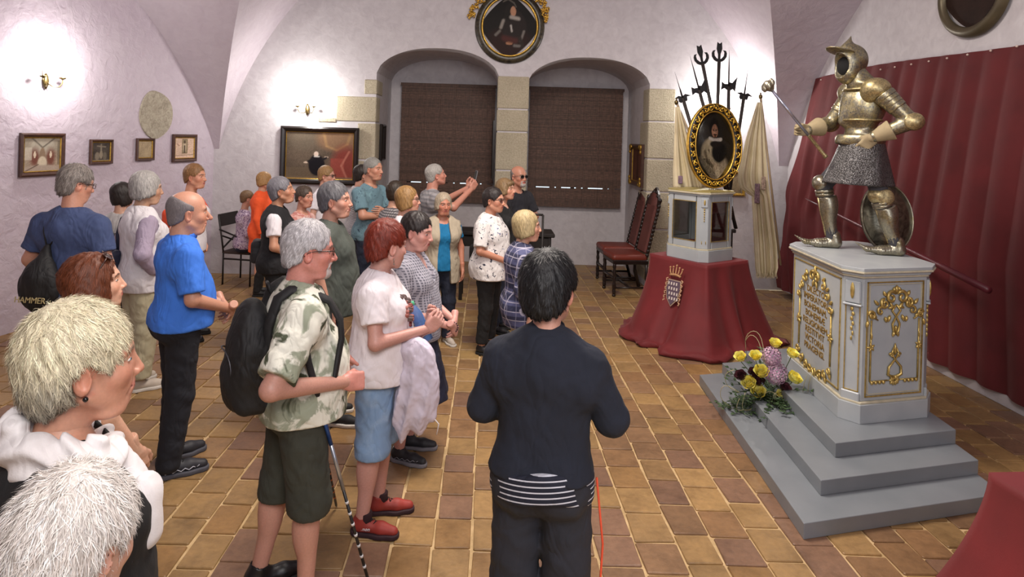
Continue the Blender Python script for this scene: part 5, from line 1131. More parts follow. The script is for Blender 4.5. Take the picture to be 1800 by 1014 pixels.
# dark red pole behind the pedestal
a, b = RW(1416, 349, 4.12), RW(1738, 510, 3.98); r = empty('painted_lance', b, 0, 'long dark red lance leaning across the curtain behind the pedestal', 'lance'); d = a-b
mb = MB(); mb.tube([Vector((0, 0, 0)), d*.18, d*.5, d*.8, d*.9], [.030, .028, .022, .014, .010], 10); mb.build('shaft', plain('dark_red_lacquer', C('5a2028'), .4), r)
mb = MB(); mb.tube([d*.86, d*.9, d*.93, d], [.008, .009, .008, .003], 8); mb.build('steel_point', plain('lance_steel', C('b4aeb0'), .3, .9), r)
# ================================================================ stepped plinth and pedestal (edges follow the photographed directions)
PO = Vector((1.74, 3.49, 0)); U_, V_ = Vector((.966, .26, 0)), Vector((.068, 1, 0)).normalized()
def uv(u, v, z=0.): return PO+U_*u+V_*v+Vector((0, 0, z))
t = NT('grey_gloss_paint'); v = t.coord(); nz = t.noise(v, 4, 4); GREYP = t.set(t.ramp(nz, [(.3, C('777d82')), (.7, C('81868b'))]), .32, 0, t.noise(v, 25, 3), .06, .004)
t = NT('pedestal_paint'); v = t.coord(); nz = t.noise(v, 5, 4); PEDP = t.set(t.ramp(nz, [(.3, C('9ea4a8')), (.7, C('abb0b2'))]), .4, 0, t.noise(v, 40, 3), .06, .003)
CRM = plain('cream_line_paint', C('bcb49c'), .45, var=.12, vs=20); GOLD = plain('gilding', C('c0a662'), .35, .65, var=.25, vs=40, bs=.35, bsc=70)
r = empty('stepped_plinth', uv(.9, 1, 0), 0, 'grey painted stepped wooden plinth under the pedestal of the armour', 'plinth'); OFF = uv(.9, 1, 0)
steps = ((0, 0, 1.40, 2.2, 0, .088), (.222, .222, 1.40, 2.2, .088, .177), (.445, .444, 1.40, 2.2, .177, .268))
for a, b, c_, d, z0, z1 in steps:
    mb = MB(); mb.prism([(uv(*q)-OFF).to_2d()[:] for q in ((a, b), (c_, b), (c_, d), (a, d))], z0, z1); mb.build('step', GREYP, r, bevel=.004)
ZP, ZT = .268, 1.30
def chamf(u0, v0, u1, v1, c, o=0.):
    u0 -= o; v0 -= o; u1 += o; v1 += o; c += o*.3
    return [(uv(*q)-OFF).to_2d()[:] for q in ((u0+c, v0), (u1-c, v0), (u1, v0+c), (u1, v1-c), (u1-c, v1), (u0+c, v1), (u0, v1-c), (u0, v0+c*1.3))]
PU = (.675, .675, 1.39, 1.75, .095)
r = empty('pedestal', OFF+Vector((0, 0, ZP)), 0, 'pale grey pedestal with gilded ornament and Latin inscription carrying the suit of armour', 'pedestal')
def pp_(o, z0, z1, mat, name, bev=.003): mb = MB(); mb.prism(chamf(*PU, o), z0-ZP, z1-ZP); return mb.build(name, mat, r, bevel=bev)
pp_(.028, ZP, ZP+.125, PEDP, 'base_plinth'); pp_(.018, ZP+.125, ZP+.14, CRM, 'gilt_moulding'); pp_(0, ZP+.14, ZT-.07, PEDP, 'body')
pp_(.012, ZT-.07, ZT-.055, CRM, 'gilt_moulding'); pp_(.022, ZT-.055, ZT-.035, PEDP, 'cornice'); pp_(.04, ZT-.035, ZT-.022, CRM, 'gilt_moulding'); pp_(.034, ZT-.022, ZT, PEDP, 'top_board')
# faces: matrices with local x along the face, y into it, z up
def face(a, b):
    A, B = uv(*a)-OFF, uv(*b)-OFF; x = (B-A).normalized(); n_ = Vector((-x.y, x.x, 0)); return MAT(x, n_, (0, 0, 1), A), (B-A).length
u0, v0, u1, v1, ch = PU
Mf, Lf = face((u0+ch, v0), (u1-ch, v0)); Ml, Ll = face((u0, v1-ch), (u0, v0+ch*1.3)); Mc, Lc = face((u0, v0+ch*1.3), (u0+ch, v0))
def rectline(M, x0, z0, x1, z1, w_, mat, name):
    mb = MB(); mb.M = M
    for a, b in (((x0, z0), (x1, z0)), ((x1, z0), (x1, z1)), ((x1, z1), (x0, z1)), ((x0, z1), (x0, z0))):
        mb.box(((a[0]+b[0])/2, -.003, (a[1]+b[1])/2), (abs(a[0]-b[0])+w_, .008, abs(a[1]-b[1])+w_))
    return mb.build(name, mat, r)
H_ = ZT-ZP
rectline(Mf, .03, .17, Lf-.03, H_-.10, .008, GOLD, 'panel_moulding'); rectline(Mf, .045, .185, Lf-.045, H_-.115, .004, CRM, 'panel_moulding')
rectline(Ml, .03, .17, Ll-.03, H_-.10, .008, GOLD, 'panel_moulding'); rectline(Mc, .02, .20, Lc-.02, H_-.10, .005, GOLD, 'panel_moulding')
def scroll(mb, cx, cz, r0, turns=1.3, a0=0, sgn=1, w_=.010, y=-.010, tail=None):
    pts = []; n = 14
    if tail: pts += [Vector((tail[0], y, tail[1]))]
    for i in range(n): t_ = i/(n-1); a = a0+sgn*turns*2*PI*t_; rr = r0*(1-.75*t_); pts.append(Vector((cx+rr*math.cos(a), y-.006*math.sin(t_*PI), cz+rr*math.sin(a))))
    mb.tube(pts, [w_*(.5 if i in (0,) else (1-.45*i/len(pts))) for i in range(len(pts))], 6)
def leaf(mb, x, z, l, a, w_=.012, y=-.010): 
    d = Vector((math.cos(a), 0, math.sin(a))); p0 = Vector((x, y, z)); mb.tube([p0, p0+d*l*.3, p0+d*l*.7, p0+d*l], [w_*.3, w_, w_*.8, w_*.15], 6)
def sym(M, cx, fn, name='gilt_ornament'):
    for s_ in (-1, 1):
        mb = MB(); mb.M = M @ Matrix.Translation((cx, 0, 0)) @ Matrix.Scale(s_, 4, (1, 0, 0)); fn(mb); mb.build(name, GOLD, r)['kind'] = 'stuff'
cxf = Lf/2
def crest(mb):
    z = .80
    scroll(mb, .045, z+.03, .045, 1.2, 2.6, -1, .013); scroll(mb, .10, z-.01, .035, 1.2, 1.5, -1, .011); scroll(mb, .135, z-.06, .03, 1.1, 2.5, -1, .010, tail=(.10, z+.03)); scroll(mb, .205, z-.085, .030, 1.3, .5, 1, .010, tail=(.15, z-.12))
    for a, x, zz, l in ((1.57, .004, z+.06, .05), (2.1, .03, z+.07, .035), (1.0, .09, z+.04, .04), (.8, .15, z-.02, .05), (.3, .16, z-.10, .05), (-1.2, .05, z-.09, .05), (-1.8, .09, z-.10, .04), (-1.3, .23, z-.12, .05), (-.3, .02, z-.03, .05), (.9, .02, z-.05, .06)): leaf(mb, x, zz, l, a)
    mb.tube([Vector(q) for q in ((.0, -.01, z-.02), (.035, -.012, z-.06), (.0, -.012, z-.10), (.03, -.012, z-.15), (.02, -.012, z-.20), (0, -.01, z-.22))], [.007]*6, 6); leaf(mb, 0, z-.16, .05, -1.57); leaf(mb, .01, z-.20, .04, -1.2)
    mb.tube([Vector((.20, -.006, z-.12)), Vector((.20, -.006, .27))], .006, 6); 
    for a in (0, 1.3, 2.6, 3.9, 5.2): leaf(mb, .20, .50, .032, a, .009)
    leaf(mb, .20, .55, .05, 1.57, .008)
    mb.tube([Vector((.20, -.006, .27)), Vector((.05, -.006, .27))], .005, 6)
    for k in range(4): mb.ball((.09+.032*k, -.010, .262), (.013, .010, .013), 7, 5)
    mb.tube([Vector(q) for q in ((.01, -.01, .29), (.055, -.012, .31), (.05, -.012, .36), (.0, -.012, .41), (.03, -.012, .45), (.01, -.01, .49))], [.010, .010, .008, .007, .008, .004], 6); leaf(mb, 0, .44, .08, 1.57); scroll(mb, .03, .44, .018, 1.1, 0, 1, .007)
    for a in (0, .8, -.8, 1.6, -1.6): leaf(mb, .01, .27, .035, a, .012)
sym(Mf, cxf, crest)
cxl = Ll/2
def wreath(mb):
    scroll(mb, .04, .86, .04, 1.2, 2.6, -1, .012); leaf(mb, 0, .86, .08, 1.57, .014); leaf(mb, .02, .83, .06, -1.3)
    for x, z, rr, a0 in ((.15, .82, .035, 2), (.21, .76, .030, 1), (.27, .68, .03, .5)): scroll(mb, x, z, rr, 1.2, a0, -1, .010); leaf(mb, x-.02, z+.03, .05, .8)
    mb.tube([Vector((.27, -.006, .66)), Vector((.27, -.006, .28))], .007, 6)
    for a in (0, 1.3, 2.6, 3.9, 5.2): leaf(mb, .27, .48, .04, a, .011)
    for x, z, rr, a0 in ((.27, .25, .03, 3), (.20, .20, .03, 2), (.12, .17, .03, 1.), (.04, .17, .035, 3)): scroll(mb, x, z, rr, 1.2, a0, 1, .010); leaf(mb, x, z-.01, .05, -1.2)
sym(Ml, cxl, wreath)
INS = plain('inscription_gold', C('8c6f35'), .5, .3)
for i, w_ in enumerate(('DILECTO', 'IMPERATORI', 'BOHEMIAM,', 'BOHEMIÆ', 'RELIGIONEM', 'RESTITVIT', 'VICTORIA', 'PRAGENSI.')):
    text(w_, 'inscription_line', INS, r, Ml @ Matrix.Translation((cxl, -.002, .745-.062*i)) @ Matrix.Rotation(PI/2, 4, 'X') @ Matrix.Diagonal((1.12, 1, 1, 1)), .066, .002)
for M_, L_ in ((Mc, Lc), (face((u1-ch, v0), (u1, v0+ch*1.3))[0], Lc)):
    mb = MB(); mb.M = M_; mb.bbox((L_/2, -.008, H_-.17), (L_-.03, .022, .15), .006); mb.bbox((L_/2, -.012, H_-.255), (L_-.01, .03, .014), .004); mb.bbox((L_/2, -.010, .15), (L_*.9, .02, .09), .005); mb.build('pilaster_block', PEDP, r)['kind'] = 'stuff'
    mb = MB(); mb.M = M_; mb.ball((L_/2, -.02, H_-.16), (.014, .010, .055), 8, 6)
    for k in range(7): mb.ball((L_/2+(.004 if k % 2 else -.004), -.008, H_-.285-.033*k), (.012-.001*k, .009, .016), 7, 5)
    mb.build('gilt_drop', GOLD, r)['kind'] = 'stuff'
# ================================================================ suit of armour
def steelmat(name, base, gold, th, sc, rough=.32, metal=.9):
    t = NT(name); v = t.coord(); n1 = t.noise(v, sc, 3, .6, 1.2); n2 = t.noise(v, 90, 3); c = t.ramp(n1, [(th-.04, C(base)), (th+.04, C(gold))])
    c = t.mix(.4, c, t.ramp(n2, [(.38, C('4a4436')), (.6, C(gold))])); return t.set(c, rough, metal, n2, .25, .003)
ETCH = steelmat('etched_gilt_steel', '8a877d', 'aba07c', .50, 22, .38, .85); STEEL = steelmat('bright_steel', 'a5a090', '9a8f70', .6, 9, .3, .85); BAND = steelmat('gilt_band', 'a89a74', 'c0ae80', .5, 40, .4, .8)
LEA = plain('buff_leather', C('9c8c6c'), .75, var=.12, vs=14); t = NT('mail'); v = t.coord(scale=(110, 110, 150)); vo = t.n('TexVoronoi'); t.l(v, vo.inputs['Vector']); vo.inputs['Scale'].default_value = 1.
MAIL = t.set(t.ramp(vo.outputs['Distance'], [(.25, C('191818')), (.5, C('6e6c6c'))]), .4, .7, vo.outputs['Distance'], .8, .006)
HOSE = fab('grey_hose', '3a393d', .1)
az = math.radians(math.degrees(math.atan2(2.6, 4.5))-112)
pc = G(1514, 442, ZT); AR = empty('suit_of_armour', (pc.x, pc.y, ZT), -az, 'gilded steel suit of armour with mail skirt stepping forward on the pedestal', 'armour')
def ao(name, f, lo, hi, mat, h=.0075, par=AR): return sdfobj(name, f, lo, hi, h, mat, par)
hc_ = (0, .12, 1.455)
HR = rotm('Z', 24)
def hq3(P): return (P-V3(hc_)) @ HR
def helm(P):
    q = hq3(P); d = ell(q, (0, -.01, .02), (.105, .125, .125)); d = smin(d, ell(q, (0, .02, -.07), (.085, .10, .10)), .03)
    d = smin(d, rc(q, (0, .045, .10), (0, .0, .205), .035, .004), .05); d = smin(d, rc(q, (0, .10, .06), (0, -.11, .03), .018, .02), .05)
    return smax(d, -ell(q, (0, .125, -.03), (.078, .085, .095)), .006)
ao('helmet', helm, (-.15, -.1, 1.26), (.15, .32, 1.69), ETCH, .006)
ao('face_opening_shade', lambda P: ell(hq3(P), (0, .0, -.03), (.092, .095, .10)), (-.12, -.05, 1.3), (.12, .28, 1.56), plain('helmet_shade_black', C('030303'), .9))  # black solid standing in for the shade inside the open helmet
ao('peak', lambda P: smax(ell(hq3(P) @ rotm('X', 14), (0, .105, .055), (.10, .125, .016)), -half(hq3(P), (0, .05, 0), (0, 1, 0)), .004), (-.2, .1, 1.44), (.16, .4, 1.62), ETCH, .005)
mb = MB(); mb.tube([Vector(V3((.078*math.cos(a), .100-.035*abs(math.cos(a))-.02*max(0, -math.sin(a))*0, -.03+.092*math.sin(a))) @ HR.T+V3(hc_)) for a in np.linspace(0, 2*PI, 25)], .006, 6); mb.build('opening_rim', STEEL, AR)
ao('gorget', lambda P: smin(rc(P, (0, .03, 1.27), (0, .08, 1.36), .105, .082), ell(P, (0, .0, 1.29), (.14, .12, .035)), .03), (-.18, -.15, 1.2), (.18, .22, 1.45), ETCH)
def breast(P):
    d = ell(P, (0, .03, 1.10), (.175, .135, .20)); d = smin(d, rc(P, (0, .13, 1.18), (0, .155, 1.0), .03, .035), .07); d = smin(d, ell(P, (0, -.02, 1.16), (.165, .12, .17)), .05); d = smin(d, ell(P, (0, .02, .90), (.145, .12, .06)), .05)
    return smax(smax(d, P[:, 2]-1.285, .01), .885-P[:, 2], .01)
ao('breastplate', breast, (-.22, -.18, .87), (.22, .25, 1.31), ETCH)
mb = MB()
for zz in (1.01, 1.245): mb.lathe([(.178 if zz < 1.1 else .15, zz-.008), (.184 if zz < 1.1 else .156, zz), (.178 if zz < 1.1 else .15, zz+.008)], 28, c=(0, .035, 0), sy=.80)
mb.build('gilt_band', BAND, AR)
ao('fauld', lambda P: smax(smin(ell(P, (0, .02, .86), (.19, .155, .10)), ell(P, (0, .09, .85), (.12, .12, .09)), .03), np.maximum(P[:, 2]-.90-.25*np.abs(P[:, 0])*0, .83-P[:, 2]-.12*np.abs(P[:, 0])), .006), (-.23, -.18, .76), (.23, .25, .93), ETCH)
def skirt(P):
    z = np.clip((.88-P[:, 2])/.36, 0, 1); rx, ry = .175+.045*z, .135+.115*z; q = P-V3((0, .015, 0)); q[:, 1] -= .03*z
    d = (np.sqrt((q[:, 0]/rx)**2+(q[:, 1]/ry)**2)-1)*.15; a = np.arctan2(q[:, 1], q[:, 0]); d = d+.006*z*np.sin(a*7)
    return smax(smax(d, P[:, 2]-.88, .01), .515-P[:, 2]+.03*P[:, 1], .01)
ao('mail_skirt', skirt, (-.27, -.28, .48), (.27, .36, .91), MAIL, .009)
SHL, SHR = {1: (.19, .02, 1.225), -1: (-.19, -.02, 1.225)}, 0
el = {1: (.25, .17, .985), -1: (-.285, -.20, 1.00)}; wr = {1: (.16, .36, .93), -1: (-.20, .01, .885)}
for sd in (1, -1):
    S_, E_, W_ = V3(SHL[sd]), V3(el[sd]), V3(wr[sd]); ax = (E_-S_)/np.linalg.norm(E_-S_); fx = (W_-E_)/np.linalg.norm(W_-E_)
    ao('pauldron', lambda P: smin(ell(P, S_+V3((-.01*sd, .02, .015)), (.085, .10, .085)), ell(P, S_+V3((-.045*sd, .06, -.01)), (.075, .055, .085)), .03), S_-.16, S_+.16, BAND if sd < 0 else ETCH, .007)
    for k in range(4):
        c_ = S_+ax*(.055+.034*k); ao('lame', lambda P: smax(rc(P, S_, E_, .080-.004*k, .066), np.abs(half(P, c_, ax))-.022, .004), c_-.12, c_+.12, ETCH, .0075)
    ao('elbow_cop', lambda P: smin(ell(P, E_+V3((sd*.012, -.01, 0)), (.066, .07, .066)), ell(P, E_+V3((sd*.045, .01, .0)), (.02, .062, .06)), .01), E_-.12, E_+.12, BAND, .006)
    ao('vambrace', lambda P: smin(rc(P, S_+(E_-S_)*.6, E_, .060, .052), rc(P, E_, W_, .058, .042), .02), np.minimum(S_, np.minimum(E_, W_))-.09, np.maximum(S_, np.maximum(E_, W_))+.09, ETCH)
    # leather gauntlet: flared cuff and hand
    v1_, q1_ = surf(lambda P: smax(smax(rc(P, W_-fx*.13, W_+fx*.02, .082, .036), -rc(P, W_-fx*.15, W_+fx*.0, .076, .028), .004), -half(P, W_-fx*.12, fx), .006), W_-.24, W_+.12, .0065)
    hd = 'fist' if sd > 0 else 'relax'; fdv = Vector((-.15, 1, .0)) if sd > 0 else Vector((.35, .55, -.75)); v2_, q2_ = place_hand(hd, W_+fx*.01, fdv, Vector((-1, .1, -.2)) if sd > 0 else Vector((.9, -.3, .3)), sd, 1.12)
    v_, q_, c_ = joinm([(v1_, q1_, (1, 1, 1)), (v2_, q2_, (1, 1, 1))]); onp('gauntlet', v_, q_, LEA, AR)
kn = {1: (.12, .25, .50), -1: (-.12, -.07, .435)}; an = {1: (.12, .17, .075), -1: (-.12, -.19, .075)}
for sd in (1, -1):
    K, An = V3(kn[sd]), V3(an[sd]); Hp = V3((sd*.09, .0, .80))
    ao('hose', lambda P: smin(rc(P, Hp, K, .085, .060), rc(P, K, An, .056, .045), .03), np.minimum(Hp, np.minimum(K, An))-.1, np.maximum(Hp, np.maximum(K, An))+.1, HOSE, .011)
    ao('knee_cop', lambda P: smin(ell(P, K+V3((0, .02, .01)), (.070, .062, .066)), ell(P, K+V3((sd*.055, -.02, .0)), (.016, .062, .062)), .01), K-.13, K+.13, BAND if sd < 0 else STEEL, .006)
    for k in range(2): c_ = K+(An-K)*(.12+.06*k); ao('knee_lame', lambda P: smax(rc(P, K, An, .070, .055), np.abs(half(P, c_, An-K))-.012, .003), c_-.1, c_+.1, STEEL, .0065)
    ao('greave', lambda P: smax(smin(rc(P, K, An, .060, .044), ell(P, K*.6+An*.4+V3((0, -.02, 0)), (.058, .064, .13)), .03), half(P, K+(An-K)*.22, K-An), .006), np.minimum(K, An)-.09, np.maximum(K, An)+.09, STEEL, .0075)
    mb = MB(); mb.tube([K+(An-K)*t_+V3((0, .055-.012*t_, 0)) for t_ in (.25, .5, .75, .95)], [.012, .012, .010, .009], 8); mb.build('gilt_band', BAND, AR)
    def sab(P):
        q = P-An; d = rc(q, (0, -.02, -.03), (0, .10, -.042), .046, .036); d = smin(d, rc(q, (0, .10, -.042), (0, .20, -.035), .034, .018), .02); d = smin(d, rc(q, (0, .20, -.035), (0, .285, .012), .018, .004), .02); d = smin(d, rc(q, (0, -.01, .02), (0, -.02, -.03), .050, .048), .02)
        d = d+.0015*np.sin(q[:, 1]*330)*(q[:, 1] > .03); return smax(d, -q[:, 2]-.074, .004)
    ao('sabaton', sab, An+V3((-.08, -.11, -.09)), An+V3((.08, .32, .09)), STEEL, .0065)
# war hammer in its hand
r = empty('war_mace', AR.location, AR.rotation_euler.z, 'silver mace with gilded grip held out by the suit of armour', 'weapon')
hp = Vector(wr[1])+Vector((-.03, .075, -.02)); ab = MAT((1, 0, 0), (0, 1, 0), (0, 0, 1), (0, 0, 0)).to_3x3()
top = AR.matrix_basis.inverted() @ W(1350, 150, pc.y-.12); bot = AR.matrix_basis.inverted() @ W(1452, 276, pc.y-.02); hp2 = AR.matrix_basis @ hp
d = (top-bot)
mb = MB(); mb.tube([bot+d*.30, bot+d*.93], .0115, 10); mb.build('shaft', plain('silver_shaft', C('b0b2c4'), .25, .8), r)
mb = MB(); mb.tube([bot, bot+d*.02, bot+d*.03, bot+d*.30, bot+d*.31], [.018, .018, .013, .013, .017], 10); mb.build('grip', BAND, r)
mb = MB(); qd = d.normalized(); qx = qd.orthogonal().normalized(); qy = qd.cross(qx); mb.tube([top-d*.07, top-d*.02, top+d*.02, top+d*.05], [.016, .045, .045, .012], 8)
for k in range(6): a = k*PI/3; mb.ball(top+(qx*math.cos(a)+qy*math.sin(a))*.038, (.018, .018, .03), 6, 5)
mb.build('head', STEEL, r)
# round shield behind the legs
sc_ = W(1560, 382, pc.y+.26); r = empty('round_shield', sc_, 0, 'round engraved steel shield leaning behind the armoured legs', 'shield'); r.rotation_euler = (math.radians(-10), 0, math.radians(6))
t = NT('engraved_steel'); v = t.coord(); n1 = t.noise(v, 8, 5, .6, 2.); SHD = t.set(t.ramp(n1, [(.35, C('4c483e')), (.65, C('8d8874'))]), .35, .8, n1, .5, .006)
Rx90 = Matrix.Rotation(PI/2, 4, 'X'); mb = MB(); mb.lathe([(.26, -.02), (.255, .0), (.16, .045), (.06, .065), (.001, .068)], 40, M=Rx90, sx=.86, sy=1.08); mb.build('dish', SHD, r)
ring(r, .222, .276, [(-.006, 0), (0, -.012), (.008, 0), (0, .012), (-.006, 0)], STEEL, 'rim', 48)
mb = MB(); mb.tube([(.03, -.0, -.27), (.03, -.07, -.285), (-.04, -.08, -.285)], .006, 6); mb.tube([(.10, 0, -.2), (.11, .10, -.285)], .006, 6); mb.build('stand', BLKP, r)
# ================================================================ flower arrangement
fc = G(1360, 725, .09); fr_ = empty('flower_arrangement', (fc.x, fc.y, .09), 0, 'flower arrangement of yellow roses, pink hydrangeas and trailing greenery on the plinth steps', 'flowers')
LEAFM = attrmat('leaf_green', .5, var=.25); rf = random.Random(12)
def fl(px, py, dy=0.): return W(px, py, fc.y+dy)-fr_.location
core = fl(1355, 700, .05)
def petal(mb, c, n_, up, w_, h_, curl):
    n_ = n_.normalized(); s_ = n_.cross(up).normalized() if n_.cross(up).length > .1 else n_.orthogonal().normalized(); u_ = s_.cross(n_).normalized(); vs = []
    for j in range(4):
        for i in range(4): a = (i/3-.5)*2; b = j/3; vs.append(c+s_*a*w_*(.5+.5*math.sin(b*PI*.8+.5))+u_*b*h_+n_*(curl*b*b-.3*w_*a*a))
    mb.add(vs, [(j*4+i, j*4+i+1, (j+1)*4+i+1, (j+1)*4+i) for j in range(3) for i in range(3)], True)
def rose(px, py, dy, rad, cols, name='rose'):
    c = fl(px, py, dy); o = empty(name, c, parent=fr_); ax = (c-core+Vector((0, -.5, .5))*.4).normalized(); a1 = ax.orthogonal().normalized(); a2 = ax.cross(a1); mb = MB(); k = 0
    for ly, (n, rr, hh) in enumerate(((3, .18, .75), (4, .42, .8), (5, .68, .75), (6, .9, .6))):
        for i in range(n): a = 2*PI*i/n+ly*.7; d = a1*math.cos(a)+a2*math.sin(a); mb.cur = mul(C(rf.choice(cols)), rf.uniform(.92, 1.1)); petal(mb, d*rr*rad*.8-ax*rad*.4, d, ax, rad*(.42+.12*ly), rad*hh*1.25, rad*(.05+.12*ly))
    mb.build('petals', attrmat('petal', .6, var=.15), o); mb = MB(); mb.tube([-ax*rad*.4, -ax*rad*.9-Vector((0, 0, rad*.3)), (core-c)*.6], [.006, .003, .002], 6); mb.build('stem', STEMM, o)
STEMM = plain('green_stem', C('4a5a30'), .6)
for px, py in ((1363, 603), (1393, 621), (1301, 627), (1328, 625), (1338, 653), (1316, 673), (1333, 688), (1374, 698), (1397, 664), (1423, 730)): rose(px, py, rf.uniform(-.06, .04), .052 if py > 640 else .042, ['fff070', 'fff490', 'f8e458'])
for px, py in ((1302, 660), (1334, 670), (1380, 681), (1326, 655)): rose(px, py, .0, .042, ['4a2028', '5c2c34', '3a181e'])
for px, py, rad in ((1356, 626, .07), (1363, 655, .085)):
    c = fl(px, py, -.02); o = empty('hydrangea', c, parent=fr_); mb = MB()
    for k in range(70):
        th, ph = math.acos(1-2*(k+.5)/70), k*2.4; d = Vector((math.sin(th)*math.cos(ph), math.sin(th)*math.sin(ph), math.cos(th))); mb.cur = mul(C(rf.choice(['c49ab0', 'b088a4', 'd0aabb', 'a07c96'])), rf.uniform(.85, 1.1))
        s_ = d.orthogonal().normalized(); u_ = d.cross(s_)
        for q in range(4): a = q*PI/2+k; e = s_*math.cos(a)+u_*math.sin(a); g_ = s_*math.cos(a+PI/2)+u_*math.sin(a+PI/2); p0 = d*rad*rf.uniform(.85, 1.0); mb.add([p0, p0+e*.018+g_*.008+d*.004, p0+e*.024+d*.002, p0+e*.018-g_*.008+d*.004], [(0, 1, 2, 3)], True)
    mb.build('florets', attrmat('petal', .6, var=.15), o)
mb = MB()
for k in range(190):
    a = rf.uniform(0, 2*PI); up = rf.uniform(-.75, .85); L_ = rf.uniform(.2, .42); d = Vector((math.cos(a)*(1.1 if up < 0 else .8), math.sin(a)*.8-.25, up)); d = d.normalized(); pts = [core*1.0+Vector((rf.uniform(-.05, .05), rf.uniform(-.04, .04), rf.uniform(-.04, .03)))]
    if k > 110: d = Vector((rf.uniform(.0, .9), rf.uniform(-1., -.3), rf.uniform(-.4, .1))).normalized(); L_ = rf.uniform(.3, .58)
    for i in range(6): p_ = pts[-1]+d*L_/6; d = (d+Vector((0, 0, -.13))).normalized(); p_.z = max(p_.z, .015 if p_.y > -.1 else -.05); pts.append(p_)
    mb.cur = C('3a4a28'); mb.tube(pts, [.003, .003, .0025, .002, .002, .0015, .001], 4)
    for i in range(1, 7):
        for sg in (-1, 1, 0):
            tdir = (pts[i]-pts[i-1]).normalized(); sd_ = tdir.cross(Vector((0, 0, 1))); sd_ = sd_.normalized() if sd_.length > .1 else Vector((1, 0, 0)); e = (sd_*sg*.9+tdir*.6+Vector((0, 0, rf.uniform(-.2, .5)))).normalized(); ll = rf.uniform(.022, .042); g_ = e.cross(Vector((rf.uniform(-.3, .3), rf.uniform(-.6, .1), 1))).normalized()*ll*.28
            mb.cur = mul(C(rf.choice(['2c4226', '3a5230', '48603c', '25381f'])), rf.uniform(.8, 1.15)); p0 = pts[i]; mb.add([p0, p0+e*ll*.5+g_, p0+e*ll, p0+e*ll*.5-g_], [(0, 1, 2, 3)], True)
o = mb.build('greenery', LEAFM, fr_); o['kind'] = 'stuff'
mb = MB()
for pts in (((1345, 640), (1340, 590), (1325, 578), (1308, 590), (1312, 620)), ((1343, 640), (1335, 595), (1318, 585), (1310, 600)), ((1372, 700), (1350, 680), (1330, 712), (1322, 730)), ((1362, 690), (1352, 720), (1346, 735)), ((1364, 690), (1360, 715), (1364, 738)), ((1418, 660), (1408, 690), (1418, 715)), ((1428, 655), (1416, 690), (1430, 712)), ((1300, 690), (1270, 670), (1262, 700), (1285, 720)), ((1290, 650), (1272, 655), (1276, 680), (1298, 690)), ((1300, 700), (1290, 740), (1310, 765), (1330, 770)), ((1310, 690), (1300, 730), (1322, 750), (1318, 775))):
    q = [fl(a, b, -.08+.04*i) for i, (a, b) in enumerate(pts)]; q = [Vector((p_.x, p_.y, max(p_.z, .015))) for p_ in q]; sm = []
    for i in range(len(q)-1):
        for t_ in (0, .33, .66): sm.append(q[i].lerp(q[i+1], t_))
    for _ in range(3): sm = [sm[0]]+[(sm[i-1]+sm[i]*2+sm[i+1])/4 for i in range(1, len(sm)-1)]+[sm[-1]]
    mb.tube(sm+[q[-1]], .0022, 5)
o = mb.build('willow_twig', plain('pale_willow', C('a8a078'), .6), fr_); o['kind'] = 'stuff'
mb = MB(); mb.lathe([(.11, 0), (.13, .05), (.12, .055), (.10, .02)], 20, c=(core.x, core.y+.02, 0)); mb.build('dish', plain('dark_flower_dish', C('2a2a22'), .6), fr_)
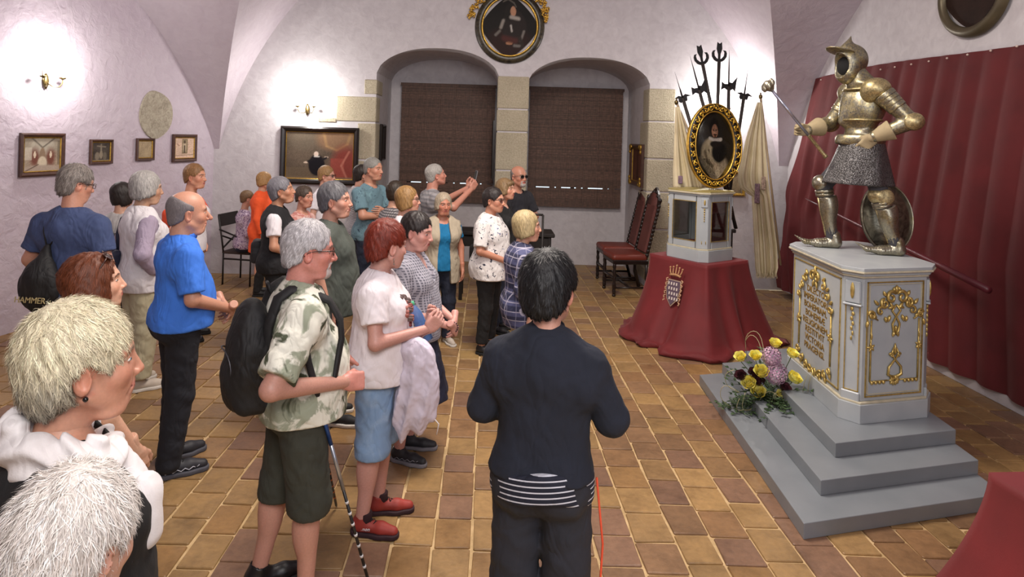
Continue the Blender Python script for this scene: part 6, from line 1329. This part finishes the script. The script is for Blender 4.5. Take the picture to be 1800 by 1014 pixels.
# ================================================================ draped tables
t = NT('crimson_drape'); v = t.coord(); nz = t.noise(v, 3, 4); DRAPE = t.set(t.ramp(nz, [(.3, C('5c1216')), (.7, C('701a1e'))]), .75, 0, t.noise(v, 350, 2), .15, .002); t.b.inputs['Sheen Weight'].default_value = .15; t.b.inputs['Sheen Tint'].default_value = (1, .45, .45, 1)
def draped(name, o, rz, w_, d_, h_, flare, label, seed=1, puddle=.0, nf=9, amp=.025):
    """table corner at o; top w_ x d_; cloth hangs to the floor and spreads"""
    r = empty(name, o, rz, label, 'table'); rb = random.Random(seed); cs = [(0, 0), (w_, 0), (w_, d_), (0, d_)]; per = []; n = 26
    for i in range(4):
        a, b = Vector(cs[i]), Vector(cs[(i+1) % 4])
        for k in range(n): per.append((a.lerp(b, k/n), i, k/n))
    c = Vector((w_/2, d_/2)); NZ_ = 22; rows = []
    for j in range(NZ_):
        t_ = j/(NZ_-1); row = []
        for idx, (p_, i, f_) in enumerate(per):
            nrm_ = Vector([(0, -1), (1, 0), (0, 1), (-1, 0)][i]); prev = Vector([(0, -1), (1, 0), (0, 1), (-1, 0)][i-1]); 
            cw = max(0, 1-f_*4)*.5+max(0, 1-(1-f_)*4)*.5; nxt = Vector([(0, -1), (1, 0), (0, 1), (-1, 0)][(i+1) % 4]); other = prev if f_ < .5 else nxt; nn = (nrm_*(1-cw)+other*cw); nn = nn*(1+cw*.9)
            ang = 2*PI*idx/len(per); fold = math.sin(ang*nf+seed)+.6*math.sin(ang*nf*1.7+seed*2); s_ = flare*(t_**1.5)*(1+.25*math.sin(ang*2+seed))+amp*t_**.8*fold
            z = h_*(1-t_)+.004; 
            if t_ > .9 and puddle: s_ += puddle*(t_-.9)*10*(1+.5*math.sin(ang*13)); z = max(.006, z*.6+.02*(1+math.sin(ang*17+seed)))
            q = p_+nn*s_; row.append((q.x, q.y, z if j < NZ_-1 else .004))
        rows.append(row)
    if puddle:  # rolled edge lying on the tiles
        row = []; 
        for (x, y, z) in rows[-1]: dd = (Vector((x, y))-c).normalized()*.035; row.append((x+dd.x, y+dd.y, .035+.02*math.sin(x*40+y*30)))
        rows.insert(-1, row)
    N = len(per); mb = MB(); vs = [q for row in rows for q in row]; fs = [(j*N+i, (j+1)*N+i, (j+1)*N+(i+1) % N, j*N+(i+1) % N) for j in range(len(rows)-1) for i in range(N)]; fs.append(list(range(N)))
    mb.add(vs, fs, True); ob = mb.build('cloth', DRAPE, r); ob.data.polygons[-1].use_smooth = False
    mb = MB(); mb.box((w_/2, d_/2, h_-.02), (w_-.01, d_-.01, .03)); mb.build('table_top', WOODD, r); return r
TO = Vector((2.23, 6.58, 0)); TR = math.radians(34)
tb = draped('draped_table', TO, TR, .68, .76, .865, .30, 'table under a floor-length crimson velvet cloth with embroidered arms, beneath the glass cabinet', 3, .05, 7, .045)
# embroidered arms on the cloth
EM = attrmat('embroidery', .7); mb = MB(); 
def crestM(px, py): return MAT(Vector((-math.sin(TR)*-1, -math.cos(TR), 0))*1., Vector((math.cos(TR), math.sin(TR), 0)), (0, 0, 1), W(px, py, TO.y-.02))
# the left face of the cloth looks along -e1; it leans outwards with the flare
e1, e2 = Vector((math.cos(TR), math.sin(TR), 0)), Vector((-math.sin(TR), math.cos(TR), 0))
mid = TO+e2*.33+Vector((0, 0, .58)); tilt_ = Vector((-e1.x*.22, -e1.y*.22, -1)).normalized(); 
Mx = MAT(-e2, e1, -tilt_, mid-e1*.075); mb.M = Mx
mb.cur = C('a8907c'); sh_ = [(-.07, .08), (.07, .08), (.085, 0), (.06, -.10), (0, -.17), (-.06, -.10), (-.085, 0)]; mb.plate([(x*1.15, z*1.1) for x, z in sh_], .006, Matrix.Translation((0, -.030, 0)))
mb.cur = C('5c4a58'); mb.plate(sh_, .006, Matrix.Translation((0, -.036, 0)))
mb.cur = C('d8ccc4')
for k in range(4):
    for q in range(4): mb.box((-.05+.033*k+.012*q-.01, -.039, .05-.05*q), (.014, .004, .028))
mb.cur = C('b0845c'); mb.tube([Vector((x, -.035, .13+.015*math.cos(x*20))) for x in np.linspace(-.07, .07, 8)], .012, 6)
for x, z in ((-.08, .21), (-.04, .22), (0, .24), (.04, .22), (.08, .21)): mb.tube([Vector((x*.6, -.035, .13)), Vector((x*.9, -.035, .17)), Vector((x, -.035, z))], [.010, .007, .004], 6); mb.ball((x, -.035, z), .011, 6, 5)
mb.cur = C('b89070')
for s_ in (-1, 1):
    for q in range(6): mb.tube([Vector((s_*.085, -.033, .10-.045*q)), Vector((s_*.105, -.033, .09-.045*q)), Vector((s_*.10, -.033, .065-.045*q)), Vector((s_*.088, -.033, .075-.045*q))], [.006, .008, .006, .003], 6)
mb.build('embroidered_arms', EM, None); o = sc.objects['embroidered_arms']; o.parent = tb; o.matrix_parent_inverse = tb.matrix_basis.inverted()
rt_ = draped('draped_table', Vector((2.20, 2.05, 0)), math.radians(5), .9, .7, .75, .25, 'crimson draped table cut off at the lower right corner of the photograph', 5, .0, 5, .03)
mb = MB(); mb.cur = C('b89070')
for k in range(6): mb.tube([Vector((.02*(k % 2), 0, .02*k)), Vector((.012, -.005, .02*k+.01)), Vector((-.01+.02*(k % 2), -.003, .02*k+.02))], .006, 5)
o = mb.build('embroidered_edge', EM, rt_); o.location = (.34, -.30, .25); o['kind'] = 'stuff'
# ================================================================ glass cabinet
CB = empty('display_cabinet', TO+e1*.32+e2*.36+Vector((0, 0, .87)), TR, 'pale grey and gilt display cabinet with glass panes on the crimson table', 'cabinet')
cx0, cy0, cx1, cy1, cc_, hz = -.25, -.26, .25, .26, .06, .73
def cpoly(o): return [(cx0+cc_-o*.4, cy0-o), (cx1-cc_+o*.4, cy0-o), (cx1+o, cy0+cc_-o*.4), (cx1+o, cy1-cc_), (cx1-cc_, cy1+o), (cx0+cc_, cy1+o), (cx0-o, cy1-cc_), (cx0-o, cy0+cc_-o*.4)]
def cab(o, z0, z1, mat, name, bev=.003): mb = MB(); mb.prism(cpoly(o), z0, z1); return mb.build(name, mat, CB, bevel=bev)
cab(.02, 0, .12, PEDP, 'base_plinth'); cab(.012, .12, .135, CRM, 'gilt_moulding'); cab(.012, hz-.05, hz-.03, PEDP, 'cornice'); cab(.03, hz-.03, hz-.012, CRM, 'top_board'); cab(.022, hz-.012, hz, plain('dull_gold_top', C('a89a60'), .5, .3), 'top_panel'); cab(-.02, .135, .15, plain('crimson_lining', C('7a2420'), .8), 'lining')
P8 = cpoly(0); CGL = clearglass('cabinet_glass', .08, (.96, .98, .97))
for i in range(8):
    a, b = Vector((*P8[i], 0)), Vector((*P8[(i+1) % 8], 0)); x = (b-a).normalized(); n_ = Vector((-x.y, x.x, 0)); L_ = (b-a).length; M_ = MAT(x, n_, (0, 0, 1), a)
    if L_ > .15:
        mb = MB(); mb.M = M_; z0, z1 = .135, hz-.05
        for q in (((.0225, .012, (z0+z1)/2), (.045, .024, z1-z0)), ((L_-.0225, .012, (z0+z1)/2), (.045, .024, z1-z0)), ((L_/2, .012, z0+.035), (L_-.12, .024, .07)), ((L_/2, .012, z1-.03), (L_-.12, .024, .06))): mb.bbox(q[0], q[1], .003)
        o_ = mb.build('door' if i == 7 else 'side_frame', PEDP, CB); mb = MB(); mb.M = M_; mb.box((L_/2, .012, (z0+z1)/2), (L_-.085, .004, z1-z0-.12)); mb.build('glass_pane', CGL, o_)
        mb = MB(); mb.M = M_
        for q in (((.047, 0, (z0+z1)/2+.005), (.006, .008, z1-z0-.13)), ((L_-.047, 0, (z0+z1)/2+.005), (.006, .008, z1-z0-.13)), ((L_/2, 0, z0+.072), (L_-.12, .008, .006)), ((L_/2, 0, z1-.062), (L_-.12, .008, .006))): mb.box(*q)
        mb.build('gilt_bead', GOLD, o_)
        if i == 7: mb = MB(); mb.M = M_; mb.ball((.03, -.006, .42), (.006, .008, .010), 8, 6); mb.build('keyhole', BRS, o_)
    else:
        mb = MB(); mb.M = M_; mb.bbox((L_/2, .015, hz/2+.04), (L_, .035, hz-.19), .004); mb.bbox((L_/2, -.006, hz-.12), (L_-.02, .018, .09), .004); mb.build('corner_post', PEDP, CB)
        mb = MB(); mb.M = M_; mb.ball((L_/2, -.016, hz-.115), (.010, .006, .03), 8, 6)
        for k in range(6): mb.ball((L_/2, -.006, hz-.185-.024*k), (.009-.0008*k, .007, .011), 7, 5)
        mb.ball((L_/2-.02, -.004, .20), (.004, .004, .02), 6, 5); mb.ball((L_/2+.02, -.004, .20), (.004, .004, .02), 6, 5); mb.build('gilt_drop', GOLD, CB)
# oval portrait standing on the cabinet
pcw = W(1255, 256, 7.08); r = empty('oval_portrait', pcw, math.radians(10), 'oval portrait of a bearded nobleman in a carved black and gold frame on the cabinet', 'picture'); r.rotation_euler = (math.radians(-4), 0, math.radians(10)); RXo, RZo = .225, .365
BKF = plain('black_lacquer', C('14130f'), .3); ring(r, RXo, RZo, [(0, -.01), (.01, -.03), (.05, -.035), (.08, -.03), (.09, 0)], BKF, 'frame'); ring(r, RXo-.006, RZo-.006, [(0, -.01), (.004, -.034), (.014, -.036), (.018, -.02)], GILT, 'inner_gilt_bead', 80); ring(r, RXo+.078, RZo+.078, [(0, -.02), (.004, -.036), (.014, -.034), (.018, 0)], GILT, 'outer_gilt_rim', 80)
GL2 = plain('bright_leaf_gold', C('dcb246'), .28, .75, var=.2, vs=40, bs=.3)
for k in range(26):
    a = 2*PI*k/26; mb = MB(); sg = 1 if k % 2 else -1; ctr_ = Vector(((RXo+.045)*math.cos(a), -.038, (RZo+.045)*math.sin(a))); tg = Vector((-math.sin(a)*(RXo), 0, math.cos(a)*RZo)).normalized(); nr = Vector((tg.z, 0, -tg.x))
    pts = [ctr_-tg*.038-nr*sg*.022, ctr_-tg*.02-nr*sg*.002, ctr_+nr*sg*.016, ctr_+tg*.022+nr*sg*.016, ctr_+tg*.028-nr*sg*.002, ctr_+tg*.014-nr*sg*.008]; mb.tube(pts, [.004, .010, .013, .012, .009, .005], 7, True, .7)
    mb.tube([ctr_-tg*.01, ctr_+tg*.012-nr*sg*.022, ctr_+tg*.03-nr*sg*.026], [.004, .009, .003], 6, True, .7); mb.tube([ctr_-tg*.02, ctr_-tg*.028+nr*sg*.018, ctr_-tg*.014+nr*sg*.028], [.004, .008, .003], 6, True, .7); mb.build('acanthus_leaf', GL2, r)
pq = ovalpic(Pic(80, 110, '2e2822', 21)); pq.e(.45, .12, .42, .28, 'a09078', .2).e(.40, .35, .26, .26, '9c8c70', .2).e(.28, .33, .12, .16, 'ac9c7e', .2).l([(.36, .55), (.5, .3), (.62, .05)], .05, 'c8b898', .7).e(.48, .19, .12, .07, 'b09c80', .3).e(.62, .40, .20, .16, '1c1a18', .25).e(.50, .78, .15, .13, '191310', .2).e(.51, .72, .085, .095, 'b88468', .2).e(.51, .70, .05, .05, 'c4957a', .3, .6).l([(.47, .73), (.49, .73)], .012, '3a241c').l([(.54, .73), (.56, .73)], .012, '3a241c').e(.52, .662, .05, .014, '3a2418').e(.52, .635, .02, .025, '4a2e20').l([(.37, .61), (.50, .575), (.68, .60)], .022, 'd0c8bc').l([(.46, .585), (.66, .588)], .02, 'c8beb4').e(.52, .52, .14, .05, '26201c', .3).l([(.25, .4), (.3, .25), (.45, .2)], .03, '786850').l([(.36, .42), (.30, .5)], .02, '6e6048').e(.30, .48, .10, .04, 'b0a080', .3, .7)
pq.build('canvas', RXo*2, RZo*2, r, -.012, True); mb = MB(); mb.lathe([(RXo+.07, 0), (RXo+.07, .012)], 40, M=Rx90, sx=1, sy=(RZo+.07)/(RXo+.07)); mb.M = None; mb.build('backing', BKF, r)
# ================================================================ halberds
IRON = plain('blackened_iron', C('2b2a2b'), .4, .6, var=.2); SHAFT = plain('dark_shaft', C('2a2422'), .5, var=.3)
YH = 7.62
polei = [0]
def polearm(label, tip, neck_, low, kind):
    polei[0] += 1; yy = YH+.045*(polei[0]-3); T_, N_ = W(*tip, yy), W(*neck_, yy); L_ = T_+(N_-T_)*((T_.z-1.12)/(T_.z-N_.z)); r = empty('polearm', L_, 0, label, 'polearm', 'polearms fanned out behind the oval portrait'); o = r.location; up = (T_-L_).normalized(); sx = up.cross(Vector((0, -1, 0))).normalized(); sx = -sx if sx.x < 0 else sx
    mb = MB(); mb.tube([Vector((0, 0, 0)), N_-o], .019, 10); mb.build('shaft', SHAFT, r); M_ = MAT(sx, Vector((0, 1, 0)), up, N_-o); L1 = (T_-N_).length
    mb = MB(); mb.M = M_
    if kind == 'lily': mb.plate([(-.012, -.02), (.012, -.02), (.014, .08), (.032, .14), (.026, .22), (0, L1), (-.026, .22), (-.032, .14), (-.014, .08)], .012, Matrix.Translation((0, -.006, 0)))
    else: mb.tube([Vector((0, 0, -.05)), Vector((0, 0, .08)), Vector((0, 0, L1*.35)), Vector((0, 0, L1))], [.02, .014, .015 if kind != 'spike' else .008, .001], 8, True, .5)
    mb.build('spear_point', IRON, r)
    for s_ in (-1, 1):
        mb = MB(); mb.M = M_ @ Matrix.Scale(s_, 4, (1, 0, 0))
        if kind == 'lily': mb.plate([(.01, .02), (.03, .03), (.055, .06), (.06, .10), (.045, .125), (.075, .12), (.088, .09), (.085, .05), (.06, .01), (.03, -.01), (.01, -.01)], .012, Matrix.Translation((0, -.006, 0)))
        elif s_ < 0: mb.plate([(.01, .03), (.05, .03), (.08, .055), (.085, .0), (.09, -.04), (.05, -.02), (.01, -.05)] if kind != 'spike' else [(.01, .02), (.04, .035), (.09, .02), (.05, .005), (.055, -.03), (.03, -.055), (.01, -.03)], .012, Matrix.Translation((0, -.006, 0)))
        else: mb.plate([(.01, .05), (.04, .04), (.10, .11), (.085, .03), (.075, -.06), (.05, -.03), (.01, -.05)] if kind != 'spike' else [(.01, .02), (.04, .035), (.10, .0), (.05, .0), (.045, -.04), (.03, -.05), (.01, -.03)], .012, Matrix.Translation((0, -.006, 0)))
        mb.build('blade', IRON, r)
for a in (('slim spiked halberd, leftmost of the six fanned polearms', (1186, 126), (1200, 172), (1262, 420), 'spike'), ('halberd with an axe blade, second from the left of the fan', (1213, 98), (1229, 158), (1270, 420), 'axe'), ('black lily-headed spear, left of the central pair', (1229, 82), (1235, 112), (1276, 420), 'lily'), ('black lily-headed spear, right of the central pair', (1265, 77), (1264, 107), (1268, 420), 'lily'), ('broad-bladed halberd, second from the right of the fan', (1282, 88), (1281, 152), (1262, 420), 'axe'), ('slim spiked halberd, rightmost of the six fanned polearms', (1316, 115), (1308, 168), (1256, 420), 'spike')): polearm(*a)
r = empty('pole_rack', (2.72, 7.66, 0), 0, 'dark wooden rack behind the cabinet holding the polearms', 'rack'); mb = MB(); mb.bbox((-.02, 0, 1.10), (.32, .34, .04), .006); mb.build('shelf', SHAFT, r)
for sx in (-1, 1): mb = MB(); mb.bbox((sx*.12, .04, .54), (.05, .2, 1.08), .006); mb.build('leg', SHAFT, r)
# ================================================================ banners
t = NT('cream_silk'); v = t.coord(); nz = t.noise(v, 4, 4); SILK = t.set(t.ramp(nz, [(.3, C('c9bb98')), (.7, C('dccfb0'))]), .55, 0, t.noise(v, 200, 2), .2, .002)
def banner(label, Y_, rows, pole, nf, amp, fringe_from, motif):
    o = W(rows[0][1], rows[0][0], Y_); r = empty('banner', o, 0, label, 'banner'); mb = MB(); NU_, ys_r = 40, np.linspace(rows[0][0], rows[-1][0], 40); xl = np.interp(ys_r, [q[0] for q in rows], [q[1] for q in rows]); xr = np.interp(ys_r, [q[0] for q in rows], [q[2] for q in rows]); vs = []
    for j in range(40):
        t_ = j/39
        for i in range(NU_): s_ = i/(NU_-1); ph = s_*nf*PI*2; dy = amp*(.3+.7*t_)*(math.sin(ph+1.5*t_)+.4*math.sin(ph*2.3+2)); vs.append(W(xl[j]+(xr[j]-xl[j])*s_, ys_r[j], Y_+dy*1.0)-o)
    mb.add(vs, [(j*NU_+i, j*NU_+i+1, (j+1)*NU_+i+1, (j+1)*NU_+i) for j in range(39) for i in range(NU_-1)], True); cl = mb.build('silk', SILK, r, solid=.004)
    mb = MB(); k = 0
    for j0, i0, n_, dj in fringe_from:
        for q in range(n_):
            for e in (0, .5):
                jj, ii = min(38.9, j0+dj*q), (i0+q*0 if dj else i0+q)+(e if not dj else 0); jj = jj+e*dj if dj else jj; j_, i_ = int(jj), min(38, int(ii)); p0 = Vector(vs[j_*NU_+i_]).lerp(Vector(vs[min(39, j_+1)*NU_+i_]), jj-j_) if dj else Vector(vs[j_*NU_+i_]).lerp(Vector(vs[j_*NU_+i_+1]), ii-i_)
                mb.tube([p0, p0+Vector((R0.uniform(-.012, .012), -.006, -.03)), p0+Vector((R0.uniform(-.02, .02), -.004, -.06-R0.uniform(0, .02)))], .0022, 4, False)
    o_ = mb.build('fringe', SILK, r); o_['kind'] = 'stuff'
    mb = MB(); a, b = W(*pole[0], Y_+.03)-o, W(*pole[1], Y_+.03)-o; mb.tube([a, b], .014, 8); mb.build('pole', plain('pale_banner_pole', C('a08c70'), .5), r)
    mb = MB(); mb.ball(a, (.024, .024, .03), 10, 8); mb.ball(a+Vector((0, 0, .04)), .012, 8, 6); mb.build('finial', BRS, r)
    for (px, py, w2, h2, cl_) in motif: mb = MB(); mb.bbox(W(px, py, Y_-.05)-o, (w2, .02, h2), .006); mb.build('embroidered_motif', plain('motif_'+cl_, C(cl_), .7, var=.5, vs=60), r)
    return r
banner('cream silk banner with fringe hanging left of the oval portrait', 7.5, [(188, 1187, 1194), (250, 1185, 1212), (300, 1183, 1236), (330, 1183, 1246)], ((1189, 180), (1240, 300)), 3, .03, [(39, 0, 38, 0)], [(1196, 316, .05, .09, '7c6474')])
banner('long cream silk banner with fringe and embroidered band right of the oval portrait', 8.0, [(180, 1331, 1340), (240, 1312, 1344), (310, 1296, 1350), (330, 1300, 1352), (345, 1322, 1354), (430, 1326, 1366), (470, 1328, 1368), (486, 1331, 1364)], ((1337, 170), (1372, 466)), 3.5, .045, [(39, 0, 38, 0), (14, 0, 5, 1.8), (20, 0, 6, 2.5)], [(1331, 340, .06, .24, '8a7078'), (1342, 322, .05, .16, 'b09a88')])
# ================================================================ high-backed chairs
CHW = plain('dark_turned_oak', C('1f1512'), .35, var=.25); RLEA = plain('red_leather', C('6e2c20'), .45, var=.12, vs=8)
def turned(mb, x, y, z0, z1, r_=.022, n=7, twist=False):
    pr = []; k = n*4
    for i in range(k+1): t_ = i/k; pr.append((r_*(.72+.28*abs(math.sin(t_*n*PI))), z0+(z1-z0)*t_))
    mb.lathe(pr, 10, c=(x, y, 0))
def highchair(label):
    r = empty('high_backed_chair', (0, 0, 0), 0, label, 'chair', 'high-backed red leather chairs by the window')
    w2, d2, sh = .235, .22, .50
    for sx in (-1, 1):
        mb = MB(); turned(mb, sx*w2, -d2, .03, sh-.05, .024, 5); mb.ball((sx*w2, -d2, .02), (.026, .026, .02)); mb.bbox((sx*w2, -d2, .14), (.045, .045, .07), .004); mb.build('leg', CHW, r)
        mb = MB(); mb.tube([(sx*w2, d2+.07, 0), (sx*w2, d2, .25), (sx*w2, d2, sh)], .021, 8); mb.build('leg', CHW, r)
        mb = MB(); pts = []
        for i in range(15): t_ = i/14; pts.append((.0, 0, t_))
        k = 13
        for i in range(k): t_ = (i+.5)/k; z = sh+.03+t_*.72; y = d2+.16*t_; mb.ball((sx*w2, y, z), (.026, .024, .034), 8, 6)
        mb.tube([(sx*w2, d2, sh), (sx*w2, d2+.16, sh+.78)], .012, 8); mb.ball((sx*w2, d2+.17, sh+.80), (.024, .024, .035)); mb.build('twisted_post', CHW, r)
    mb = MB()
    for z, y0, y1 in ((.12, -d2, d2),):
        for sx in (-1, 1): mb.tube([(sx*w2, y0, z), (sx*w2, y1+.03, z)], .014, 8)
        mb.tube([(-w2, 0, z), (w2, 0, z)], .016, 8); mb.tube([(-w2, -d2, z+.12), (w2, -d2, z+.12)], .02, 8)
    mb.build('stretcher', CHW, r)
    mb = MB(); mb.bbox((0, .0, sh-.035), (.52, .49, .06), .01); mb.build('seat_rail', CHW, r)
    sdfobj('seat', lambda P: bxs(P, (0, -.01, sh+.02), (.255, .245, .045), .04)-.006*np.cos(P[:, 0]*6)*np.cos(P[:, 1]*6), (-.32, -.32, sh-.06), (.32, .3, sh+.12), .012, RLEA, r)
    mb = MB(); Rb = Matrix.Rotation(math.radians(-12), 3, 'X'); mb.bbox((0, d2+.085, sh+.40), (.33, .05, .68), .02, Rb); mb.lathe([(.165, -.022), (.165, .022)], 24, c=(0, d2+.155, sh+.73), M=Matrix.Rotation(PI/2-math.radians(12), 4, 'X')); mb.build('back_upholstery', plain('faded_red_plush', C('5a2e28'), .7), r)
    mb = MB(); mb.M = MAT((1, 0, 0), Rb @ Vector((0, 1, 0)), Rb @ Vector((0, 0, 1)), (0, d2+.165, sh+.78)); mb.plate([(-.23, -.06), (.23, -.06), (.235, .0), (.18, .03), (.13, .10), (.07, .15), (0, .19), (-.07, .15), (-.13, .10), (-.18, .03), (-.235, .0)], .03, Matrix.Translation((0, -.01, 0)))
    for s_ in (-1, 1): mb.ball((s_*.12, .0, .07), (.03, .03, .03)); mb.ball((s_*.05, 0, .12), (.025, .03, .03))
    mb.build('carved_crest', CHW, r); return r
c1 = highchair('dark carved high-backed chair with red leather seat, nearer of the pair by the window'); c1.location = (1.93, 9.05, 0); c1.rotation_euler = (0, 0, math.radians(-84))
c2 = copy_tree(c1); c2['label'] = 'dark carved high-backed chair with red leather seat, farther of the pair by the window'; c2.location = (1.93, 9.68, 0); c2.rotation_euler = (0, 0, math.radians(-87))
# ================================================================ iron chair, dark table by the pier
BI = plain('black_wrought_iron', C('221d1b'), .5, .3); r = empty('iron_armchair', (-3.30, 9.0, 0), math.radians(80), 'black wrought-iron armchair with a slatted back at the left corner', 'chair')
for nm, pts in (('leg', [(-.22, -.2, 0), (-.22, -.2, .43)]), ('leg', [(.22, -.2, 0), (.22, -.2, .43)]), ('leg', [(-.22, .2, 0), (-.22, .2, .43)]), ('leg', [(.22, .2, 0), (.22, .2, .43)]), ('back_post', [(-.22, .2, .43), (-.23, .22, .6), (-.23, .28, .92)]), ('back_post', [(.22, .2, .43), (.23, .22, .6), (.23, .28, .92)]), ('armrest', [(-.23, .26, .74), (-.25, .05, .68), (-.25, -.12, .62), (-.22, -.2, .43)]), ('armrest', [(.23, .26, .74), (.25, .05, .68), (.25, -.12, .62), (.22, -.2, .43)]), ('crossbar', [(-.22, .2, .5), (.22, .24, .66)]), ('crossbar', [(.22, .2, .5), (-.22, .24, .66)]), ('stretcher', [(-.22, -.2, .33), (.22, -.2, .33)]), ('stretcher', [(-.22, -.2, .35), (-.22, .2, .35)]), ('stretcher', [(.22, -.2, .35), (.22, .2, .35)])):
    mb = MB(); mb.tube(pts, .012, 8); mb.build(nm, BI, r)
mb = MB(); mb.bbox((0, 0, .435), (.46, .44, .035), .012); mb.build('seat', fab('brown_seat_pad', '3a2c26', .2), r); mb = MB(); mb.bbox((0, .272, .86), (.47, .02, .17), .006, Matrix.Rotation(math.radians(-9), 3, 'X')); mb.build('back_panel', BI, r)
r = empty('black_side_table', (.25, 8.55, 0), 0, 'black side table beside the centre pier behind the visitors', 'table'); mb = MB(); mb.bbox((0, 0, .86), (1.25, .45, .05), .01); mb.build('table_top', BI, r); mb = MB(); mb.bbox((0, 0, .76), (1.15, .38, .14), .01); mb.build('apron', BI, r)
for sx in (-1, 1):
    for sy in (-1, 1): mb = MB(); mb.bbox((sx*.56, sy*.17, .42), (.045, .045, .84), .006); mb.build('leg', BI, r)
r = empty('leaning_rail', W(951, 500, 7.5), 0, 'thin black metal rail standing beside the woman in the plaid shirt', 'rail'); r.location.z = 0
mb = MB(); mb.tube([(0, 0, 0), (0, 0, 1.22)], .013, 8); mb.build('post', BI, r); mb = MB(); mb.tube([(0, 0, 1.22), (-.16, .05, 1.22)], .013, 8); mb.build('handrail', BI, r)
